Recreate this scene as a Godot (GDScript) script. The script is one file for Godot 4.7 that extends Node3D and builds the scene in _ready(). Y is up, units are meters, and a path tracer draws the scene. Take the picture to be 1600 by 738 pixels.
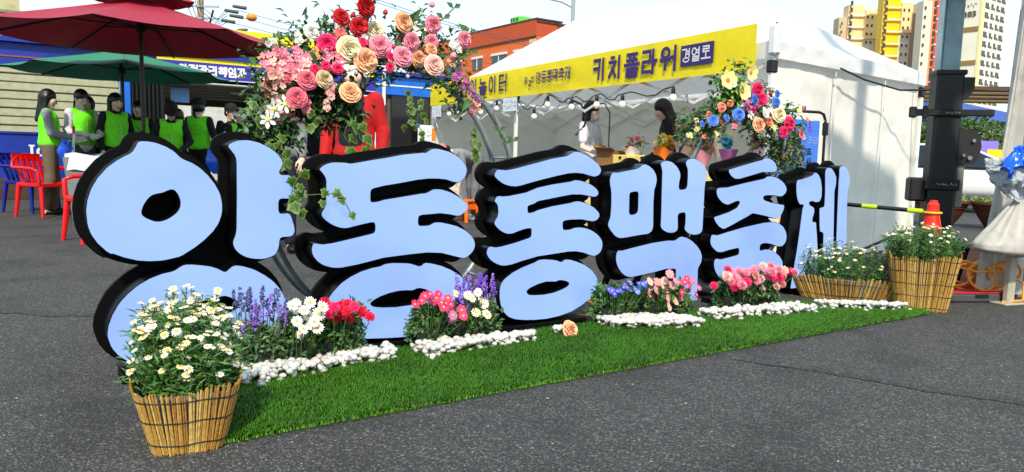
extends Node3D
# A street festival sign of six light-up letter blocks, with flower planters in front, ring arches, a market tent and a market hall behind.
# The sign's own frame: x runs along the row of letters, z points out of their faces; S() turns it into world places.

const U := Vector3(0.8328, 0, -0.5536)
const N := Vector3(0.5536, 0, 0.8328)
const O := Vector3(-0.881, 0, -2.234)
const FACE_Z := -0.82
const HALL_Z := -13.08
var SB := Basis(Vector3.UP, 0.58666)
var rng := RandomNumberGenerator.new()
var taken := {}
var M := {}

func S(x: float, y: float, z: float) -> Vector3:
	return O + U * x + N * z + Vector3(0, y, 0)

func at_sign(x: float, y: float, z: float, turn := 0.0) -> Transform3D:
	return Transform3D(SB * Basis(Vector3.UP, turn), S(x, y, z))

func R(a: float, b: float) -> float:
	return rng.randf_range(a, b)

func rot(ax: Vector3, deg: float) -> Basis:
	return Basis(ax.normalized(), deg_to_rad(deg))

func X(p := Vector3.ZERO, b := Basis.IDENTITY) -> Transform3D:
	return Transform3D(b, p)

# ---------------------------------------------------------------- mesh builder
class MB:
	var v := PackedVector3Array()
	var n := PackedVector3Array()
	var c := PackedColorArray()
	var col := Color.WHITE

	func tri(a: Vector3, b: Vector3, p: Vector3, na: Vector3, nb: Vector3, np: Vector3) -> void:
		if (b - a).cross(p - a).dot(na + nb + np) > 0.0:
			v.append(a); v.append(p); v.append(b)
			n.append(na); n.append(np); n.append(nb)
		else:
			v.append(a); v.append(b); v.append(p)
			n.append(na); n.append(nb); n.append(np)
		c.append(col); c.append(col); c.append(col)

	func flat(a: Vector3, b: Vector3, p: Vector3, up := Vector3.ZERO) -> void:
		var g := (b - a).cross(p - a).normalized()
		if up != Vector3.ZERO and g.dot(up) < 0.0: g = -g
		tri(a, b, p, g, g, g)

	func quad(a: Vector3, b: Vector3, p: Vector3, d: Vector3, out: Vector3) -> void:
		var g := (p - a).cross(d - b).normalized()
		if g.dot(out) < 0.0: g = -g
		tri(a, b, p, g, g, g)
		tri(a, p, d, g, g, g)

	func box(at: Vector3, size: Vector3, b := Basis.IDENTITY, bevel := 0.0) -> void:
		var h := size / 2.0
		var e := minf(bevel, minf(h.x, minf(h.y, h.z)) * 0.9)
		for ax in 3:
			for s in [-1.0, 1.0]:
				var nn := Vector3.ZERO; nn[ax] = s
				var i := (ax + 1) % 3
				var j := (ax + 2) % 3
				var q: Array[Vector3] = []
				for k in [[-1.0, -1.0], [1.0, -1.0], [1.0, 1.0], [-1.0, 1.0]]:
					var p := Vector3.ZERO
					p[ax] = s * h[ax]; p[i] = k[0] * (h[i] - e); p[j] = k[1] * (h[j] - e)
					q.append(at + b * p)
				quad(q[0], q[1], q[2], q[3], b * nn)
		if e > 0.0:
			for ax in 3:
				var i := (ax + 1) % 3
				var j := (ax + 2) % 3
				for si in [-1.0, 1.0]:
					for sj in [-1.0, 1.0]:
						var q: Array[Vector3] = []
						for k in [[-1.0, 0], [1.0, 0], [1.0, 1], [-1.0, 1]]:
							var p := Vector3.ZERO
							p[ax] = k[0] * (h[ax] - e)
							p[i] = si * (h[i] - (0.0 if k[1] == 0 else e))
							p[j] = sj * (h[j] - (e if k[1] == 0 else 0.0))
							q.append(at + b * p)
						var nn := Vector3.ZERO; nn[i] = si; nn[j] = sj
						quad(q[0], q[1], q[2], q[3], b * nn)
			for sx in [-1.0, 1.0]:
				for sy in [-1.0, 1.0]:
					for sz in [-1.0, 1.0]:
						var s := Vector3(sx, sy, sz)
						var k := h - Vector3(e, e, e)
						flat(at + b * (s * Vector3(h.x, k.y, k.z)), at + b * (s * Vector3(k.x, h.y, k.z)), at + b * (s * Vector3(k.x, k.y, h.z)), b * s)

	func tube(pts: Array, radius, sides := 8, caps := true, closed := false) -> void:
		var m := pts.size()
		var rings: Array = []
		var norms: Array = []
		var side := Vector3.ZERO
		for i in m:
			var a: Vector3 = pts[(i - 1 + m) % m] if closed or i > 0 else pts[i]
			var b: Vector3 = pts[(i + 1) % m] if closed or i < m - 1 else pts[i]
			var t := (b - a).normalized()
			if side == Vector3.ZERO:
				side = t.cross(Vector3.UP if absf(t.y) < 0.9 else Vector3.RIGHT).normalized()
			side = (side - t * side.dot(t)).normalized()
			var w := t.cross(side)
			var r: float = radius[i] if radius is Array else radius
			var ring: Array[Vector3] = []
			var rn: Array[Vector3] = []
			for k in sides:
				var an := TAU * k / sides
				var d := side * cos(an) + w * sin(an)
				ring.append(pts[i] + d * r); rn.append(d)
			rings.append(ring); norms.append(rn)
		for i in (m if closed else m - 1):
			var j := (i + 1) % m
			for k in sides:
				var l := (k + 1) % sides
				tri(rings[i][k], rings[j][k], rings[j][l], norms[i][k], norms[j][k], norms[j][l])
				tri(rings[i][k], rings[j][l], rings[i][l], norms[i][k], norms[j][l], norms[i][l])
		if caps and not closed:
			for e in [0, m - 1]:
				var d: Vector3 = (pts[0] - pts[1] if e == 0 else pts[m - 1] - pts[m - 2]).normalized()
				for k in range(1, sides - 1):
					tri(rings[e][0], rings[e][k], rings[e][k + 1], d, d, d)

	func bar(a: Vector3, b: Vector3, w: float, h: float, up := Vector3.UP) -> void:
		var z := (b - a).normalized()
		var x := up.cross(z)
		if x.length() < 0.01: x = Vector3.RIGHT.cross(z)
		x = x.normalized()
		box((a + b) / 2.0, Vector3(w, h, a.distance_to(b)), Basis(x, z.cross(x), z))

	func grid(nu: int, nv: int, f: Callable, flip := false, wrap_u := false) -> void:
		var p := PackedVector3Array(); p.resize((nu + 1) * (nv + 1))
		var q := PackedVector3Array(); q.resize(p.size())
		for i in nu + 1:
			for j in nv + 1:
				p[i * (nv + 1) + j] = f.call(float(i) / nu, float(j) / nv)
		for i in nu + 1:
			for j in nv + 1:
				var i0 := i - 1 if i > 0 else (nu - 1 if wrap_u else 0)
				var i1 := i + 1 if i < nu else (1 if wrap_u else nu)
				var a := p[i1 * (nv + 1) + j] - p[i0 * (nv + 1) + j]
				var b := p[i * (nv + 1) + mini(j + 1, nv)] - p[i * (nv + 1) + maxi(j - 1, 0)]
				var g := a.cross(b).normalized()
				if g == Vector3.ZERO: g = Vector3.UP
				q[i * (nv + 1) + j] = -g if flip else g
		for i in nu:
			for j in nv:
				var a := i * (nv + 1) + j
				var b := a + nv + 1
				tri(p[a], p[b], p[b + 1], q[a], q[b], q[b + 1])
				tri(p[a], p[b + 1], p[a + 1], q[a], q[b + 1], q[a + 1])

	func ell(at: Vector3, r: Vector3, b := Basis.IDENTITY, lon := 10, lat := 7) -> void:
		var pos := func(i: int, j: int) -> Vector3:
			var t := PI * j / lat
			var a := TAU * i / lon
			return Vector3(sin(t) * cos(a), cos(t), sin(t) * sin(a))
		for i in lon:
			for j in lat:
				var k := [pos.call(i, j), pos.call(i + 1, j), pos.call(i + 1, j + 1), pos.call(i, j + 1)]
				var pp: Array[Vector3] = []
				var nn: Array[Vector3] = []
				for s in k:
					pp.append(at + b * (s * r)); nn.append((b * (s / r)).normalized())
				if j > 0: tri(pp[0], pp[1], pp[2], nn[0], nn[1], nn[2])
				if j < lat - 1: tri(pp[0], pp[2], pp[3], nn[0], nn[2], nn[3])

	func lathe(prof: Array, segs := 16, x := Transform3D.IDENTITY) -> void:
		var m := prof.size()
		for i in m - 1:
			var a: Vector2 = prof[i]
			var b: Vector2 = prof[i + 1]
			var d := (b - a).normalized()
			var na := Vector2(d.y, -d.x)
			for k in segs:
				var q: Array[Vector3] = []
				var nn: Array[Vector3] = []
				for e in [[a, k], [b, k], [b, k + 1], [a, k + 1]]:
					var an: float = TAU * e[1] / segs
					q.append(x * Vector3(e[0].x * cos(an), e[0].y, e[0].x * sin(an)))
					nn.append((x.basis * Vector3(na.x * cos(an), na.y, na.x * sin(an))).normalized())
				if b.x > 0.0: tri(q[0], q[1], q[2], nn[0], nn[1], nn[2])
				if a.x > 0.0: tri(q[0], q[2], q[3], nn[0], nn[2], nn[3])

	func prism(poly: PackedVector2Array, hole: PackedVector2Array, z0: float, z1: float, x := Transform3D.IDENTITY, back := true) -> void:
		var whole := poly
		if hole.size() > 2: whole = bridged(poly, hole)
		var idx := Geometry2D.triangulate_polygon(whole)
		var zn := x.basis * Vector3(0, 0, 1)
		for i in range(0, idx.size(), 3):
			var a := whole[idx[i]]; var b := whole[idx[i + 1]]; var p := whole[idx[i + 2]]
			tri(x * Vector3(a.x, a.y, z1), x * Vector3(b.x, b.y, z1), x * Vector3(p.x, p.y, z1), zn, zn, zn)
			if back: tri(x * Vector3(a.x, a.y, z0), x * Vector3(b.x, b.y, z0), x * Vector3(p.x, p.y, z0), -zn, -zn, -zn)
		for loop in [poly, hole]:
			var m: int = loop.size()
			if m < 3: continue
			var s := -1.0 if Geometry2D.is_polygon_clockwise(loop) else 1.0
			if loop == hole: s = -s
			var en: Array[Vector2] = []
			for i in m:
				var d: Vector2 = (loop[(i + 1) % m] - loop[i]).normalized()
				en.append(Vector2(d.y, -d.x) * s)
			for i in m:
				var j := (i + 1) % m
				var prev := en[(i - 1 + m) % m]
				var next := en[j]
				var n0 := (en[i] + prev).normalized() if en[i].dot(prev) > 0.7 else en[i]
				var n1 := (en[i] + next).normalized() if en[i].dot(next) > 0.7 else en[i]
				var w0 := (x.basis * Vector3(n0.x, n0.y, 0)).normalized()
				var w1 := (x.basis * Vector3(n1.x, n1.y, 0)).normalized()
				var a0 := x * Vector3(loop[i].x, loop[i].y, z0); var a1 := x * Vector3(loop[i].x, loop[i].y, z1)
				var b0 := x * Vector3(loop[j].x, loop[j].y, z0); var b1 := x * Vector3(loop[j].x, loop[j].y, z1)
				tri(a0, a1, b1, w0, w0, w1)
				tri(a0, b1, b0, w0, w1, w1)

	func bridged(poly: PackedVector2Array, hole: PackedVector2Array) -> PackedVector2Array:
		var h := hole.duplicate()
		poly = poly.duplicate()
		if not Geometry2D.is_polygon_clockwise(poly): poly.reverse()
		if Geometry2D.is_polygon_clockwise(poly) == Geometry2D.is_polygon_clockwise(h): h.reverse()
		var best := INF; var bi := 0; var bj := 0
		for i in poly.size():
			for j in h.size():
				var d := poly[i].distance_squared_to(h[j])
				if d < best:
					best = d; bi = i; bj = j
		var out := PackedVector2Array()
		var e := (h[bj] - poly[bi]).orthogonal().normalized() * 0.00002
		for i in poly.size() + 1:
			out.append(poly[(bi + i) % poly.size()] + (e if i == poly.size() else Vector2.ZERO))
		for j in h.size() + 1:
			out.append(h[(bj + j) % h.size()] + (e if j == 0 else Vector2.ZERO))
		return out

	func leaf(at: Vector3, dir: Vector3, up: Vector3, len: float, wid: float, fold := 0.25) -> void:
		var side := dir.cross(up).normalized()
		var nn := side.cross(dir).normalized()
		var a := at
		var mid := at + dir * len * 0.5
		var tip := at + dir * len - nn * len * 0.12
		var l := mid + side * wid * 0.5 + nn * wid * fold
		var r := mid - side * wid * 0.5 + nn * wid * fold
		var q := mid
		flat(a, l, q, nn); flat(q, l, tip, nn); flat(a, q, r, nn); flat(q, tip, r, nn)

	func add(o: MB, x: Transform3D) -> void:
		var flip := x.basis.determinant() < 0.0
		var nb := x.basis.inverse().transposed()
		for i in range(0, o.v.size(), 3):
			for k in ([0, 2, 1] if flip else [0, 1, 2]):
				v.append(x * o.v[i + k]); n.append((nb * o.n[i + k]).normalized()); c.append(o.c[i + k])

	func mesh(mat: Material = null, onto: ArrayMesh = null) -> ArrayMesh:
		var m := onto if onto else ArrayMesh.new()
		if v.is_empty(): return m
		var a := []; a.resize(Mesh.ARRAY_MAX)
		a[Mesh.ARRAY_VERTEX] = v; a[Mesh.ARRAY_NORMAL] = n; a[Mesh.ARRAY_COLOR] = c
		m.add_surface_from_arrays(Mesh.PRIMITIVE_TRIANGLES, a)
		if mat: m.surface_set_material(m.get_surface_count() - 1, mat)
		return m

# ---------------------------------------------------------------- smooth fields for bodies
class Field:
	var o: Vector3
	var cell: float
	var nx: int; var ny: int; var nz: int
	var d := PackedFloat32Array()

	func _init(lo: Vector3, hi: Vector3, size: float) -> void:
		o = lo; cell = size
		nx = int((hi.x - lo.x) / size) + 2; ny = int((hi.y - lo.y) / size) + 2; nz = int((hi.z - lo.z) / size) + 2
		d.resize(nx * ny * nz); d.fill(9.0)

	func limb(a: Vector3, b: Vector3, ra: float, rb: float, k := 0.03, sub := false) -> void:
		var m := maxf(ra, rb) + k + cell * 2.5
		var lo := a.min(b) - Vector3(m, m, m) - o
		var hi := a.max(b) + Vector3(m, m, m) - o
		var x0 := maxi(0, int(lo.x / cell)); var x1 := mini(nx - 1, int(hi.x / cell) + 1)
		var y0 := maxi(0, int(lo.y / cell)); var y1 := mini(ny - 1, int(hi.y / cell) + 1)
		var z0 := maxi(0, int(lo.z / cell)); var z1 := mini(nz - 1, int(hi.z / cell) + 1)
		var ab := b - a
		var l2 := maxf(ab.length_squared(), 1e-9)
		for z in range(z0, z1 + 1):
			for y in range(y0, y1 + 1):
				var at := (z * ny + y) * nx
				for x in range(x0, x1 + 1):
					var p := Vector3(o.x + x * cell, o.y + y * cell, o.z + z * cell) - a
					var t := clampf(p.dot(ab) / l2, 0.0, 1.0)
					var e := (p - ab * t).length() - (ra + (rb - ra) * t)
					var w := d[at + x]
					if sub:
						d[at + x] = maxf(w, -e)
					else:
						var h := maxf(k - absf(w - e), 0.0) / k
						d[at + x] = minf(w, e) - h * h * k * 0.25

	func blob(at: Vector3, r: Vector3, b := Basis.IDENTITY, k := 0.03, sub := false) -> void:
		var m := maxf(r.x, maxf(r.y, r.z)) + k + cell * 2.5
		var lo := at - Vector3(m, m, m) - o
		var hi := at + Vector3(m, m, m) - o
		var inv := b.inverse()
		var x0 := maxi(0, int(lo.x / cell)); var x1 := mini(nx - 1, int(hi.x / cell) + 1)
		var y0 := maxi(0, int(lo.y / cell)); var y1 := mini(ny - 1, int(hi.y / cell) + 1)
		var z0 := maxi(0, int(lo.z / cell)); var z1 := mini(nz - 1, int(hi.z / cell) + 1)
		for z in range(z0, z1 + 1):
			for y in range(y0, y1 + 1):
				var row := (z * ny + y) * nx
				for x in range(x0, x1 + 1):
					var p := inv * (Vector3(o.x + x * cell, o.y + y * cell, o.z + z * cell) - at)
					var k0 := (p / r).length()
					var k1 := (p / (r * r)).length()
					var e := k0 * (k0 - 1.0) / maxf(k1, 1e-6)
					var w := d[row + x]
					if sub:
						d[row + x] = maxf(w, -e)
					else:
						var h := maxf(k - absf(w - e), 0.0) / k
						d[row + x] = minf(w, e) - h * h * k * 0.25

	func cut(plane_n: Vector3, plane_d: float) -> void:
		for z in nz:
			for y in ny:
				for x in nx:
					var i := (z * ny + y) * nx + x
					d[i] = maxf(d[i], plane_n.dot(o + Vector3(x, y, z) * cell) - plane_d)

	func grad(x: int, y: int, z: int) -> Vector3:
		x = clampi(x, 1, nx - 2); y = clampi(y, 1, ny - 2); z = clampi(z, 1, nz - 2)
		var i := (z * ny + y) * nx + x
		var s := nx * ny
		return Vector3(clampf(d[i + 1], -1, 1) - clampf(d[i - 1], -1, 1), clampf(d[i + nx], -1, 1) - clampf(d[i - nx], -1, 1), clampf(d[i + s], -1, 1) - clampf(d[i - s], -1, 1)).normalized()

	func nets(mb: MB, paint = null) -> void:
		var ids := {}
		var pos := PackedVector3Array()
		var nor := PackedVector3Array()
		var s := nx * ny
		var off := [0, 1, nx, nx + 1, s, s + 1, s + nx, s + nx + 1]
		var edges := [[0, 1], [2, 3], [4, 5], [6, 7], [0, 2], [1, 3], [4, 6], [5, 7], [0, 4], [1, 5], [2, 6], [3, 7]]
		for z in nz - 1:
			for y in ny - 1:
				var row := (z * ny + y) * nx
				for x in nx - 1:
					var i := row + x
					if absf(d[i]) > cell * 2.0: continue
					var neg := 0
					for k in 8:
						if d[i + off[k]] < 0.0: neg += 1
					if neg == 0 or neg == 8: continue
					var sum := Vector3.ZERO
					var cnt := 0
					for e in edges:
						var a: float = d[i + off[e[0]]]
						var b: float = d[i + off[e[1]]]
						if (a < 0.0) != (b < 0.0):
							var t := a / (a - b)
							var p0 := Vector3(e[0] & 1, (e[0] >> 1) & 1, e[0] >> 2)
							var p1 := Vector3(e[1] & 1, (e[1] >> 1) & 1, e[1] >> 2)
							sum += p0.lerp(p1, t); cnt += 1
					ids[i] = pos.size()
					var f := sum / cnt
					pos.append(o + (Vector3(x, y, z) + f) * cell)
					nor.append((grad(x, y, z) + grad(x + 1, y + 1, z + 1)).normalized())
		for z in range(1, nz - 1):
			for y in range(1, ny - 1):
				var row := (z * ny + y) * nx
				for x in range(1, nx - 1):
					var i := row + x
					if absf(d[i]) > cell * 2.0: continue
					for ax in 3:
						var st: int = [1, nx, s][ax]
						if (d[i] < 0.0) == (d[i + st] < 0.0): continue
						var p: int = [nx, s, 1][ax]
						var q: int = [s, 1, nx][ax]
						var k := [i, i - p, i - p - q, i - q]
						if not (ids.has(k[0]) and ids.has(k[1]) and ids.has(k[2]) and ids.has(k[3])): continue
						var a: int = ids[k[0]]; var b: int = ids[k[1]]; var e: int = ids[k[2]]; var g: int = ids[k[3]]
						if paint != null: mb.col = (paint as Callable).call(pos[a])
						mb.tri(pos[a], pos[b], pos[e], nor[a], nor[b], nor[e])
						mb.tri(pos[a], pos[e], pos[g], nor[a], nor[e], nor[g])

# ---------------------------------------------------------------- nodes
func numbered(called: String, parent: Node) -> String:
	var key := "%d/%s" % [parent.get_instance_id(), called]
	var k: int = taken.get(key, 0)
	taken[key] = k + 1
	return called if k == 0 else "%s_%03d" % [called, k]

func tag(o: Node3D, label: String, category: String, group := "") -> Node3D:
	o.set_meta("label", label); o.set_meta("category", category)
	if group != "": o.set_meta("group", group)
	return o

func thing(called: String, label: String, category: String, x: Transform3D, group := "") -> Node3D:
	var t := Node3D.new()
	t.name = numbered(called, self)
	add_child(t, true)
	t.transform = x
	return tag(t, label, category, group)

func part(called: String, mesh: Mesh, parent: Node3D, x := Transform3D.IDENTITY, mat: Material = null) -> MeshInstance3D:
	var o := MeshInstance3D.new()
	o.mesh = mesh
	o.name = numbered(called, parent)
	parent.add_child(o, true)
	o.transform = x
	if mat:
		for i in mesh.get_surface_count():
			if i == 0 or mesh.surface_get_material(i) == null: o.set_surface_override_material(i, mat)
	return o

func solo(called: String, mesh: Mesh, label: String, category: String, x: Transform3D, group := "", mat: Material = null) -> MeshInstance3D:
	var o := part(called, mesh, self, x, mat)
	tag(o, label, category, group)
	return o

func structure(called: String, mesh: Mesh, mat: Material, x := Transform3D.IDENTITY) -> MeshInstance3D:
	var o := part(called, mesh, self, x, mat)
	o.set_meta("kind", "structure")
	return o

func clone(o: Node3D, called: String, x: Transform3D, label := "", group := "") -> Node3D:
	var c: Node3D = o.duplicate()
	c.name = numbered(called, self)
	add_child(c, true)
	c.transform = x
	if label != "": c.set_meta("label", label)
	if group != "": c.set_meta("group", group)
	return c

func multi(called: String, mesh: Mesh, places: Array, parent: Node3D, mat: Material = null, tints: Array = []) -> MultiMeshInstance3D:
	var mm := MultiMesh.new()
	mm.transform_format = MultiMesh.TRANSFORM_3D
	mm.use_colors = not tints.is_empty()
	mm.mesh = mesh
	mm.instance_count = places.size()
	for i in places.size():
		mm.set_instance_transform(i, places[i])
		if not tints.is_empty(): mm.set_instance_color(i, tints[i])
	var o := MultiMeshInstance3D.new()
	o.multimesh = mm
	if mat: o.material_override = mat
	o.name = numbered(called, parent)
	parent.add_child(o, true)
	o.set_meta("kind", "stuff")
	return o

# ---------------------------------------------------------------- materials
func lin(r: float, g: float, b: float) -> Color:
	return Color(r, g, b).linear_to_srgb()

func mat(key: String, color: Color, rough := 0.7, metal := 0.0) -> StandardMaterial3D:
	if M.has(key): return M[key]
	var m := StandardMaterial3D.new()
	m.resource_name = key
	m.albedo_color = color
	m.roughness = rough
	m.metallic = metal
	M[key] = m
	return m

func noise_tex(seed_: int, freq: float, ramp: Array, octaves := 4, size := 256, kind := FastNoiseLite.TYPE_SIMPLEX_SMOOTH) -> NoiseTexture2D:
	var key := "tex %d %f %s %d %d" % [seed_, freq, str(ramp), octaves, size]
	if M.has(key): return M[key]
	var f := FastNoiseLite.new()
	f.seed = seed_; f.frequency = freq; f.noise_type = kind
	f.fractal_type = FastNoiseLite.FRACTAL_FBM; f.fractal_octaves = octaves
	var t := NoiseTexture2D.new()
	t.width = size; t.height = size; t.seamless = true; t.noise = f
	if not ramp.is_empty():
		var g := Gradient.new()
		g.offsets = PackedFloat32Array(ramp[0]); g.colors = PackedColorArray(ramp[1])
		t.color_ramp = g
	M[key] = t
	return t

func worn(key: String, color: Color, rough: float, vary := 0.18, scale := 1.5, bump := 0.0, metal := 0.0, seed_ := 3) -> StandardMaterial3D:
	# a painted or plain surface with cloudy variation in tone and a little relief
	if M.has(key): return M[key]
	vary = snappedf(vary, 0.06)
	var m := mat(key, color, rough, metal)
	m.albedo_texture = noise_tex(seed_, 0.02, [[0.0, 0.45, 1.0], [Color(1 - vary, 1 - vary, 1 - vary), Color(1 - vary * 0.35, 1 - vary * 0.35, 1 - vary * 0.4), Color.WHITE]], 5)
	m.uv1_triplanar = true; m.uv1_world_triplanar = true; m.uv1_scale = Vector3.ONE * scale
	if bump > 0.0:
		m.heightmap_enabled = true
		m.heightmap_scale = bump
		m.heightmap_texture = noise_tex(seed_ + 11, 0.03, [], 4)
	return m

func tinted(key: String, rough := 0.7) -> StandardMaterial3D:
	if M.has(key): return M[key]
	var m := mat(key, Color.WHITE, rough)
	m.vertex_color_use_as_albedo = true
	return m

func petal(key: String, color: Color) -> StandardMaterial3D:
	if M.has(key): return M[key]
	var m := mat(key, color, 0.6)
	m.vertex_color_use_as_albedo = true
	m.backlight_enabled = true; m.backlight = Color(0.35, 0.35, 0.35)
	return m

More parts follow.
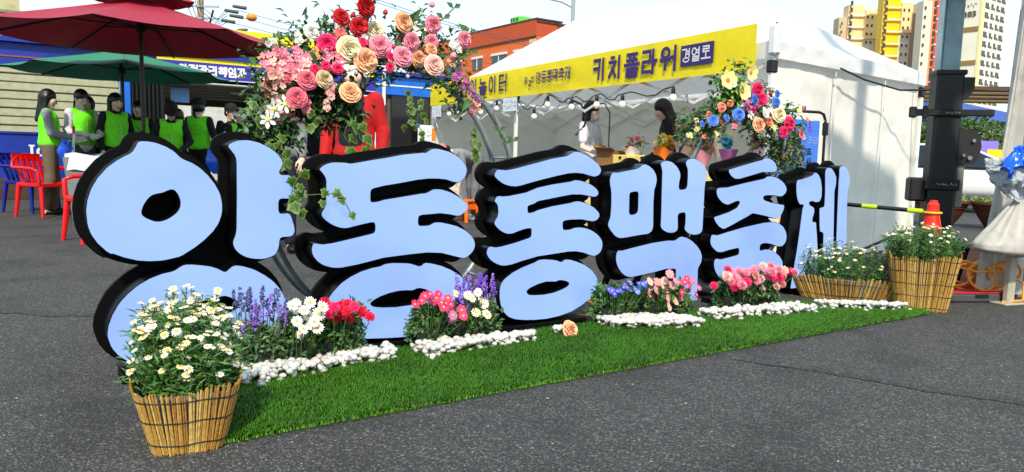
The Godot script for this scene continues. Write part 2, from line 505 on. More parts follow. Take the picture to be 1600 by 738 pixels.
func leafy(key: String, color: Color) -> StandardMaterial3D:
	if M.has(key): return M[key]
	var m := mat(key, color, 0.5)
	m.vertex_color_use_as_albedo = true
	m.backlight_enabled = true; m.backlight = Color(0.45, 0.5, 0.3)
	return m
const LETTERS := {
	"yang_ring": [-316, 683, -311, 722, -297, 768, -273, 810, -241, 849, -208, 876, -181, 893, -155, 907, -142, 930, -133, 951, -105, 953, -69, 948, -32, 933, -1, 914, 16, 894, 30, 885, 62, 871, 91, 852, 120, 823, 146, 788, 166, 749, 174, 710, 174, 667, 160, 624, 136, 589, 102, 555, 68, 528, 11, 492, -53, 479, -103, 479, -145, 484, -193, 499, -234, 518, -230, 510, -253, 527, -281, 558, -303, 595, -313, 631],
	"yang_ring_hole": [-126, 673, -118, 700, -99, 730, -80, 743, -52, 747, -30, 757, -14, 762, -2, 753, 10, 729, 13, 701, 3, 677, -20, 657, -45, 643, -73, 638, -101, 649, -119, 661],
	"yang_ya": [194, 940, 206, 954, 237, 967, 279, 970, 321, 961, 363, 943, 399, 917, 421, 888, 424, 866, 412, 847, 406, 831, 420, 825, 454, 827, 466, 796, 475, 754, 472, 728, 457, 719, 427, 720, 408, 720, 403, 707, 403, 669, 410, 660, 449, 663, 460, 638, 472, 596, 471, 570, 455, 555, 418, 555, 407, 550, 403, 512, 391, 487, 393, 486, 371, 472, 334, 463, 291, 467, 256, 478, 229, 498, 213, 521, 209, 547, 221, 572, 225, 601, 228, 730, 229, 873, 226, 898, 210, 919],
	"yang_ring2": [-261, 200, -255, 240, -241, 279, -216, 325, -185, 359, -148, 391, -104, 415, -60, 431, -16, 439, 4, 453, 23, 463, 52, 462, 91, 456, 125, 449, 152, 438, 179, 421, 189, 429, 213, 449, 248, 444, 298, 426, 341, 399, 377, 370, 406, 334, 425, 298, 433, 259, 427, 193, 399, 145, 341, 98, 247, 59, 118, 38, -5, 36, -111, 54, -186, 84, -222, 113, -247, 150],
	"yang_ring2_hole": [234, 273, 213, 256, 159, 242, 72, 224, -1, 216, -53, 222, -57, 243, -12, 272, 61, 297, 123, 310, 143, 309, 171, 320, 198, 309, 227, 293],
	"dong_top": [576, 849, 594, 867, 617, 878, 644, 884, 680, 884, 704, 883, 722, 879, 753, 884, 828, 898, 885, 907, 983, 926, 1084, 937, 1101, 936, 1118, 949, 1143, 959, 1174, 956, 1224, 945, 1268, 927, 1305, 899, 1326, 871, 1328, 845, 1318, 820, 1299, 800, 1281, 791, 1252, 793, 1212, 805, 1169, 809, 1113, 809, 1058, 803, 971, 788, 886, 775, 829, 762, 821, 751, 821, 710, 826, 704, 855, 706, 886, 715, 985, 729, 1080, 743, 1104, 744, 1128, 756, 1145, 764, 1184, 762, 1235, 749, 1279, 727, 1316, 704, 1339, 681, 1336, 658, 1317, 643, 1295, 628, 1273, 626, 1230, 635, 1179, 641, 1130, 638, 1074, 635, 1064, 626, 1064, 595, 1071, 587, 1123, 588, 1141, 598, 1158, 603, 1187, 601, 1230, 592, 1274, 581, 1319, 560, 1357, 533, 1381, 499, 1383, 472, 1374, 450, 1352, 428, 1322, 412, 1292, 418, 1248, 430, 1189, 446, 1111, 452, 1021, 448, 888, 439, 830, 428, 754, 414, 674, 404, 637, 407, 595, 421, 566, 443, 547, 470, 542, 494, 546, 517, 555, 528, 593, 519, 644, 524, 735, 541, 830, 559, 843, 567, 842, 603, 830, 608, 779, 599, 704, 583, 674, 586, 638, 600, 608, 621, 590, 639, 587, 657, 599, 675, 608, 695, 609, 747, 610, 804, 600, 824, 585, 841],
	"dong_ring": [615, 267, 638, 297, 677, 336, 723, 364, 776, 386, 830, 399, 872, 404, 893, 414, 935, 416, 978, 413, 1021, 409, 1051, 399, 1079, 389, 1099, 408, 1138, 402, 1192, 387, 1247, 363, 1294, 335, 1335, 301, 1356, 271, 1365, 245, 1371, 222, 1353, 164, 1287, 115, 1197, 82, 1070, 50, 1025, 47, 952, 50, 881, 55, 811, 61, 777, 67, 701, 81, 634, 110, 590, 147, 578, 186, 590, 229],
	"dong_ring_hole": [821, 227, 828, 237, 866, 256, 915, 269, 965, 276, 1008, 275, 1037, 271, 1067, 283, 1104, 272, 1131, 261, 1149, 240, 1125, 220, 1073, 209, 1023, 206, 951, 203, 880, 208, 838, 215],
	"tong_bar": [1485, 829, 1493, 851, 1507, 863, 1527, 861, 1562, 859, 1621, 870, 1710, 891, 1753, 901, 1846, 923, 1948, 940, 1967, 949, 1999, 966, 2032, 963, 2086, 946, 2135, 921, 2170, 898, 2191, 874, 2192, 853, 2177, 834, 2146, 824, 2119, 829, 2064, 841, 2011, 845, 1958, 841, 1881, 827, 1818, 814, 1757, 801, 1713, 791, 1653, 776, 1618, 771, 1582, 773, 1541, 785, 1509, 805, 1491, 820],
	"tong_mid": [1490, 696, 1497, 716, 1511, 728, 1543, 725, 1578, 727, 1685, 744, 1758, 769, 1851, 786, 1979, 802, 2012, 811, 2046, 807, 2093, 797, 2142, 776, 2174, 752, 2180, 733, 2169, 717, 2145, 712, 2110, 718, 2056, 726, 1989, 727, 1918, 717, 1841, 705, 1760, 693, 1742, 681, 1702, 671, 1698, 664, 1700, 642, 1706, 635, 1743, 641, 1762, 650, 1855, 669, 1984, 686, 2017, 694, 2044, 694, 2098, 681, 2147, 659, 2183, 632, 2195, 610, 2185, 592, 2165, 579, 2144, 575, 2110, 580, 2062, 589, 1995, 589, 1955, 587, 1936, 582, 1933, 572, 1936, 543, 1944, 538, 1987, 539, 2010, 547, 2043, 550, 2091, 545, 2140, 529, 2182, 505, 2212, 477, 2224, 447, 2218, 414, 2202, 393, 2167, 378, 2139, 383, 2084, 402, 2029, 412, 1976, 413, 1910, 408, 1833, 402, 1770, 398, 1751, 394, 1666, 378, 1606, 364, 1565, 360, 1535, 363, 1500, 378, 1470, 399, 1453, 422, 1449, 442, 1460, 466, 1474, 470, 1503, 463, 1544, 467, 1620, 481, 1711, 503, 1726, 510, 1726, 545, 1721, 551, 1685, 549, 1643, 538, 1601, 525, 1566, 527, 1530, 544, 1506, 565, 1493, 580, 1493, 594, 1508, 616, 1515, 631, 1514, 660, 1509, 680, 1496, 692],
	"tong_ring": [1550, 280, 1567, 297, 1615, 326, 1672, 348, 1729, 364, 1755, 371, 1780, 383, 1817, 384, 1870, 379, 1901, 373, 1934, 360, 1955, 376, 1994, 372, 2042, 358, 2099, 336, 2150, 304, 2185, 266, 2201, 230, 2196, 198, 2177, 167, 2141, 137, 2085, 104, 2014, 75, 1929, 58, 1844, 51, 1762, 53, 1695, 59, 1637, 69, 1594, 85, 1562, 116, 1543, 153, 1534, 196, 1534, 237, 1539, 264],
	"tong_ring_hole": [1703, 215, 1726, 231, 1777, 247, 1829, 257, 1875, 254, 1898, 251, 1921, 260, 1960, 252, 1988, 242, 1991, 233, 1977, 221, 1938, 208, 1885, 196, 1824, 191, 1764, 193, 1720, 198],
	"maek_mieum": [2258, 815, 2264, 836, 2279, 857, 2309, 853, 2391, 866, 2466, 878, 2489, 890, 2512, 906, 2551, 898, 2591, 874, 2618, 842, 2625, 806, 2617, 774, 2607, 752, 2605, 681, 2609, 587, 2612, 536, 2604, 507, 2575, 490, 2479, 483, 2403, 475, 2347, 472, 2314, 486, 2280, 518, 2257, 547, 2258, 568, 2272, 595, 2276, 657, 2273, 733, 2268, 761, 2259, 788],
	"maek_mieum_hole": [2412, 732, 2426, 738, 2473, 742, 2481, 732, 2484, 632, 2471, 615, 2433, 609, 2414, 616],
	"maek_ae": [2648, 907, 2662, 921, 2697, 929, 2743, 921, 2786, 894, 2814, 862, 2821, 833, 2811, 796, 2810, 763, 2821, 754, 2868, 757, 2883, 770, 2884, 833, 2881, 877, 2863, 903, 2861, 925, 2887, 942, 2923, 948, 2972, 934, 3024, 902, 3054, 864, 3056, 834, 3042, 800, 3038, 758, 3038, 637, 3038, 515, 3033, 485, 3007, 472, 2963, 468, 2919, 477, 2888, 497, 2876, 513, 2883, 542, 2881, 602, 2870, 612, 2821, 607, 2813, 596, 2820, 514, 2807, 496, 2777, 488, 2735, 491, 2693, 508, 2672, 530, 2673, 592, 2668, 752, 2666, 860, 2656, 889],
	"maek_giyeok": [2326, 360, 2329, 387, 2341, 407, 2372, 403, 2444, 415, 2609, 438, 2739, 447, 2801, 444, 2827, 458, 2853, 468, 2899, 458, 2947, 437, 2996, 402, 3031, 367, 3048, 330, 3043, 294, 3024, 269, 3014, 253, 3017, 210, 3021, 50, 3024, 50, 2853, 50, 2838, 50, 2821, 210, 2820, 262, 2804, 266, 2733, 269, 2629, 255, 2536, 246, 2446, 238, 2413, 245, 2379, 266, 2349, 298, 2332, 330],
	"chuk_bar": [3252, 867, 3259, 884, 3275, 885, 3349, 902, 3500, 934, 3584, 950, 3604, 964, 3647, 961, 3692, 945, 3725, 918, 3736, 890, 3727, 869, 3689, 865, 3581, 864, 3477, 842, 3356, 818, 3316, 819, 3279, 838],
	"chuk_jieut": [3148, 738, 3153, 758, 3172, 766, 3250, 768, 3409, 795, 3617, 826, 3637, 840, 3691, 842, 3758, 827, 3817, 799, 3852, 763, 3852, 735, 3826, 710, 3793, 700, 3726, 709, 3660, 711, 3617, 708, 3607, 694, 3625, 680, 3708, 662, 3798, 651, 3838, 646, 3836, 614, 3811, 575, 3780, 554, 3741, 552, 3640, 572, 3542, 588, 3505, 592, 3470, 576, 3380, 545, 3311, 520, 3233, 495, 3192, 513, 3156, 544, 3134, 578, 3177, 587, 3273, 608, 3352, 634, 3381, 666, 3368, 677, 3338, 674, 3260, 651, 3219, 662, 3178, 689, 3157, 715],
	"chuk_low": [3116, 426, 3119, 453, 3132, 469, 3177, 462, 3284, 481, 3434, 506, 3644, 531, 3732, 532, 3788, 523, 3842, 496, 3877, 456, 3888, 415, 3876, 380, 3839, 356, 3793, 358, 3736, 375, 3669, 387, 3620, 385, 3605, 374, 3605, 346, 3624, 341, 3656, 348, 3706, 346, 3763, 327, 3823, 292, 3858, 254, 3864, 213, 3862, 184, 3857, 148, 3859, 97, 3675, 89, 3669, 154, 3624, 171, 3362, 151, 3260, 158, 3218, 185, 3181, 222, 3164, 256, 3161, 284, 3165, 303, 3184, 313, 3219, 304, 3298, 313, 3393, 325, 3399, 339, 3397, 363, 3379, 367, 3294, 358, 3225, 346, 3185, 351, 3144, 378, 3121, 403],
	"je_jieut": [3958, 792, 3967, 818, 4016, 823, 4131, 849, 4162, 874, 4198, 860, 4232, 824, 4253, 761, 4257, 698, 4238, 661, 4195, 656, 4142, 667, 4112, 659, 4119, 642, 4173, 623, 4185, 593, 4165, 541, 4167, 520, 4210, 519, 4229, 433, 4256, 304, 4272, 53, 4185, 52, 4147, 315, 4108, 52, 3966, 50, 4011, 316, 4025, 420, 4046, 617, 4060, 642, 4010, 643, 3981, 680, 3964, 731],
	"je_eo": [4281, 872, 4290, 898, 4315, 909, 4351, 904, 4391, 873, 4419, 836, 4420, 782, 4407, 739, 4419, 589, 4439, 360, 4450, 51, 4334, 50, 4312, 430, 4290, 440, 4268, 443, 4257, 496, 4243, 613, 4260, 622, 4300, 625, 4297, 729],
	"je_i": [4448, 895, 4466, 921, 4503, 924, 4553, 896, 4583, 847, 4590, 793, 4571, 749, 4579, 607, 4605, 353, 4613, 51, 4494, 50, 4460, 642, 4453, 804, 4455, 863],
}
const RING_ONE := [
	["rose red", 878, 1614, -1030, 97],
	["rose red", 777, 1561, -1080, 76],
	["rose red", 850, 1520, -1040, 82],
	["bud red", 834, 1577, -1080, 34],
	["bud white", 727, 1532, -1080, 42],
	["rose white", 632, 1474, -1080, 74],
	["pom salmon", 774, 1481, -1080, 67],
	["rose hotpink", 697, 1426, -1050, 86],
	["rose cream", 792, 1408, -1020, 114],
	["rose hotpink", 861, 1448, -1020, 45],
	["rose pink", 954, 1438, -1030, 99],
	["rose peach", 866, 1360, -1000, 109],
	["rose cream", 951, 1525, -1080, 75],
	["rose white", 915, 1479, -1080, 56],
	["blossom pink", 582, 1346, -1030, 76],
	["blossom pink", 696, 1365, -1030, 71],
	["blossom pink", 498, 1339, -1040, 81],
	["blossom pink", 742, 1357, -1020, 66],
	["blossom pink", 424, 1320, -1060, 74],
	["blossom pink", 470, 1371, -1080, 64],
	["blossom pink", 512, 1296, -1020, 63],
	["blossom pink", 560, 1383, -1080, 59],
	["blossom pink", 443, 1278, -1040, 57],
	["rose hotpink", 619, 1300, -990, 44],
	["rose hotpink", 670, 1316, -990, 44],
	["rose hotpink", 728, 1309, -990, 47],
	["rose dusty", 580, 1247, -980, 87],
	["rose beige", 660, 1254, -980, 82],
	["rose dusty", 530, 1164, -970, 86],
	["rose peach", 779, 1204, -970, 95],
	["blossom pale", 684, 1189, -980, 47],
	["blossom pale", 669, 1139, -980, 47],
	["blossom pale", 693, 1233, -980, 41],
	["blossom coral", 434, 1182, -1060, 69],
	["blossom coral", 426, 1222, -1060, 63],
	["lily white", 479, 1133, -980, 80],
	["lily white", 431, 1110, -970, 85],
	["lily white", 402, 1062, -980, 79],
	["lily white", 393, 1026, -1000, 57],
	["rose peach", 1088, 1572, -1060, 95],
	["rose pink", 1250, 1579, -1060, 84],
	["bud pink", 1255, 1680, -1080, 49],
	["rose pink", 1114, 1475, -1020, 85],
	["rose pink", 1244, 1493, -1060, 71],
	["rose peach", 1234, 1452, -1040, 64],
	["rose pink", 1053, 1395, -990, 96],
	["rose peach", 1155, 1399, -1030, 76],
	["rose pale", 1224, 1370, -990, 96],
	["rose hotpink", 989, 1389, -990, 43],
	["rose hotpink", 982, 1336, -980, 43],
	["bud hotpink", 1016, 1443, -1020, 37],
	["rose pink", 1445, 1529, -1080, 80],
	["bud pink", 1370, 1435, -1060, 56],
	["blossom white", 1164, 1543, -1080, 64],
	["blossom white", 1384, 1497, -1080, 66],
	["blossom white", 1411, 1477, -1080, 53],
	["blossom white", 572, 1442, -1080, 53],
	["blossom white", 780, 1313, -980, 54],
	["bud peach", 1101, 1517, -1080, 38],
	["blossom orchid", 1378, 1332, -1030, 66],
	["blossom orchid", 1419, 1289, -1020, 66],
	["blossom orchid", 1458, 1246, -1020, 60],
	["blossom orchid", 1500, 1213, -1030, 47],
	["bud peach", 1077, 1301, -980, 31],
	["bud red", 1001, 1610, -1080, 41],
	["rose dusty", 437, 1211, -1100, 52],
]
const RING_TWO := [
	["open yellow", 3463, 1472, -1050, 116],
	["open yellow", 3593, 1408, -1030, 122],
	["open yellow", 3755, 1550, -1100, 98],
	["bud green", 3517, 1616, -1100, 39],
	["bud green", 3748, 1624, -1100, 40],
	["rose hotpink", 3771, 1430, -1050, 89],
	["rose hotpink", 3824, 1372, -1050, 81],
	["rose blue", 3693, 1357, -1010, 70],
	["rose blue", 3940, 1355, -1020, 72],
	["rose blue", 4015, 1421, -1070, 50],
	["rose blue", 3531, 1248, -1000, 78],
	["rose blue", 3283, 1198, -1000, 71],
	["rose blue", 3412, 1217, -1000, 47],
	["rose blue", 3204, 1170, -1020, 38],
	["rose coral", 3397, 1293, -1030, 55],
	["rose coral", 3478, 1319, -1030, 43],
	["rose coral", 3260, 1231, -1020, 46],
	["rose coral", 3381, 1271, -1020, 43],
	["rose cream", 3964, 1271, -1010, 100],
	["rose peach", 3718, 1184, -980, 92],
	["rose coral", 3843, 1216, -1000, 63],
	["blossom white", 3804, 1267, -1000, 80],
	["blossom white", 3674, 1252, -1020, 53],
	["rose hotpink", 4072, 1209, -1000, 96],
	["rose hotpink", 3993, 1147, -980, 72],
	["blossom pink", 4220, 1137, -1000, 93],
	["blossom orchid", 4343, 1336, -1080, 57],
	["blossom purple", 4341, 1198, -1020, 61],
	["bud yellow", 4359, 1250, -1020, 47],
	["blossom orchid", 3611, 1317, -1000, 70],
	["bud red", 3983, 1421, -1100, 50],
	["blossom yellow", 3371, 1115, -1050, 47],
	["blossom yellow", 3153, 1135, -1020, 46],
	["blossom coral", 4166, 1029, -1050, 47],
	["blossom coral", 4105, 972, -1050, 46],
	["blossom white", 3989, 1120, -1050, 64],
	["bud yellow", 3892, 1160, -980, 36],
	["blossom magenta", 3691, 1288, -1020, 62],
	["bud red", 3593, 1403, -1100, 40],
	["rose cream", 3235, 1195, -1100, 34],
]
const HEADS_DAISY := [425, 299, -660, 467, 304, -612, 504, 290, -564, 416, 272, -648, 438, 276, -600, 394, 245, -552, 469, 242, -636, 496, 257, -588, 416, 213, -540, 470, 206, -624, 486, 203, -576, 438, 158, -660, 395, 297, -612, 469, 232, -564]
const HEADS_CARNATION := [553, 281, -680, 558, 245, -632, 563, 278, -584, 597, 215, -668, 633, 284, -620, 612, 262, -572, 656, 211, -656, 692, 242, -608, 710, 230, -560, 608, 271, -644, 653, 270, -596, 587, 250, -680, 615, 239, -632]
const HEADS_MAGENTA := [1000, 228, -720, 1012, 253, -672, 1030, 290, -624, 1118, 268, -708, 1066, 248, -660, 1084, 248, -612, 1163, 248, -696, 1151, 227, -648, 1088, 229, -600, 1164, 191, -684, 1156, 177, -636, 1188, 135, -720, 1224, 188, -672, 1208, 171, -624, 1047, 265, -708, 1082, 261, -660, 1107, 243, -612]
const HEADS_WHITE := [1222, 258, -720, 1258, 257, -672, 1286, 278, -624, 1356, 223, -708, 1299, 173, -660, 1332, 170, -612, 1364, 202, -696, 1269, 247, -648]
const HEADS_PINK := [2482, 168, -680, 2474, 195, -632, 2369, 258, -584, 2517, 230, -668, 2525, 245, -620, 2513, 293, -572, 2565, 184, -656, 2594, 245, -608, 2490, 154, -560, 2640, 111, -644, 2540, 95, -596, 2686, 59, -680, 2590, 212, -632, 2464, 229, -584]
const HEADS_ROSY := [2741, 186, -700, 2736, 236, -652, 2652, 170, -604, 2790, 157, -688, 2682, 128, -640, 2656, 232, -592, 2693, 212, -676, 2739, 201, -628, 2763, 192, -580, 2843, 129, -664, 2751, 229, -616]
const HEADS_MUM := [3096, 265, -660, 3095, 228, -612, 2984, 247, -564, 3240, 225, -648, 3097, 170, -600, 3108, 185, -552, 3289, 199, -636, 3265, 264, -588, 3281, 294, -540, 3467, 271, -624, 3488, 256, -576, 3626, 205, -660, 3659, 223, -612, 3632, 227, -564, 3630, 139, -648, 3342, 201, -600, 3387, 249, -552, 3401, 129, -636, 3490, 138, -588, 2843, 203, -540, 3434, 224, -624, 3259, 230, -576, 3210, 250, -660, 3498, 188, -612, 3169, 199, -564]

# ================================================================ the place
func _ready() -> void:
	rng.seed = 20240511
	# camera
	var cam := Camera3D.new()
	cam.name = "camera"
	cam.position = Vector3(0, 0.92, 0)
	cam.rotation_degrees = Vector3(-6.06, 0, 1.4)
	cam.fov = 35.57
	cam.near = 0.05
	cam.far = 2000.0
	add_child(cam)
	cam.current = true
	# sky, sun and exposure
	var env := Environment.new()
	env.background_mode = Environment.BG_SKY
	var sky := Sky.new()
	var sm := ProceduralSkyMaterial.new()
	sm.sky_top_color = Color(0.66, 0.745, 0.80)
	sm.sky_horizon_color = Color(0.735, 0.785, 0.81)
	sm.sky_curve = 0.18
	sm.ground_bottom_color = Color(0.30, 0.30, 0.30)
	sm.ground_horizon_color = Color(0.70, 0.74, 0.76)
	sm.sky_energy_multiplier = 1.0
	sky.sky_material = sm
	env.sky = sky
	env.tonemap_mode = Environment.TONE_MAPPER_LINEAR
	env.tonemap_exposure = 2.15
	env.sdfgi_enabled = true
	env.ssao_enabled = true
	env.ssil_enabled = true
	var we := WorldEnvironment.new()
	we.name = "environment"
	we.environment = env
	add_child(we)
	var sun := DirectionalLight3D.new()
	sun.name = "sun"
	sun.light_energy = 0.72
	sun.light_color = Color(1.0, 0.955, 0.88)
	sun.light_angular_distance = 3.0
	sun.shadow_enabled = true
	add_child(sun)
	var to_sun := Vector3(0.03, 0.70, 0.72).normalized()
	sun.look_at_from_position(to_sun * 50.0, Vector3.ZERO, Vector3.UP)
	materials()
	# large structure first, then things, small details last
	ground()
	market_hall()
	far_buildings()
	trees_behind()
	flower_tent()
	right_side_structures()
	turf()
	sign_letters()
	ring_arches()
	umbrellas_and_seats()
	front_planters()
	flower_beds()
	pebbles()
	tent_contents()
	people()
	clutter_right()
	wires_and_lamps()

func materials() -> void:
	mat("black_gloss", Color(0.030, 0.030, 0.034), 0.30).metallic_specular = 0.35
	mat("black_matte", Color(0.030, 0.030, 0.033), 0.6).metallic_specular = 0.22
	mat("black_plastic", Color(0.05, 0.05, 0.055), 0.45)
	mat("white_paint", Color(0.86, 0.86, 0.85), 0.5)
	mat("steel", Color(0.62, 0.64, 0.66), 0.38, 0.7)
	mat("grey_paint", Color(0.60, 0.63, 0.65), 0.45)
	var f := mat("lit_face", Color(0.22, 0.24, 0.27), 0.3)
	f.emission_enabled = true
	f.emission = Color(0.60, 0.735, 0.97)
	f.emission_energy_multiplier = 0.56
	f.emission_operator = BaseMaterial3D.EMISSION_OP_MULTIPLY
	f.emission_texture = noise_tex(21, 0.010, [[0.0, 0.5, 1.0], [Color(0.86, 0.88, 0.95), Color(0.96, 0.97, 0.99), Color.WHITE]], 3)
	f.uv1_triplanar = true; f.uv1_world_triplanar = true; f.uv1_scale = Vector3.ONE * 0.6
	f.clearcoat_enabled = true; f.clearcoat = 0.6; f.clearcoat_roughness = 0.12
	tinted("skin", 0.55)
	tinted("painted", 0.6)

# ---------------------------------------------------------------- ground
func asphalt() -> StandardMaterial3D:
	var sz := 1024
	var r := RandomNumberGenerator.new()
	r.seed = 77
	var val := PackedByteArray(); val.resize(sz * sz * 3)
	var hgt := PackedByteArray(); hgt.resize(sz * sz)
	for i in sz * sz:
		var b := r.randi_range(42, 72)
		val[i * 3] = b; val[i * 3 + 1] = b; val[i * 3 + 2] = b + 2
		hgt[i] = r.randi_range(40, 80)
	for k in 15000:
		var x := r.randi_range(0, sz - 1)
		var y := r.randi_range(0, sz - 1)
		var rad := r.randf_range(1.4, 4.6) if r.randf() < 0.8 else r.randf_range(4.0, 7.0)
		var b := int(r.randfn(101.0, 16.0))
		if r.randf() < 0.02: b += 45
		if r.randf() < 0.24: b = r.randi_range(36, 66)
		b = clampi(b, 36, 205)
		var warm := r.randi_range(-4, 7)
		var sx := r.randf_range(0.7, 1.35)
		var ri := int(rad * 1.4) + 1
		for dy in range(-ri, ri + 1):
			for dx in range(-ri, ri + 1):
				var e := sqrt(dx * dx * sx + dy * dy / sx) / rad
				if e > 1.0: continue
				var at := posmod(y + dy, sz) * sz + posmod(x + dx, sz)
				var h := int(90 + 130.0 * sqrt(maxf(0.0, 1.0 - e * e)))
				if h < hgt[at] - 40: continue
				hgt[at] = h
				val[at * 3] = b + warm; val[at * 3 + 1] = b + warm / 2; val[at * 3 + 2] = clampi(b + 1 - warm / 2, 0, 255)
	var m := mat("asphalt", Color(0.90, 0.885, 0.87), 0.9)
	m.albedo_texture = ImageTexture.create_from_image(Image.create_from_data(sz, sz, false, Image.FORMAT_RGB8, val))
	m.heightmap_enabled = true
	m.heightmap_scale = 0.5
	m.heightmap_texture = ImageTexture.create_from_image(Image.create_from_data(sz, sz, false, Image.FORMAT_L8, hgt))
	m.uv1_triplanar = true; m.uv1_world_triplanar = true; m.uv1_scale = Vector3.ONE * 1.3
	m.detail_enabled = true
	m.detail_uv_layer = BaseMaterial3D.DETAIL_UV_2
	m.detail_blend_mode = BaseMaterial3D.BLEND_MODE_MUL
	m.detail_albedo = noise_tex(5, 0.016, [[0.0, 0.35, 0.55, 1.0], [Color(0.70, 0.69, 0.68), Color(0.90, 0.90, 0.90), Color(0.97, 0.97, 0.97), Color(1, 1, 1)]], 6, 512)
	m.uv2_triplanar = true; m.uv2_world_triplanar = true; m.uv2_scale = Vector3.ONE * 0.16
	return m

func ground() -> void:
	var g := MB.new()
	var step := [-1500.0, -300.0, -60.0, -20.0, 20.0, 60.0, 300.0, 1500.0]
	for i in 7:
		for j in 7:
			g.quad(Vector3(step[i], 0, step[j]), Vector3(step[i + 1], 0, step[j]), Vector3(step[i + 1], 0, step[j + 1]), Vector3(step[i], 0, step[j + 1]), Vector3.UP)
	structure("asphalt_ground", g.mesh(), asphalt())
	# a long dark strip of worn tar across the near asphalt, and a fainter one on the left
	var fn := FastNoiseLite.new()
	fn.seed = 13; fn.frequency = 2.0
	var worn_m: StandardMaterial3D = M.asphalt.duplicate()
	worn_m.resource_name = "worn_tar"
	worn_m.albedo_color = Color(0.80, 0.785, 0.775)
	for q in [[Vector3(1.05, 0, -3.40), Vector3(3.3, 0, -2.15), 0.045], [Vector3(-3.9, 0, -4.2), Vector3(-1.9, 0, -3.9), 0.05]]:
		var s := MB.new()
		var a: Vector3 = q[0]
		var b: Vector3 = q[1]
		var side := (b - a).cross(Vector3.UP).normalized()
		var prev: Array[Vector3] = []
		for i in 61:
			var f := i / 60.0
			var c := a.lerp(b, f) + side * 0.05 * fn.get_noise_1d(f * 2.0)
			var w: float = q[2] * (1.0 + 0.6 * fn.get_noise_1d(f * 9.0 + 7.0)) * sin(PI * clampf(f * 0.96 + 0.02, 0, 1))
			var now: Array[Vector3] = [c - side * w + Vector3(0, 0.003, 0), c + side * (w + 0.015 * fn.get_noise_1d(f * 30.0)) + Vector3(0, 0.003, 0)]
			if i > 0: s.quad(prev[0], prev[1], now[1], now[0], Vector3.UP)
			prev = now
		structure("tar_seam", s.mesh(), worn_m)
	# crumbs of gravel and fallen petals on the asphalt
	var r := RandomNumberGenerator.new()
	r.seed = 41
	var peb := MB.new()
	peb.ell(Vector3.ZERO, Vector3(1, 0.6, 0.8), Basis.IDENTITY, 6, 4)
	var places := []
	var tints := []
	for k in 170:
		var z := -1.7 - 9.0 * pow(r.randf(), 1.6)
		var p := Vector3(r.randf_range(-0.72, 0.72) * -z, 0.002, z)
		var s := r.randf_range(0.0015, 0.0042)
		places.append(X(p, Basis(Vector3.UP, r.randf() * 6.0).scaled(Vector3(s * r.randf_range(1, 1.7), s * 0.6, s))))
		var q := r.randf_range(0.25, 0.6)
		tints.append(Color(q, q * r.randf_range(0.85, 0.98), q * r.randf_range(0.6, 0.9)))
	var crumbs := multi("gravel_crumbs", peb.mesh(), places, self, tinted("crumb", 0.8), tints)
	tag(crumbs, "scattered pale gravel crumbs and fallen petals on the grey asphalt", "gravel")

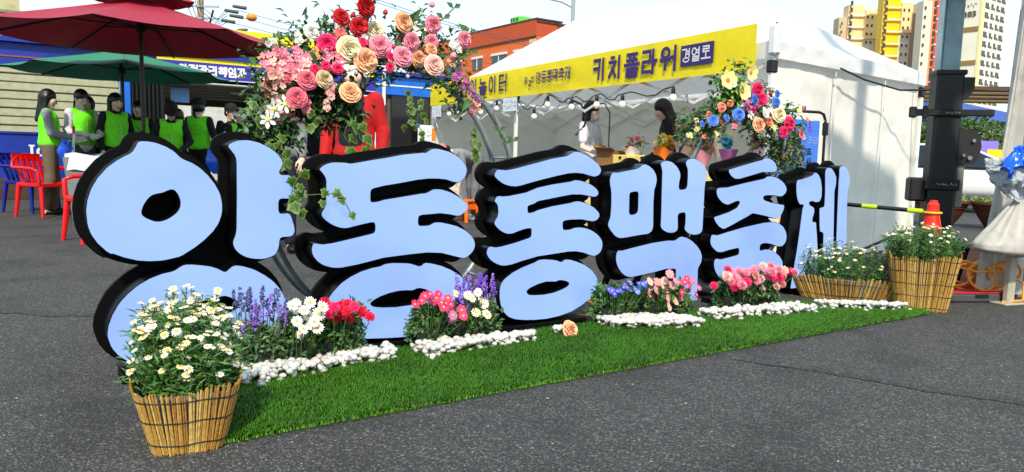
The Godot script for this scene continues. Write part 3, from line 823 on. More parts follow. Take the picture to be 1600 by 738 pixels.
# ---------------------------------------------------------------- turf
func turf() -> void:
	var base := worn("turf_base", lin(0.02, 0.06, 0.012), 0.95, 0.3, 6.0)
	var blade := MB.new()
	for b in 5:
		var a := TAU * b / 5.0 + R(-0.5, 0.5)
		var root := Vector3(cos(a), 0, sin(a)) * 0.004
		var out := Vector3(cos(a), 0, sin(a))
		var side := out.cross(Vector3.UP)
		var h := R(0.8, 1.15)
		var lean := R(0.15, 0.65)
		var w := 0.0015
		var p0 := root
		var p1 := root + Vector3.UP * 0.016 * h + out * 0.005 * lean
		var p2 := root + Vector3.UP * 0.029 * h + out * 0.019 * lean
		var nn := (out * 0.5 + Vector3.UP).normalized()
		blade.col = Color(1, 1, 1) * R(0.85, 1.1)
		blade.tri(p0 - side * w, p0 + side * w, p1 + side * w * 0.9, nn, nn, nn)
		blade.tri(p0 - side * w, p1 + side * w * 0.9, p1 - side * w * 0.9, nn, nn, nn)
		blade.tri(p1 - side * w * 0.9, p1 + side * w * 0.9, p2, nn, nn, nn)
	var bm := blade.mesh()
	var gm := leafy("turf_blade", Color.WHITE)
	gm.roughness = 0.42
	var fr := FastNoiseLite.new()
	fr.seed = 9; fr.frequency = 2.2
	var rolls := [
		["green artificial turf strip along the pebbles, the longer left piece with bright upright pile", -0.16, 2.56, 0.0, 46000],
		["darker artificial turf strip at the right end with flattened pile", 2.562, 4.24, 0.35, 27000],
	]
	for k in 2:
		var t := thing("turf_mat", rolls[k][0], "artificial turf", at_sign(0, 0, 0), "turf strips")
		var x0: float = rolls[k][1]
		var x1: float = rolls[k][2]
		var s := MB.new()
		var n := 28
		var edge: Array[Vector3] = []
		var back: Array[Vector3] = []
		for i in n + 1:
			var x := lerpf(x0, x1, float(i) / n)
			var zf := fr.get_noise_1d(x * 3.0) * 0.012 - 0.004
			var zb := -0.755 + fr.get_noise_1d(x * 3.0 + 50.0) * 0.012
			if x > 3.6: zb = lerpf(-0.755, -0.20, (x - 3.6) / 0.64)
			edge.append(Vector3(x, 0.006, zf)); back.append(Vector3(x, 0.006, zb))
		for i in n:
			s.quad(edge[i], edge[i + 1], back[i + 1], back[i], Vector3.UP)
			s.quad(edge[i], edge[i + 1], edge[i + 1] * Vector3(1, 0, 1), edge[i] * Vector3(1, 0, 1), Vector3(0, 0, 1))
			s.quad(back[i], back[i + 1], back[i + 1] * Vector3(1, 0, 1), back[i] * Vector3(1, 0, 1), Vector3(0, 0, -1))
		for q in [[0, -1.0], [n, 1.0]]:
			s.quad(edge[q[0]], back[q[0]], back[q[0]] * Vector3(1, 0, 1), edge[q[0]] * Vector3(1, 0, 1), Vector3(q[1], 0, 0))
		part("turf_backing", s.mesh(), t, Transform3D.IDENTITY, base)
		var places := []
		var tints := []
		var flat_: float = rolls[k][3]
		while places.size() < rolls[k][4]:
			var x := R(x0, x1)
			var f := (x - x0) / (x1 - x0) * n
			var i := mini(int(f), n - 1)
			var e := edge[i].lerp(edge[i + 1], f - i)
			var b := back[i].lerp(back[i + 1], f - i)
			var p := e.lerp(b, rng.randf())
			if p.z > e.z - 0.03 and rng.randf() < 0.25: p.z = e.z + R(-0.004, 0.006)
			var c := fr.get_noise_2d(x, p.z * 1.5)
			var tilt := Basis(Vector3.UP, R(0, TAU))
			tilt = Basis(Vector3(1, 0, 0.3).normalized(), R(-0.25, 0.35) + flat_ * 0.9) * tilt
			var sc := R(0.6, 1.0)
			places.append(X(p, tilt.scaled(Vector3(1.1, sc * (1.0 - 0.25 * flat_), 1.1))))
			var w := R(0.75, 1.3) * (1.0 + c * 0.35)
			tints.append(Color(0.056 * w + R(0, 0.024), 0.222 * w, 0.004 * w))
		multi("grass_pile", bm, places, t, gm, tints)

# ---------------------------------------------------------------- the six letter blocks
func outline(key: String) -> PackedVector2Array:
	var a: Array = LETTERS[key]
	var p := PackedVector2Array()
	for i in range(0, a.size(), 2): p.append(Vector2(a[i], a[i + 1]) / 1000.0)
	# soften the corners of the traced outline once
	var q := PackedVector2Array()
	var m := p.size()
	for i in m:
		var a0 := p[(i - 1 + m) % m]; var b := p[i]; var c := p[(i + 1) % m]
		if (b - a0).normalized().dot((c - b).normalized()) > 0.98:
			q.append(b)
		else:
			var e := 0.28
			q.append(b.lerp(a0, e * minf(1.0, 0.03 / maxf(0.001, b.distance_to(a0)))))
			q.append(b.lerp(c, e * minf(1.0, 0.03 / maxf(0.001, b.distance_to(c)))))
	return q

func sign_letters() -> void:
	var rows := [
		["yang_ring yang_ya yang_ring2", "lit letter block 양 at the near end, tall ring and double-barbed stroke over a wide ring"],
		["dong_top dong_ring", "lit letter block 동 second in the row, joined bars over a wide ring"],
		["tong_bar tong_mid tong_ring", "lit letter block 통 with three stacked bars over a slanted ring"],
		["maek_mieum maek_ae maek_giyeok", "lit letter block 맥 with a square loop beside an H shape over a hooked stroke"],
		["chuk_bar chuk_jieut chuk_low", "lit letter block 축 behind the pink mums, a capped spreading stroke over a forked bar"],
		["je_jieut je_eo je_i", "narrow lit letter block 제 at the far end by the reed planter"],
	]
	for r in rows:
		var t := thing("letter_block", r[1], "letter sign", at_sign(0, 0, FACE_Z), "six lit letter blocks of the sign")
		var plate: Array = []
		var deep := 0.16 if r[0].begins_with("yang") else 0.115
		var lo := 9.0
		var hi := -9.0
		for key in r[0].split(" "):
			var poly := outline(key)
			if Geometry2D.is_polygon_clockwise(poly): poly.reverse()
			var hole := PackedVector2Array()
			if LETTERS.has(key + "_hole"): hole = outline(key + "_hole")
			var w := MB.new()
			w.prism(poly, hole, -deep, -0.004)
			part("side_wall", w.mesh(), t, Transform3D.IDENTITY, M.black_gloss)
			var ins := Geometry2D.offset_polygon(poly, -0.0035, Geometry2D.JOIN_MITER)
			var hin := PackedVector2Array()
			if hole.size() > 2:
				hin = Geometry2D.offset_polygon(hole, 0.0035, Geometry2D.JOIN_MITER)[0]
				if Geometry2D.is_polygon_clockwise(hin) != Geometry2D.is_polygon_clockwise(hole): hin.reverse()
			var f := MB.new()
			f.prism(ins[0], hin, -0.006, 0.001)
			part("face", f.mesh(), t, Transform3D.IDENTITY, M.lit_face)
			for p in Geometry2D.offset_polygon(poly, 0.034, Geometry2D.JOIN_ROUND):
				if not Geometry2D.is_polygon_clockwise(p): plate.append(p)
			for p in poly:
				lo = minf(lo, p.x); hi = maxf(hi, p.x)
		var merged := true
		while merged:
			merged = false
			for i in plate.size():
				for j in range(i + 1, plate.size()):
					var m := Geometry2D.merge_polygons(plate[i], plate[j])
					var outer := []
					for p in m:
						if not Geometry2D.is_polygon_clockwise(p): outer.append(p)
					if outer.size() == 1:
						plate[i] = outer[0]
						plate.remove_at(j)
						merged = true
						break
				if merged: break
		for p in plate:
			var b := MB.new()
			for i in p.size(): p[i] = Vector2(p[i].x, maxf(p[i].y, 0.004))
			b.prism(p, PackedVector2Array(), -deep - 0.03, -deep - 0.0005)
			part("back_plate", b.mesh(), t, Transform3D.IDENTITY, M.black_matte)
		var foot := MB.new()
		foot.box(Vector3((lo + hi) / 2, 0.0175, -0.07), Vector3((hi - lo) * 0.74, 0.035, 0.15), Basis.IDENTITY, 0.004)
		for s in [0.36, 0.70]:
			foot.bar(Vector3(lerpf(lo, hi, s), 0.02, -0.42), Vector3(lerpf(lo, hi, s), 0.02, -0.14), 0.04, 0.03)
			foot.bar(Vector3(lerpf(lo, hi, s), 0.03, -0.40), Vector3(lerpf(lo, hi, s), 0.55, -0.13), 0.03, 0.03)
		part("base_frame", foot.mesh(), t, Transform3D.IDENTITY, M.black_matte)

# ---------------------------------------------------------------- lettering
# Hangul is drawn from strokes: each letter part is a few lines in a unit box (x right, y up), set into the syllable block by its vowel.
const LEAD := "ㄱㄲㄴㄷㄸㄹㅁㅂㅃㅅㅆㅇㅈㅉㅊㅋㅌㅍㅎ"
const VOWEL := "ㅏㅐㅑㅒㅓㅔㅕㅖㅗㅘㅙㅚㅛㅜㅝㅞㅟㅠㅡㅢㅣ"
const TAIL := " ㄱㄲㄳㄴㄵㄶㄷㄹㄺㄻㄼㄽㄾㄿㅀㅁㅂㅄㅅㅆㅇㅈㅊㅋㅌㅍㅎ"
const STROKES := {
	"ㄱ": [[0, 1, 1, 1, 0.8, 0]], "ㄴ": [[0, 1, 0, 0, 1, 0]], "ㄷ": [[1, 1, 0, 1, 0, 0, 1, 0]], "ㄹ": [[0, 1, 1, 1, 1, 0.5, 0, 0.5, 0, 0, 1, 0]],
	"ㅁ": [[0, 0, 0, 1, 1, 1, 1, 0, 0, 0]], "ㅂ": [[0, 1, 0, 0, 1, 0, 1, 1], [0, 0.5, 1, 0.5]], "ㅅ": [[0.5, 1, 0.45, 0.6, 0, 0], [0.45, 0.6, 1, 0]],
	"ㅇ": [["o"]], "ㅈ": [[0, 1, 1, 1, 0.5, 0.55, 0, 0], [0.55, 0.6, 1, 0]], "ㅊ": [[0.3, 1, 0.7, 1], [0, 0.76, 1, 0.76, 0.5, 0.42, 0, 0], [0.55, 0.45, 1, 0]],
	"ㅋ": [[0, 1, 1, 1, 0.8, 0], [0, 0.55, 0.9, 0.55]], "ㅌ": [[1, 1, 0, 1, 0, 0, 1, 0], [0, 0.5, 1, 0.5]], "ㅍ": [[0, 1, 1, 1], [0, 0, 1, 0], [0.3, 1, 0.3, 0], [0.7, 1, 0.7, 0]],
	"ㅎ": [[0.3, 1, 0.7, 1], [0, 0.72, 1, 0.72], ["s"]],
	"ㅏ": [[0.4, 1, 0.4, 0], [0.4, 0.52, 1, 0.52]], "ㅑ": [[0.4, 1, 0.4, 0], [0.4, 0.66, 1, 0.66], [0.4, 0.36, 1, 0.36]], "ㅓ": [[0.8, 1, 0.8, 0], [0.1, 0.55, 0.8, 0.55]], "ㅕ": [[0.8, 1, 0.8, 0], [0.1, 0.68, 0.8, 0.68], [0.1, 0.36, 0.8, 0.36]],
	"ㅐ": [[0.25, 1, 0.25, 0], [0.85, 1, 0.85, 0], [0.25, 0.5, 0.85, 0.5]], "ㅔ": [[0.5, 1, 0.5, 0], [0.95, 1, 0.95, 0], [0.0, 0.55, 0.5, 0.55]], "ㅣ": [[0.6, 1, 0.6, 0]],
	"ㅗ": [[0, 0.1, 1, 0.1], [0.5, 0.1, 0.5, 0.9]], "ㅛ": [[0, 0.1, 1, 0.1], [0.3, 0.1, 0.3, 0.9], [0.7, 0.1, 0.7, 0.9]], "ㅜ": [[0, 0.9, 1, 0.9], [0.5, 0.9, 0.5, 0]], "ㅠ": [[0, 0.9, 1, 0.9], [0.3, 0.9, 0.3, 0], [0.7, 0.9, 0.7, 0]], "ㅡ": [[0, 0.5, 1, 0.5]],
}

func jamo(key: String, b: Rect2, out: Array) -> void:
	if not STROKES.has(key): return
	for s in STROKES[key]:
		var p := PackedVector2Array()
		if s[0] is String:
			var whole: bool = s[0] == "o"
			for k in 19:
				var a := TAU * k / 18.0
				p.append(b.position + b.size * Vector2(0.5 + 0.5 * cos(a), (0.5 + 0.5 * sin(a)) * (1.0 if whole else 0.5)))
		else:
			for i in range(0, s.size(), 2): p.append(b.position + b.size * Vector2(s[i], s[i + 1]))
		out.append(p)

func syllable(ch: String) -> Array:
	var out := []
	var code := ch.unicode_at(0) - 0xAC00
	if code < 0 or code > 11171: return out
	var l := LEAD[code / 588]
	var v := VOWEL[(code % 588) / 28]
	var t := TAIL[code % 28]
	var tail := t != " "
	var low := 0.40 if tail else 0.06
	if v in "ㅏㅑㅓㅕㅣㅐㅔ":
		jamo(l, Rect2(0.05, low + 0.04, 0.48, 0.90 - low), out)
		jamo(v, Rect2(0.58, low - 0.02, 0.36, 0.98 - low), out)
	elif v in "ㅗㅛㅜㅠㅡ":
		var mid := 0.56 if tail else 0.46
		jamo(l, Rect2(0.16, mid + 0.12, 0.68, 0.82 - mid), out)
		var vb := 0.40 if tail else 0.06
		jamo(v, Rect2(0.0, vb, 1.0, mid - vb + 0.04), out)
	else:
		jamo(l, Rect2(0.06, 0.56, 0.46, 0.38), out)
		var pair: Array = {"ㅘ": ["ㅗ", "ㅏ"], "ㅝ": ["ㅜ", "ㅓ"], "ㅟ": ["ㅜ", "ㅣ"], "ㅚ": ["ㅗ", "ㅣ"], "ㅢ": ["ㅡ", "ㅣ"]}.get(v, ["ㅗ", "ㅣ"])
		jamo(pair[0], Rect2(0.0, low + 0.05, 0.58, 0.42 if not tail else 0.22), out)
		jamo(pair[1], Rect2(0.60, low - 0.02, 0.36, 0.98 - low), out)
	if tail: jamo(t, Rect2(0.16, 0.02, 0.70, 0.30), out)
	return out

func hangul(text: String, high: float, weight: float, parent: Node3D, place: Transform3D, ink: Material, squeeze := 0.92, gap := 0.16) -> void:
	# flat letters 2 mm proud of z = 0, from x = 0 to the right, each a part of its own
	var x := 0.0
	var lift := 0.0
	for ch in text:
		if ch == " ":
			x += high * 0.35
			continue
		var b := MB.new()
		var strokes := syllable(ch)
		if ch == "|": strokes = [PackedVector2Array([Vector2(0.3, 0.0), Vector2(0.3, 1.0)])]
		for s in strokes:
			var p := PackedVector2Array()
			for q in s: p.append(Vector2(x, 0) + q * Vector2(high * squeeze, high))
			var closed: bool = p[0].distance_to(p[p.size() - 1]) < 0.0001
			lift += 0.00012
			if closed:
				p.remove_at(p.size() - 1)
				if p.size() > 4:
					var mid := Vector2.ZERO
					for q in p: mid += q / p.size()
					for i in p.size():
						var a := p[i]; var c := p[(i + 1) % p.size()]
						var da := (a - mid).normalized() * weight * high * 0.5
						var dc := (c - mid).normalized() * weight * high * 0.5
						b.quad(v3(a + da, 0.002 + lift), v3(c + dc, 0.002 + lift), v3(c - dc, 0.002 + lift), v3(a - da, 0.002 + lift), Vector3(0, 0, 1))
					continue
				p.append(p[0])
			for i in p.size() - 1:
				lift += 0.00004
				var d := (p[i + 1] - p[i]).normalized() * weight * high * 0.5
				var e := d.orthogonal()
				b.quad(v3(p[i] - d * 0.9 + e, 0.002 + lift), v3(p[i + 1] + d * 0.9 + e, 0.002 + lift), v3(p[i + 1] + d * 0.9 - e, 0.002 + lift), v3(p[i] - d * 0.9 - e, 0.002 + lift), Vector3(0, 0, 1))
		part("letter", b.mesh(), parent, place, ink)
		x += high * (squeeze + gap) * (0.6 if ch == "|" else 1.0)

func v3(p: Vector2, z: float) -> Vector3:
	return Vector3(p.x, p.y, z)

func latin(text: String, high: float, depth := 0.004, bold := true) -> TextMesh:
	var t := TextMesh.new()
	var f := SystemFont.new()
	f.font_names = PackedStringArray(["Droid Sans"])
	f.font_weight = 700 if bold else 400
	t.font = f
	t.text = text
	t.font_size = 64
	t.pixel_size = high / 46.0
	t.depth = depth
	t.horizontal_alignment = HORIZONTAL_ALIGNMENT_LEFT
	return t

func scribble(wide: float, high: float, lines: int, seed_: int) -> ArrayMesh:
	# handwriting or print too small to read: short marks in rows
	var r := RandomNumberGenerator.new()
	r.seed = seed_
	var b := MB.new()
	for l in lines:
		var y := -high * (l + 0.5) / lines
		var x := 0.0
		while x < wide:
			var s := high / lines
			for k in 2:
				var a := Vector2(x + r.randf() * s * 0.5, y + (r.randf() - 0.5) * s * 0.6)
				var e := a + Vector2(r.randf_range(-0.3, 0.5), r.randf_range(-0.4, 0.4)) * s
				var d := (e - a).normalized().orthogonal() * s * 0.05
				b.quad(v3(a + d, 0.002 + k * 0.0003), v3(e + d, 0.002 + k * 0.0003), v3(e - d, 0.002 + k * 0.0003), v3(a - d, 0.002 + k * 0.0003), Vector3(0, 0, 1))
			x += s * r.randf_range(0.5, 0.8)
	return b.mesh()

func fine_print(called: String, mesh: Mesh, parent: Node3D, x: Transform3D, ink: Material) -> void:
	part(called, mesh, parent, x, ink).set_meta("kind", "stuff")

func boxed(at: Vector3, size: Vector3, bevel := 0.0, b := Basis.IDENTITY) -> ArrayMesh:
	var m := MB.new()
	m.box(at, size, b, bevel)
	return m.mesh()

func span(x0: float, x1: float, y0: float, y1: float, z0: float, z1: float, bevel := 0.0) -> ArrayMesh:
	return boxed(Vector3((x0 + x1) / 2, (y0 + y1) / 2, (z0 + z1) / 2), Vector3(absf(x1 - x0), absf(y1 - y0), absf(z1 - z0)), bevel)

# ---------------------------------------------------------------- market hall on the left, parallel to the sign
func market_hall() -> void:
	var deep := worn("deep_blue", Color(0.035, 0.19, 0.64), 0.45, 0.22, 0.8)
	var bright := worn("bright_blue", Color(0.05, 0.42, 0.85), 0.4, 0.18, 0.8)
	var cream := worn("shutter_cream", Color(0.66, 0.66, 0.54), 0.6, 0.25, 1.2)
	var brown := worn("hall_brown", Color(0.30, 0.20, 0.16), 0.7, 0.3, 1.0)
	var beige := worn("ceiling_beige", Color(0.56, 0.54, 0.47), 0.7, 0.3, 0.9)
	var dark := worn("hall_dark", Color(0.10, 0.10, 0.11), 0.7, 0.3, 1.0)
	var white := worn("hall_white", Color(0.82, 0.82, 0.80), 0.7, 0.15, 0.6)
	var t := thing("market_hall", "long blue market hall with cream shutter and dark open bays behind the volunteers", "building", at_sign(0, 0, HALL_Z))
	part("fascia", span(-5.0, 5.9, 2.27, 2.68, 0.0, -0.5, 0.01), t, X(), deep)
	part("fascia", span(5.9, 9.6, 2.25, 2.66, 0.03, -0.5, 0.01), t, X(), bright)
	part("fascia_stripe", span(-5.0, 1.6, 2.43, 2.455, 0.012, 0.0), t, X(), mat("stripe_red", Color(0.55, 0.28, 0.26), 0.5))
	part("fascia_stripe", span(5.93, 9.6, 2.445, 2.475, 0.042, 0.03), t, X(), M.white_paint)
	part("roof", span(-5.2, 9.7, 2.68, 2.76, 0.12, -5.2), t, X(), deep)
	part("lower_wall", span(-5.0, 1.04, 0.36, 1.13, 0.0, -0.3), t, X(), deep)
	part("plinth", span(-5.0, 1.6, 0.0, 0.36, 0.16, -0.3, 0.01), t, X(), brown)
	var sl := boxed(Vector3.ZERO, Vector3(3.78, 0.140, 0.05), 0.012)
	for k in 8:
		part("slat", sl, t, X(Vector3(-0.86, 1.20 + k * 0.147, -0.06 + 0.008 * (k % 2)), rot(Vector3.RIGHT, -9.0)), cream)
	part("window_frame", span(-2.84, 1.04, 1.13, 1.165, 0.03, -0.2), t, X(), deep)
	part("window_frame", span(-2.84, -2.75, 1.165, 2.27, 0.03, -0.2), t, X(), deep)
	part("back_panel", span(-5.0, 1.04, 1.165, 2.27, -0.2, -0.3), t, X(), dark)
	part("corner_post", span(1.04, 1.2, 0.3, 2.27, 0.05, -0.1, 0.01), t, X(), bright)
	var lv := boxed(Vector3.ZERO, Vector3(0.055, 1.96, 0.03), 0.005)
	for k in 8:
		part("slat", lv, t, X(Vector3(1.24 + k * 0.07, 1.28, 0.0), rot(Vector3.UP, 35)), M.black_plastic)
	part("louvre_back", span(1.2, 1.76, 0.3, 2.27, -0.05, -0.1), t, X(), dark)
	# the open bay: walls, a slatted ceiling, and the bright yard behind it
	part("bay_wall", span(1.72, 1.80, 0.0, 2.27, -0.1, -4.6), t, X(), brown)
	part("bay_wall", span(4.30, 4.40, 0.0, 2.27, -0.5, -4.6), t, X(), dark)
	var board := boxed(Vector3.ZERO, Vector3(2.5, 0.03, 0.40), 0.004)
	for k in 10:
		part("plank", board, t, X(Vector3(3.05, 2.20 + 0.012 * (k % 2), -0.32 - k * 0.43)), beige)
	part("ceiling_tube", span(3.2, 4.1, 2.12, 2.16, -1.0, -1.1, 0.01), t, X(), M.white_paint)
	part("pillar", span(3.06, 3.26, 0.0, 2.2, -4.4, -4.6, 0.01), t, X(), worn("pillar_grey", Color(0.45, 0.47, 0.50), 0.6))
	part("lintel", span(1.8, 4.3, 2.02, 2.2, -4.45, -4.6), t, X(), beige)
	part("end_wall", span(4.4, 6.1, 0.0, 2.27, -2.2, -2.3), t, X(), dark)
	part("counter", span(4.4, 6.08, 0.0, 0.78, -0.55, -0.9), t, X(), dark)
	part("counter_top", span(4.4, 6.1, 0.78, 0.84, -0.45, -0.98, 0.01), t, X(), worn("counter_pink", Color(0.50, 0.33, 0.28), 0.5))
	part("bay_floor", span(1.75, 6.1, 0.0, 0.03, 0.0, -4.6), t, X(), worn("floor_grey", Color(0.34, 0.33, 0.32), 0.8))
	# window at the right end
	part("corner_post", span(6.1, 6.26, 0.0, 2.25, 0.05, -0.12, 0.01), t, X(), bright)
	part("corner_post", span(7.42, 7.56, 0.0, 2.25, 0.05, -0.12, 0.01), t, X(), worn("post_grey", Color(0.60, 0.60, 0.55), 0.6))
	part("lower_wall", span(6.26, 7.42, 0.0, 1.0, 0.0, -0.2), t, X(), bright)
	part("sill", span(6.24, 7.44, 1.0, 1.05, 0.10, -0.2, 0.01), t, X(), bright)
	var pane := mat("dark_glass", Color(0.10, 0.085, 0.07), 0.08)
	part("pane", span(6.45, 7.42, 1.05, 2.25, -0.03, -0.05), t, X(), pane)
	part("pane", span(6.26, 6.43, 1.05, 2.25, -0.06, -0.08), t, X(), worn("curtain_brown", Color(0.36, 0.31, 0.25), 0.8))
	part("mullion", span(6.43, 6.45, 1.05, 2.25, -0.01, -0.08), t, X(), dark)
	part("side_wall", span(7.56, 9.6, 0.0, 2.25, 0.0, -0.2), t, X(), bright)
	part("drain_pipe", span(6.16, 6.23, 2.0, 2.72, 0.14, 0.07, 0.01), t, X(), M.white_paint)
	part("wall_lettering", latin("Ic", 0.20, 0.006), t, X(Vector3(-0.42, 0.84, 0.004)), M.white_paint)
	# the yard behind the bay
	var y := thing("yard_wall", "pale sunlit yard wall seen through the open bay of the hall", "wall", at_sign(0, 0, HALL_Z - 9.0))
	part("wall", span(0.0, 9.0, 0.0, 3.4, 0.0, -0.2), y, X(), white)
	part("coping", span(-0.05, 9.05, 3.4, 3.5, 0.04, -0.24), y, X(), beige)
	tag(part("blue_notice", span(-0.17, 0.17, -0.16, 0.12, 0.0, -0.02), self, at_sign(2.15, 2.02, HALL_Z - 0.6), mat("notice_blue", Color(0.42, 0.68, 0.92), 0.4)), "light blue notice board hanging in the open bay above the capped volunteers", "notice")
	var po := thing("paper_poster", "white handwritten paper taped to the dark window at the right end of the blue hall", "poster", at_sign(7.02, 1.62, HALL_Z + 0.13))
	part("sheet", span(0.0, 0.46, -0.62, 0.0, 0.004, 0.0), po, X(), M.white_paint)
	fine_print("writing", scribble(0.34, 0.42, 4, 5), po, X(Vector3(0.06, -0.1, 0.003)), mat("ink_grey", Color(0.35, 0.33, 0.38), 0.7))
	part("tape", span(-0.05, 0.05, -0.03, 0.03, 0.008, 0.004), po, X(), bright)
	# the banner over the fascia
	var bn := thing("hall_banner", "yellow and violet banner over the hall fascia reading 안전관리책임자", "banner", at_sign(0, 0, HALL_Z + 0.06))
	var violet := worn("banner_violet", Color(0.18, 0.16, 0.66), 0.55, 0.1, 2.0)
	var yellow := worn("banner_yellow", Color(0.97, 0.88, 0.02), 0.55, 0.08, 2.0)
	part("violet_strip", span(1.65, 6.0, 2.30, 2.60, 0.0, 0.02), bn, X(), violet)
	part("yellow_field", span(1.65, 6.0, 2.60, 3.28, 0.0, 0.02), bn, X(), yellow)
	part("edge_line", span(1.65, 6.0, 2.285, 2.30, 0.0, 0.02), bn, X(), M.white_paint)
	hangul("안전관리책임자 | 임", 0.175, 0.20, bn, X(Vector3(2.03, 2.365, 0.022)), M.white_paint, 0.92, 0.10)
	var ring := MB.new()
	ring.grid(24, 1, func(a, b): return Vector3(cos(a * TAU) * (0.30 - 0.10 * b), sin(a * TAU) * (0.17 - 0.07 * b), 0.004))
	for k in 3:
		part("emblem_ring", ring.mesh(), bn, X(Vector3(3.45 + k * 0.75, 2.84, 0.02)), violet)
	var cb := thing("cream_building", "plain cream building rising over the left end of the blue hall", "building", Transform3D(SB, Vector3(-21.2, 0, -27.5)))
	part("wall", span(-7.5, 2.55, 0.0, 7.6, 0.0, -8.0), cb, X(), worn("cream_wall", Color(0.78, 0.75, 0.58), 0.8, 0.25, 0.25))
	part("ledge", span(-7.6, 2.6, 4.4, 4.55, 0.1, 0.0), cb, X(), beige)
	part("ledge", span(-7.6, 2.6, 5.95, 6.05, 0.08, 0.0), cb, X(), beige)
	part("window", span(-6.0, -3.6, 2.6, 4.0, 0.03, -0.05), cb, X(), pane)
	part("window", span(-2.2, 0.2, 2.6, 4.0, 0.03, -0.05), cb, X(), pane)

# ---------------------------------------------------------------- far buildings
func far_buildings() -> void:
	var brick := worn("far_brick", Color(0.80, 0.33, 0.17), 0.8, 0.22, 0.7)
	var brick2 := worn("far_brick_light", Color(0.90, 0.44, 0.20), 0.8, 0.2, 0.7)
	var glass := mat("far_glass", Color(0.22, 0.27, 0.28), 0.15)
	var t := thing("brick_building", "orange brick building with a flat parapet rising behind the tent roof", "building", X(Vector3(1.6, 0, -62.0), rot(Vector3.UP, -54)))
	part("wall", span(-22.0, 0.0, 0.0, 12.1, 0.0, -5.0), t, X(), brick2)
	part("upper_wall", span(-12.0, 0.02, 11.0, 12.3, 0.06, -2.6), t, X(), brick)
	part("side_wall", span(-4.0, 0.04, 0.0, 12.1, -5.0, -14.0), t, X(), brick)
	part("parapet", span(-22.1, 0.1, 12.1, 12.24, 0.02, -5.1), t, X(), mat("trim_dark", Color(0.32, 0.20, 0.15), 0.6))
	part("parapet", span(-12.1, 0.12, 12.3, 12.42, 0.1, -2.7), t, X(), M.trim_dark)
	part("ledge", span(-22.0, 0.06, 10.9, 11.0, 0.12, 0.0), t, X(), M.trim_dark)
	for q in [[-3.0, 1.0], [-6.4, 2.2], [-9.6, 1.6], [-14.0, 2.4]]:
		var w := part("window", span(q[0], q[0] + q[1], 8.9, 9.9, 0.05, -0.1), t, X(), glass)
		part("sill", span(q[0] - 0.1, q[0] + q[1] + 0.1, 9.9, 10.1, 0.12, 0.0), w, X(), M.white_paint)
		part("mullion", span(q[0] + q[1] / 2 - 0.05, q[0] + q[1] / 2 + 0.05, 8.9, 9.9, 0.09, 0.05), w, X(), M.white_paint)
	part("cream_band", span(-0.9, 0.0, 10.2, 10.75, 0.04, 0.0), t, X(), mat("band_cream", Color(0.85, 0.74, 0.55), 0.7))
	var tank := part("roof_tank", span(-4.6, -3.2, 12.4, 13.1, -0.6, -2.0, 0.05), t, X(), mat("tank_green", Color(0.38, 0.80, 0.28), 0.5))
	for k in 3: part("vent", span(-4.5 + k * 0.42, -4.3 + k * 0.42, 12.75, 12.98, -0.55, -0.6), tank, X(), glass)
	# apartment towers: [what, label, x of the middle at its distance, width, height, distance, blocks...]
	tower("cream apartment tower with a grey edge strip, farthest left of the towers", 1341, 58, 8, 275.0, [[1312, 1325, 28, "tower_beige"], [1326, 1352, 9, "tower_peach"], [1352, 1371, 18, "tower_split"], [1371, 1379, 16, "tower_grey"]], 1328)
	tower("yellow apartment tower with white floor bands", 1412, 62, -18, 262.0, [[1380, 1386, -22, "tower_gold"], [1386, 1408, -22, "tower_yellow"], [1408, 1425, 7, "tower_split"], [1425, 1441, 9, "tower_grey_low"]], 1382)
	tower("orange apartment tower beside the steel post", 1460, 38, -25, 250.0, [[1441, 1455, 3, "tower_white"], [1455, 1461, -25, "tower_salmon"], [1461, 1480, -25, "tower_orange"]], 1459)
	# the white gable tower
	var z := 240.0
	var px_m := z / 1150.0
	var w := thing("apartment_tower", "white apartment tower with brown gable bands and a small red emblem, farthest right", "apartment tower", X(Vector3((1535 - 806) * px_m * 0.968, 0, -z), rot(Vector3.UP, -55)), "apartment towers")
	var cream := worn("tower_cream", Color(0.93, 0.91, 0.83), 0.8, 0.06, 0.02)
	var top := 66.0
	part("wall", span(-7.6, 0.0, 0.0, top + 6.0, 0.0, -17.0), w, X(), cream)
	part("gable_top", span(-7.65, 0.05, top - 11.0, top + 6.05, 0.06, -1.0), w, X(), mat("tower_apricot", Color(0.95, 0.80, 0.56), 0.8))
	part("corner_strip", span(-0.5, 0.15, 0.0, top + 6.0, 0.1, -1.4), w, X(), mat("tower_straw", Color(0.93, 0.87, 0.62), 0.8))
	for y in [34.2, 44.8]: part("band", span(-7.7, -0.55, y, y + 1.5, 0.2, 0.0), w, X(), mat("band_brown", Color(0.58, 0.45, 0.27), 0.8))
	part("emblem", span(-5.2, -2.8, top - 10.0, top - 6.9, 0.2, 0.0), w, X(), mat("emblem_red", Color(0.42, 0.10, 0.08), 0.6))
	part("tower_number", latin("103", 1.7, 0.2), w, X(Vector3(-5.4, 50.3, 0.15)), mat("ink_brown", Color(0.30, 0.24, 0.20), 0.7))
	fine_print("tower_marks", scribble(5.6, 1.8, 1, 8), w, X(Vector3(-6.6, 54.0, 0.1)), M.ink_brown)
	var win := MB.new()
	for f in 23:
		for k in 4:
			win.box(Vector3(0.0, 2.0 + f * 3.0, -3.2 - k * 3.7), Vector3(0.3, 1.7, 1.3 if k % 3 else 2.2))
			win.box(Vector3(0.0, 1.4 + f * 3.0, -4.6 - k * 3.7), Vector3(0.3, 0.7, 0.7))
	part("window_panes", win.mesh(), w, X(), mat("tower_glass", Color(0.24, 0.24, 0.27), 0.3)).set_meta("kind", "stuff")
	var blue := worn("roof_blue", Color(0.03, 0.24, 0.62), 0.4, 0.15, 0.3)
	var br := thing("blue_roofed_market", "long low market shed with a bright blue metal roof", "building", X(Vector3(28.0, 0, -56.0)))
	var rf := MB.new()
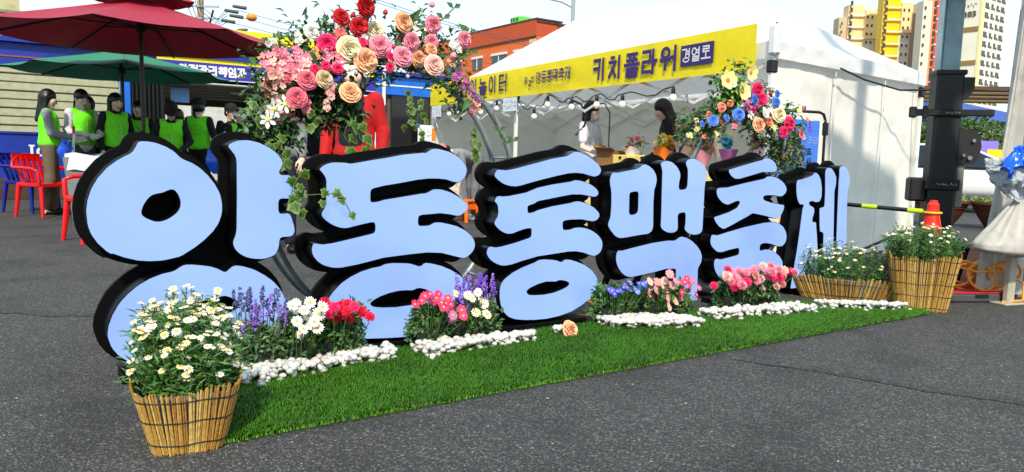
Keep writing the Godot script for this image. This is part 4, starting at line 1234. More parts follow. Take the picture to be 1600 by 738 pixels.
	var c := [Vector3(-12, 4.6, 0), Vector3(13.0, 4.5, 0), Vector3(13.0, 4.5, -12), Vector3(-12, 4.6, -12), Vector3(-8, 7.0, -6), Vector3(5.6, 7.0, -6)]
	rf.quad(c[0], c[1], c[5], c[4], Vector3(0, 1, 1))
	rf.quad(c[3], c[2], c[5], c[4], Vector3(0, 1, -1))
	rf.flat(c[1], c[2], c[5], Vector3(1, 1, 0)); rf.flat(c[0], c[3], c[4], Vector3(-1, 1, 0))
	part("roof", rf.mesh(), br, X(), blue)
	part("wall", span(-11.5, 12.5, 0.0, 4.52, -0.4, -11.6), br, X(), worn("shed_wall", Color(0.60, 0.64, 0.60), 0.8))
	for k in 7:
		var m := MB.new()
		m.bar(Vector3(-7.0 + k * 2.0, 4.66, 0.0), Vector3(-7.0 + k * 2.0, 7.04, -6.0), 0.1, 0.06)
		part("seam", m.mesh(), br, X(), M.white_paint)

func tower(label: String, _mid: float, _w: float, _t: float, z: float, blocks: Array, strip: float) -> void:
	var px_m := z / 1150.0
	var x0: float = (blocks[0][0] - 806) * px_m * 0.968
	var t := thing("apartment_tower", label, "apartment tower", X(Vector3(x0, 0, -z)), "apartment towers")
	var win := MB.new()
	for b in blocks:
		var a: float = (b[0] - 806) * px_m * 0.968 - x0
		var e: float = (b[1] - 806) * px_m * 0.968 - x0
		var hor: float = 246.0 + 0.0245 * (b[0] - 800)
		var h: float = 0.92 + (hor - b[2]) * px_m * 0.975
		var key: String = b[3]
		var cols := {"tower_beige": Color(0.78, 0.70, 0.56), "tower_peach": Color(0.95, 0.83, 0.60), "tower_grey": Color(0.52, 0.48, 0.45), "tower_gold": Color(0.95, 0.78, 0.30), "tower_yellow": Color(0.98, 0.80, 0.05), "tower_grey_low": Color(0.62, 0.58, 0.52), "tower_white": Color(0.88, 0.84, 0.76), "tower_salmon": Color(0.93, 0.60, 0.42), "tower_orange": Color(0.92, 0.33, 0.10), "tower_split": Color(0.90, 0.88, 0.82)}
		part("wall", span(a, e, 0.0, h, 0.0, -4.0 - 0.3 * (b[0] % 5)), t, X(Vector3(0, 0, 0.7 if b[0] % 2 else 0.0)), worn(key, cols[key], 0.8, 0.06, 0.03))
		if key == "tower_split":
			part("upper_wall", span(a - 0.05, e + 0.05, h - 10.0, h + 0.1, 0.9, 0.0), t, X(), worn("tower_peach", cols["tower_peach"], 0.8, 0.06, 0.03))
		if key in ["tower_yellow", "tower_orange", "tower_peach"]:
			var y: float = h - 4.0
			while y > 20.0:
				part("band", span(a, e, y, y + 0.5, 0.95, 0.6), t, X(), M.white_paint)
				y -= 4.1
		if key in ["tower_split", "tower_white", "tower_beige", "tower_salmon"]:
			var y: float = h - 2.4
			while y > 14.0:
				var x: float = a + 0.7
				while x < e - 0.7:
					win.box(Vector3(x, y, 0.95), Vector3(0.55, 0.95, 0.25))
					x += 1.65
				y -= 3.0
	var sx: float = (strip - 806) * px_m * 0.968 - x0
	var y2 := 14.0
	while y2 < 60.0:
		win.box(Vector3(sx + 0.2, y2, 0.98), Vector3(0.8, 1.6, 0.3))
		y2 += 2.4
	part("window_panes", win.mesh(), t, X(), mat("tower_glass", Color(0.24, 0.24, 0.27), 0.3)).set_meta("kind", "stuff")

func crown(r: Vector3, count: int, leaf_len: float, seed_: int) -> ArrayMesh:
	var g := RandomNumberGenerator.new()
	g.seed = seed_
	var b := MB.new()
	var lumps: Array[Vector3] = []
	for k in 16: lumps.append(Vector3(g.randfn(0, 0.5), g.randfn(0, 0.42), g.randfn(0, 0.5)).limit_length(0.95))
	for k in count:
		var l := lumps[g.randi() % lumps.size()]
		var d := Vector3(g.randfn(0, 1), g.randfn(0, 1), g.randfn(0, 1)).normalized()
		var p := (l + d * g.randf_range(0.16, 0.36)) * r
		var q := g.randf_range(0.55, 1.35)
		b.col = Color(0.055 * q * g.randf_range(0.8, 1.5), 0.125 * q, 0.02 * q)
		var dir := (d + Vector3(g.randfn(0, 0.6), g.randfn(0, 0.6) - 0.2, g.randfn(0, 0.6))).normalized()
		b.leaf(p, dir, (d + Vector3.UP * 0.6).normalized() if absf(dir.dot(d)) < 0.95 else Vector3.UP.cross(dir) + Vector3(0.1, 0, 0), leaf_len * g.randf_range(0.7, 1.3), leaf_len * 0.6)
	return b.mesh()

func trees_behind() -> void:
	var leaf_m := leafy("tree_leaf", Color.WHITE)
	var bark := worn("bark", Color(0.26, 0.20, 0.15), 0.9, 0.3, 3.0)
	var rows := [[18.0, -32.0, 2.5, 2.0, "leafy green tree in the gap beside the tent corner"], [22.2, -33.0, 2.2, 2.1, "round green tree behind the steel lattice post"], [24.3, -36.0, 2.6, 2.4, "dark green tree behind the yellow banner"], [20.1, -35.0, 2.2, 1.9, "small green tree hidden mostly by the black post sleeve"]]
	for i in rows.size():
		var r: Array = rows[i]
		var t := thing("street_tree", r[4], "tree", X(Vector3(r[0], 0, r[1])), "trees beyond the car park")
		var tr := MB.new()
		tr.tube([Vector3.ZERO, Vector3(0.05, 0.7, 0), Vector3(-0.03, 1.5, 0.05), Vector3(0.0, r[2], 0)], [0.16, 0.13, 0.11, 0.05], 7)
		for k in 4: tr.tube([Vector3(0, 1.1 + k * 0.2, 0), Vector3(cos(k * 1.7) * 0.9, 1.9 + k * 0.2, sin(k * 1.7) * 0.9)], [0.06, 0.02], 5)
		part("trunk", tr.mesh(), t, X(), bark)
		part("crown", crown(Vector3(r[3], r[3] * 0.62, r[3]), 3800, 0.20, 30 + i), t, X(Vector3(0, r[2] - 0.5, 0)), leaf_m)

# ---------------------------------------------------------------- the white flower tent
const FR := Vector2(4.92, -1.82)
const RR := Vector2(7.89, -2.1)
const FL := Vector2(5.64, -9.5)
const EAVE := 1.97

func T(p: Vector2, y: float) -> Vector3:
	return Vector3(p.x, y, p.y)

func sheet(a: Vector3, b: Vector3, c: Vector3, d: Vector3, nu: int, nv: int, wrinkle: float, sag: float, seed_: int, scale := 1.6) -> ArrayMesh:
	# a piece of cloth between four corners a-b (along u) and d-c, hanging a little and wrinkled
	var f := FastNoiseLite.new()
	f.seed = seed_; f.frequency = scale; f.fractal_octaves = 4
	var nn := (b - a).cross(d - a).normalized()
	if nn == Vector3.ZERO: nn = (c - a).cross(d - a).normalized()
	var g := MB.new()
	g.grid(nu, nv, func(u, v):
		var p: Vector3 = a.lerp(b, u).lerp(d.lerp(c, u), v)
		var e := sin(PI * u) * sin(PI * v)
		var k: float = f.get_noise_3dv(p) + 0.5 * f.get_noise_3dv(p * Vector3(3.1, 0.7, 3.1))
		return p + nn * (k * wrinkle * minf(1.0, e * 4.0 + 0.15)) - Vector3.UP * sag * e)
	return g.mesh()

func flower_tent() -> void:
	var cloth := worn("tent_cloth", Color(0.95, 0.95, 0.95), 0.7, 0.06, 0.9)
	cloth.backlight_enabled = true; cloth.backlight = Color(0.7, 0.7, 0.7)
	var wall := worn("tent_wall", Color(0.95, 0.94, 0.91), 0.75, 0.06, 0.8, 0.0, 0.0, 8)
	wall.backlight_enabled = true; wall.backlight = Color(0.55, 0.545, 0.52)
	var alu := mat("tent_alu", Color(0.90, 0.90, 0.88), 0.45, 0.0)
	var RL := FL + RR - FR
	var t := thing("flower_tent", "white canopy tent with open front sheltering the flower stall", "tent", at_sign(0, 0, 0))
	var m0 := (FR + RR) / 2
	var m1 := (FL + RL) / 2
	var ra := T(m0.lerp(m1, 0.20), 2.84)
	var rm := T(m0.lerp(m1, 0.45), 3.05)
	var rb := T(m0.lerp(m1, 0.67), 3.12)
	var f_mid := T(FR.lerp(FL, 0.45), EAVE)
	var r_mid := T(RR.lerp(RL, 0.45), EAVE)
	var e := Vector3(0, EAVE, 0)
	part("roof_panel", sheet(T(FR, EAVE), f_mid, rm, ra, 18, 12, 0.03, 0.10, 2), t, X(), cloth)
	part("roof_panel", sheet(f_mid, T(FL, EAVE), rb, rm, 18, 12, 0.03, 0.10, 3), t, X(), cloth)
	part("roof_panel", sheet(T(RR, EAVE), T(FR, EAVE), ra, ra, 16, 12, 0.03, 0.09, 4), t, X(), cloth)
	part("roof_panel", sheet(T(FL, EAVE), T(RL, EAVE), rb, rb, 14, 10, 0.02, 0.08, 5), t, X(), cloth)
	part("roof_panel", sheet(r_mid, T(RR, EAVE), ra, rm, 14, 10, 0.02, 0.08, 6), t, X(), cloth)
	part("roof_panel", sheet(T(RL, EAVE), r_mid, rm, rb, 14, 10, 0.02, 0.08, 7), t, X(), cloth)
	var out := 0.03
	var k := [FR + Vector2(-out, out), RR + Vector2(out, out), RL + Vector2(out, -out), FL + Vector2(-out, -out)]
	for i in 4:
		var a: Vector2 = k[i]
		var b: Vector2 = k[(i + 1) % 4]
		part("valance", sheet(T(a, EAVE + 0.005), T(b, EAVE + 0.005), T(b, 1.83), T(a, 1.83), 40, 4, 0.02, 0.0, 20 + i, 2.5), t, X(), cloth)
	var nn := Vector2(0, -0.03)
	part("side_cloth", sheet(T(FR + nn + Vector2(0.06, 0), 1.86), T(RR + nn + Vector2(-0.04, 0), 1.86), T(RR + nn + Vector2(-0.02, 0), 0.01), T(FR + nn + Vector2(0.06, 0), 0.01), 44, 34, 0.035, 0.0, 31, 1.3), t, X(), wall)
	part("side_cloth", sheet(T(FL, 1.88), T(RL, 1.88), T(RL, 0.01), T(FL, 0.01), 26, 20, 0.03, 0.0, 32, 1.3), t, X(), wall)
	part("side_cloth", sheet(T(RL + Vector2(-0.06, 0), 1.88), T(RR + Vector2(-0.06, 0), 1.88), T(RR + Vector2(-0.06, 0), 0.01), T(RL + Vector2(-0.06, 0), 0.01), 50, 20, 0.03, 0.0, 33, 1.3), t, X(), wall)
	# seams and a horizontal fold line on the side cloth
	for q in [0.36, 0.70]:
		var s := MB.new()
		s.bar(T(FR.lerp(RR, q) + Vector2(0, 0.012), 0.02), T(FR.lerp(RR, q) + Vector2(0, 0.012), 1.83), 0.012, 0.006, Vector3.FORWARD)
		part("seam", s.mesh(), t, X(), wall)
	var poles := [FR, RR, FL, RL, FR.lerp(FL, 0.36), FR.lerp(FL, 0.60), RR.lerp(RL, 0.5)]
	for i in poles.size():
		var b := MB.new()
		b.box(T(poles[i], 0.99), Vector3(0.045, 1.98, 0.045), Basis.IDENTITY, 0.005)
		b.box(T(poles[i], 0.01), Vector3(0.12, 0.012, 0.12))
		if i == 4: continue
		var p := part("pole", b.mesh(), t, X(), alu)
		part("collar", boxed(T(poles[i], 1.76), Vector3(0.075, 0.11, 0.075), 0.01), p, X(), M.black_plastic)
		part("joint", boxed(T(poles[i], 1.58), Vector3(0.056, 0.014, 0.056), 0.003), p, X(), alu)
	part("tape", boxed(T(FL, 1.30), Vector3(0.054, 0.22, 0.054), 0.004), t, X(), mat("tape_orange", Color(0.95, 0.55, 0.15), 0.5))
	# scissor truss under the eaves
	for line in [[FR, FL, 8], [RR + Vector2(-0.1, 0), RL + Vector2(-0.1, 0), 8], [FR + Vector2(0.05, -0.14), RR + Vector2(-0.1, -0.14), 3], [FL + Vector2(0, 0.1), RL + Vector2(-0.1, 0.1), 3], [FR.lerp(FL, 0.5), RR.lerp(RL, 0.5), 3]]:
		var a: Vector2 = line[0]
		var b: Vector2 = line[1]
		for i in line[2]:
			var p := a.lerp(b, float(i) / line[2])
			var q := a.lerp(b, float(i + 1) / line[2])
			var s := MB.new()
			s.bar(T(p, 1.80), T(q, 1.50), 0.014, 0.028)
			part("truss_bar", s.mesh(), t, X(), alu)
			var s2 := MB.new()
			s2.bar(T(p + Vector2(0.018, 0), 1.50), T(q + Vector2(0.018, 0), 1.80), 0.014, 0.028)
			part("truss_bar", s2.mesh(), t, X(), alu)
	var vent := MB.new()
	vent.tube([T(FR, 1.86), T(FR + Vector2(-0.01, 0.045), 2.02), T(FR + Vector2(0.0, 0.02), 2.13)], 0.009, 6)
	part("corner_bungee", vent.mesh(), t, X(), M.black_plastic)
	part("corner_cap", boxed(T(FR + Vector2(-0.01, 0.02), 1.98), Vector3(0.09, 0.26, 0.09), 0.02), t, X(), cloth)
	# the banner along the open front
	var yellow := worn("banner_yellow", Color(1.0, 0.92, 0.0), 0.55, 0.08, 2.0)
	yellow.backlight_enabled = true; yellow.backlight = Color(0.4, 0.4, 0.4)
	var ink := mat("banner_ink", Color(0.20, 0.10, 0.42), 0.6)
	var bn := thing("tent_banner", "long yellow banner tied along the tent front reading 키치플라워 경열로", "banner", at_sign(0, 0, 0))
	var o := Vector2(-0.075, 0)
	var a := T(FL + o, 2.17); var b := T(FR + o + Vector2(0, -0.12), 2.13)
	var c := T(FR + o + Vector2(0, -0.12), 1.735); var d := T(FL + o, 1.80)
	part("cloth", sheet(a, b, c, d, 90, 6, 0.010, 0.012, 41, 2.2), bn, X(), yellow)
	# lettering frame: x runs from the far end towards the near end
	var ex := (b - a).normalized()
	var ey := (a - d).normalized()
	var ez := ex.cross(ey).normalized()
	ey = ez.cross(ex)
	var along := func(s: float, y: float) -> Transform3D:
		return Transform3D(Basis(ex, ey, ez), d.lerp(c, s) + ey * y + ez * 0.014)
	hangul("어린이놀이터", 0.24, 0.15, bn, along.call(0.135, 0.085), ink, 1.06, 0.34)
	hangul("제", 0.09, 0.12, bn, along.call(0.455, 0.15), ink)
	part("lettering", latin("2", 0.085, 0.003), bn, along.call(0.4705, 0.15), ink)
	hangul("회", 0.09, 0.12, bn, along.call(0.4805, 0.15), ink)
	hangul("양동통맥축제", 0.15, 0.105, bn, along.call(0.497, 0.135), ink, 0.90, 0.06)
	fine_print("small_print", scribble(0.93, 0.045, 1, 12), bn, along.call(0.475, 0.10), ink)
	hangul("키치플라워", 0.245, 0.160, bn, along.call(0.674, 0.072), ink, 1.0, 0.24)
	part("name_box", boxed(Vector3(0.225, 0.10, 0.0), Vector3(0.45, 0.20, 0.006)), bn, along.call(0.8735, 0.105), ink)
	hangul("경열로", 0.13, 0.115, bn, (along.call(0.8765, 0.143) as Transform3D).translated_local(Vector3(0, 0, 0.003)), M.white_paint, 0.90, 0.16)
	for q in [[a, -0.1], [d, -0.1]]:
		var tie := MB.new()
		tie.tube([q[0], q[0] + Vector3(0.03, 0.05, -0.12)], 0.004, 5)
		part("tie", tie.mesh(), bn, X(), M.black_plastic)
	# bulbs on a cord under the banner
	var st := thing("string_lights", "cord of white round bulbs in black sockets under the yellow banner", "string lights", at_sign(0, 0, 0))
	var bulb_m := mat("bulb_white", Color(0.92, 0.91, 0.86), 0.15)
	var sock := MB.new()
	sock.lathe([Vector2(0.0, 0.075), Vector2(0.012, 0.075), Vector2(0.02, 0.05), Vector2(0.022, 0.0), Vector2(0.0, 0.0)], 8)
	var globe := MB.new()
	globe.lathe([Vector2(0.0, -0.088), Vector2(0.022, -0.082), Vector2(0.036, -0.064), Vector2(0.041, -0.044), Vector2(0.035, -0.022), Vector2(0.022, -0.004), Vector2(0.018, 0.0)], 12)
	var spots := [[0.965, 1.66], [0.90, 1.67], [0.845, 1.66], [0.74, 1.65], [0.67, 1.68], [0.60, 1.66], [0.525, 1.52], [0.48, 1.66], [0.405, 1.60], [0.335, 1.60], [0.27, 1.58], [0.16, 1.60]]
	var pts := []
	var dark := MB.new()
	for i in spots.size():
		var p := T(FR.lerp(FL, spots[i][0]) + Vector2(-0.04, 0), spots[i][1])
		var s := part("socket", sock.mesh(), st, X(p), M.black_plastic)
		part("bulb", globe.mesh(), s, X(), bulb_m)
		pts.append(p + Vector3(0, 0.075, 0))
		if i < spots.size() - 1:
			var q := T(FR.lerp(FL, spots[i + 1][0]) + Vector2(-0.04, 0), spots[i + 1][1])
			for j in range(1, 6): pts.append(p.lerp(q, j / 6.0) + Vector3(0, 0.075 + 0.03 * sin(j * 1.3) - 0.04 * sin(PI * j / 6.0), 0.01 * sin(j * 2.0)))
	dark.tube(pts, 0.007, 5)
	part("cord", dark.mesh(), st, X(), M.black_plastic)
	var lamp := thing("hook_lamp", "thin black cable and curved clip lamp hanging from the tent truss", "lamp", at_sign(0, 0, 0))
	var h := MB.new()
	var base := T(FR.lerp(FL, 0.42), 1.62)
	h.tube([base, base + Vector3(0, 0.02, 0.1), base + Vector3(0, -0.03, 0.24), base + Vector3(0, -0.14, 0.33), base + Vector3(0, -0.26, 0.33), base + Vector3(0, -0.34, 0.26)], 0.012, 6)
	part("arm", h.mesh(), lamp, X(), M.black_plastic)
	part("head", boxed(base + Vector3(0, -0.36, 0.22), Vector3(0.05, 0.03, 0.16), 0.008, rot(Vector3.RIGHT, -28)), lamp, X(), mat("lamp_grey", Color(0.55, 0.52, 0.48), 0.4, 0.4))
	var cl := thing("dangling_cord", "dark cord hanging straight down inside the tent beside the masked woman", "cord", at_sign(0, 0, 0))
	var cm := MB.new()
	var cp := T(Vector2(5.55, -4.75), 1.62)
	cm.tube([cp + Vector3(0, 0, -0.15), cp, cp + Vector3(0.02, -0.12, 0.08), cp + Vector3(0.02, -0.55, 0.08), cp + Vector3(0.02, -0.8, 0.08)], 0.009, 5)
	part("cord", cm.mesh(), cl, X(), mat("cord_blue", Color(0.20, 0.28, 0.42), 0.5))
	var paper := mat("paper", Color(0.86, 0.89, 0.92), 0.7)
	for q in [[0.985, "small handwritten paper hung under the far end of the tent banner", 61], [0.625, "small handwritten paper hung under the banner lettering 놀이터", 62]]:
		var pp := thing("paper_sign", q[1], "paper sign", at_sign(0, 0, 0), "handwritten papers on the tent")
		var place: Transform3D = along.call(1.0 - q[0], -0.20)
		part("sheet", span(0.0, 0.42, 0.0, 0.19, 0.002, 0.0), pp, place, paper)
		fine_print("writing", scribble(0.36, 0.15, 2, q[2]), pp, place * X(Vector3(0.03, 0.17, 0.001)), mat("ink_navy", Color(0.16, 0.20, 0.34), 0.7))

# ---------------------------------------------------------------- right-hand structures
func right_side_structures() -> void:
	var zinc := worn("zinc", Color(0.56, 0.66, 0.70), 0.42, 0.2, 1.2, 0.0, 0.35)
	var sleeve := mat("sleeve_black", Color(0.07, 0.07, 0.075), 0.55)
	var p := thing("steel_post", "tall galvanised steel post in a black padded sleeve beside the tent wall", "post", X(Vector3(3.57, 0, -6.2), rot(Vector3.UP, -14)))
	part("column", span(-0.068, 0.068, 0.0, 5.2, 0.068, -0.068, 0.004), p, X(), zinc)
	part("flange", span(-0.086, -0.075, 0.0, 5.2, 0.086, -0.08, 0.002), p, X(), zinc)
	part("sleeve", span(-0.103, 0.103, 0.0, 1.70, 0.103, -0.103, 0.015), p, X(), sleeve)
	part("sleeve_lid", span(-0.115, 0.115, 1.68, 1.72, 0.115, -0.115, 0.008), p, X(), sleeve)
	var strap := part("strap", span(-0.27, 0.33, 1.345, 1.40, 0.128, 0.103, 0.008), p, X(), M.black_plastic)
	part("buckle", span(-0.30, -0.24, 1.33, 1.42, 0.14, 0.11, 0.01), strap, X(), M.black_plastic)
	part("buckle", span(-0.20, -0.16, 1.32, 1.43, 0.14, 0.11, 0.01), strap, X(), M.black_plastic)
	fine_print("strap_print", scribble(0.10, 0.022, 1, 71), strap, X(Vector3(-0.03, 1.383, 0.129)), M.white_paint)
	var st2 := part("strap", span(-0.13, 0.13, 0.74, 0.83, 0.118, -0.118, 0.008), p, X(), M.black_plastic)
	fine_print("strap_print", scribble(0.15, 0.022, 1, 72), st2, X(Vector3(-0.05, 0.80, 0.119)), M.white_paint)
	part("control_box", span(-0.23, -0.10, 0.64, 0.84, 0.06, -0.10, 0.015), p, X(), sleeve)
	var lug := MB.new()
	var lp := PackedVector2Array([Vector2(0.095, 0.96), Vector2(0.22, 0.96), Vector2(0.25, 1.0), Vector2(0.265, 1.10), Vector2(0.25, 1.19), Vector2(0.21, 1.24), Vector2(0.095, 1.24)])
	lug.prism(lp, PackedVector2Array(), 0.02, 0.10)
	var lg := part("bracket_plate", lug.mesh(), p, X(), sleeve)
	for q in [[0.20, 1.15, 0.014], [0.18, 1.01, 0.018], [0.135, 1.03, 0.013]]:
		var b := MB.new()
		b.tube([Vector3(q[0], q[1], 0.10), Vector3(q[0], q[1], 0.125)], q[2], 8)
		part("bolt", b.mesh(), lg, X(), M.steel)
	var lug2 := MB.new()
	lug2.prism(PackedVector2Array([Vector2(0.095, 1.48), Vector2(0.13, 1.48), Vector2(0.175, 1.56), Vector2(0.175, 1.66), Vector2(0.095, 1.66)]), PackedVector2Array(), 0.02, 0.10)
	part("bracket_plate", lug2.mesh(), p, X(), sleeve)
	part("grey_tag", span(0.11, 0.165, 0.60, 0.96, 0.07, 0.03, 0.006), p, X(), worn("tag_grey", Color(0.52, 0.53, 0.48), 0.5))
	# brown canopy roof with a white lattice post
	var c := thing("canopy_roof", "low brown corrugated canopy roof with a pale lattice post behind the steel post", "canopy", X(Vector3(11.0, 0, -18.5), rot(Vector3.UP, -6)))
	var wood := worn("canopy_brown", Color(0.42, 0.34, 0.22), 0.6, 0.35, 1.5)
	part("roof", span(-3.0, 6.0, 2.72, 2.80, 1.5, 0.2), c, X(), worn("canopy_edge", Color(0.34, 0.22, 0.16), 0.6))
	for k in 3:
		var b := MB.new()
		b.tube([Vector3(-3.0, 2.64 - k * 0.085, 1.45 - k * 0.02), Vector3(6.0, 2.64 - k * 0.085, 1.45 - k * 0.02)], 0.045, 8)
		part("plank", b.mesh(), c, X(), wood)
	for k in 2:
		part("post", span(0.72 + k * 0.24, 0.82 + k * 0.24, 0.0, 2.72, 0.9, 0.8, 0.01), c, X(), mat("lattice_white", Color(0.78, 0.84, 0.86), 0.45))
	for k in 9: part("rung", span(0.82, 0.96, 0.2 + k * 0.28, 0.26 + k * 0.28, 0.87, 0.83), c, X(), M.lattice_white)
	# the second tent at the right edge: pole, foot, gathered curtain
	var w := thing("edge_tent", "grey tent leg with gathered off-white side curtain at the right edge", "tent", X(Vector3(3.44, 0, -5.02), rot(Vector3.UP, 20)))
	var pole := MB.new()
	pole.tube([Vector3(0.12, 0.36, 0), Vector3(0.155, 1.4, 0), Vector3(0.19, 2.6, 0)], 0.024, 8)
	part("pole", pole.mesh(), w, X(), M.grey_paint)
	part("leg", span(-0.035, 0.035, 0.0, 0.40, 0.02, -0.02, 0.006), w, X(), worn("leg_cream", Color(0.74, 0.71, 0.64), 0.55, 0.25))
	part("foot", span(-0.10, 0.11, 0.0, 0.012, 0.06, -0.06, 0.003), w, X(), M.leg_cream)
	part("bracket", span(-0.05, 0.24, 0.36, 0.40, 0.03, -0.03, 0.006), w, X(), M.leg_cream)
	var curtain := worn("curtain_white", Color(0.74, 0.73, 0.71), 0.75, 0.15, 1.2)
	var g := MB.new()
	g.grid(28, 26, func(u, v):
		var y: float = lerpf(0.03, 2.5, v)
		var half := lerpf(0.36, 0.03, pow(clampf((y - 0.35) / 1.9, 0.0, 1.0), 0.7))
		var x: float = lerpf(-half * 0.62, half * 2.2, u) + 0.10 + 0.05 * v
		return Vector3(x, y, -0.16 + 0.035 * sin(u * 21.0 + y * 1.3) * (0.5 + u) + 0.02 * sin(u * 47.0)))
	part("side_curtain", g.mesh(), w, X(), curtain)
	part("canopy_edge", span(-0.1, 1.2, 2.5, 2.62, 0.05, -0.9), w, X(), curtain)
	# banners on the fence
	var hb := thing("fence_banner", "violet and yellow advertising banner on the fence behind the parked car", "banner", X(Vector3(11.1, 0, -19.95)))
	var violet := mat("fence_violet", Color(0.56, 0.48, 0.90), 0.6)
	part("violet_field", span(0.0, 1.9, 1.02, 1.68, 0.0, 0.01), hb, X(), violet)
	part("yellow_field", span(1.62, 3.4, 1.05, 1.46, 0.014, 0.012), hb, X(), worn("banner_yellow", Color(0.97, 0.88, 0.02), 0.55, 0.08, 2.0))
	part("lettering", latin("K", 0.26, 0.004), hb, X(Vector3(0.10, 1.22, 0.013)), M.white_paint)
	part("lettering", latin("Internet", 0.11, 0.004), hb, X(Vector3(1.0, 1.30, 0.013)), M.white_paint)
	hangul("주", 0.20, 0.15, hb, X(Vector3(2.78, 1.16, 0.016)), M.banner_ink)
	fine_print("small_print", scribble(0.5, 0.14, 2, 91), hb, X(Vector3(2.05, 1.38, 0.016)), mat("ink_olive", Color(0.45, 0.42, 0.1), 0.7))
	part("pale_field", span(0.0, 1.2, 0.90, 1.02, 0.008, 0.004), hb, X(), M.white_paint)
	var fe := thing("low_fence", "low pale fence wall carrying the banners behind the car", "fence", X(Vector3(10.0, 0, -20.3)))
	part("wall", span(-2.0, 8.0, 0.0, 0.95, 0.0, -0.15, 0.01), fe, X(), worn("fence_cream", Color(0.72, 0.70, 0.60), 0.8))
	for k in 8: part("post", span(-1.9 + k * 1.4, -1.84 + k * 1.4, 0.9, 1.75, 0.05, 0.0), fe, X(), M.steel)

# ---------------------------------------------------------------- small plant shapes
func rose_mesh() -> ArrayMesh:
	# opens towards +y, radius about one; petal colour is tinted by the vertex colours
	var b := MB.new()
	var layers := [[3, 0.13, 0.66, 0.0], [4, 0.23, 0.70, 0.15], [5, 0.34, 0.70, 0.3], [5, 0.47, 0.64, 0.5], [6, 0.62, 0.54, 0.7], [7, 0.79, 0.38, 0.9], [8, 0.96, 0.18, 1.0]]
	b.col = Color(0.78, 0.74, 0.72)
	b.lathe([Vector2(0.0, -0.35), Vector2(0.30, -0.25), Vector2(0.42, 0.05), Vector2(0.26, 0.36), Vector2(0.08, 0.50), Vector2(0.0, 0.50)], 10)
	for l in layers.size():
		var cnt: int = layers[l][0]
		var rad: float = layers[l][1]
		var hgt: float = layers[l][2]
		var open: float = layers[l][3]
		for k in cnt:
			var a0 := TAU * (k + 0.37 * l) / cnt + R(-0.12, 0.12)
			var wide := TAU / cnt * 0.80
			var jit := R(0.90, 1.08)
			b.col = Color(1, 1, 1) * lerpf(0.86, 1.06, open) * R(0.95, 1.05)
			b.grid(5, 4, func(u, v):
				var uu: float = (u - 0.5) * 2.0
				var shape := sqrt(maxf(0.0, 1.0 - pow(absf(uu), 2.6) * 0.55 * v))
				var curl := maxf(0.0, v - 0.7) / 0.3
				var r: float = rad * (0.42 + 0.50 * pow(v, 0.7)) + (0.05 + 0.09 * open) * curl * curl
				var y: float = -0.30 + (hgt + 0.30) * minf(1.0, v / 0.85) * shape * jit - 0.07 * curl * curl * (0.4 + open)
				var a: float = a0 + uu * wide * (0.62 + 0.40 * sin(PI * (0.2 + 0.6 * v)))
				return Vector3(cos(a) * r, y, sin(a) * r))
	return b.mesh()

func petals_mesh(cnt: int, len: float, wid: float, cup: float, b: MB, y0 := 0.0, spin := 0.0, r0 := 0.08) -> void:
	for k in cnt:
		var a := TAU * k / cnt + spin + R(-0.08, 0.08)
		var d := Vector3(cos(a), 0, sin(a))
		var s := Vector3(-sin(a), 0, cos(a))
		var L := len * R(0.9, 1.06)
		var y1 := y0 + cup * 0.5 + R(-0.03, 0.03)
		var y2 := y0 + cup + R(-0.06, 0.06)
		b.col = Color(1, 1, 1) * R(0.9, 1.05)
		var p0 := d * r0 + Vector3.UP * y0
		var m1 := d * L * 0.6 + s * wid * 0.5 + Vector3.UP * y1
		var m2 := d * L * 0.6 - s * wid * 0.5 + Vector3.UP * y1
		var t := d * L + Vector3.UP * y2
		var t1 := d * L * 0.92 + s * wid * 0.28 + Vector3.UP * y2
		var t2 := d * L * 0.92 - s * wid * 0.28 + Vector3.UP * y2
		b.flat(p0, m1, m2, Vector3.UP)
		b.flat(m1, t1, m2, Vector3.UP); b.flat(m2, t1, t2, Vector3.UP); b.flat(t1, t, t2, Vector3.UP)

func daisy_mesh(cnt: int, eye: Material, cup := 0.05, width := 0.30, middle := 0.27) -> ArrayMesh:
	var b := MB.new()
	petals_mesh(cnt, 1.0, width, cup, b)
	var m := b.mesh()
	var e := MB.new()
	e.ell(Vector3(0, 0.04, 0), Vector3(middle, 0.14, middle), Basis.IDENTITY, 8, 5)
	return e.mesh(eye, m)

func pom_mesh() -> ArrayMesh:
	var b := MB.new()
	for l in 5:
		petals_mesh([5, 8, 11, 13, 13][l], [0.35, 0.6, 0.85, 1.0, 0.95][l], 0.34, [0.32, 0.34, 0.26, 0.10, -0.12][l], b, [0.42, 0.34, 0.2, 0.05, -0.1][l], l * 0.4, 0.04)
	return b.mesh()

func blossom_mesh(seed_: int) -> ArrayMesh:
	# a spray of small five-petalled flowers
	var r := RandomNumberGenerator.new()
	r.seed = seed_
	var b := MB.new()
	for k in 15:
		var f := MB.new()
		petals_mesh(5, 0.38, 0.30, 0.08, f, 0.0, r.randf() * 3.0, 0.02)
		var p := Vector3(r.randfn(0, 0.45), r.randf_range(0.0, 0.35), r.randfn(0, 0.45)).limit_length(0.85)
		b.add(f, X(p, Basis(Vector3(r.randfn(0, 1), 0, r.randfn(0, 1)).normalized(), r.randf_range(0, 0.8))))
	return b.mesh()

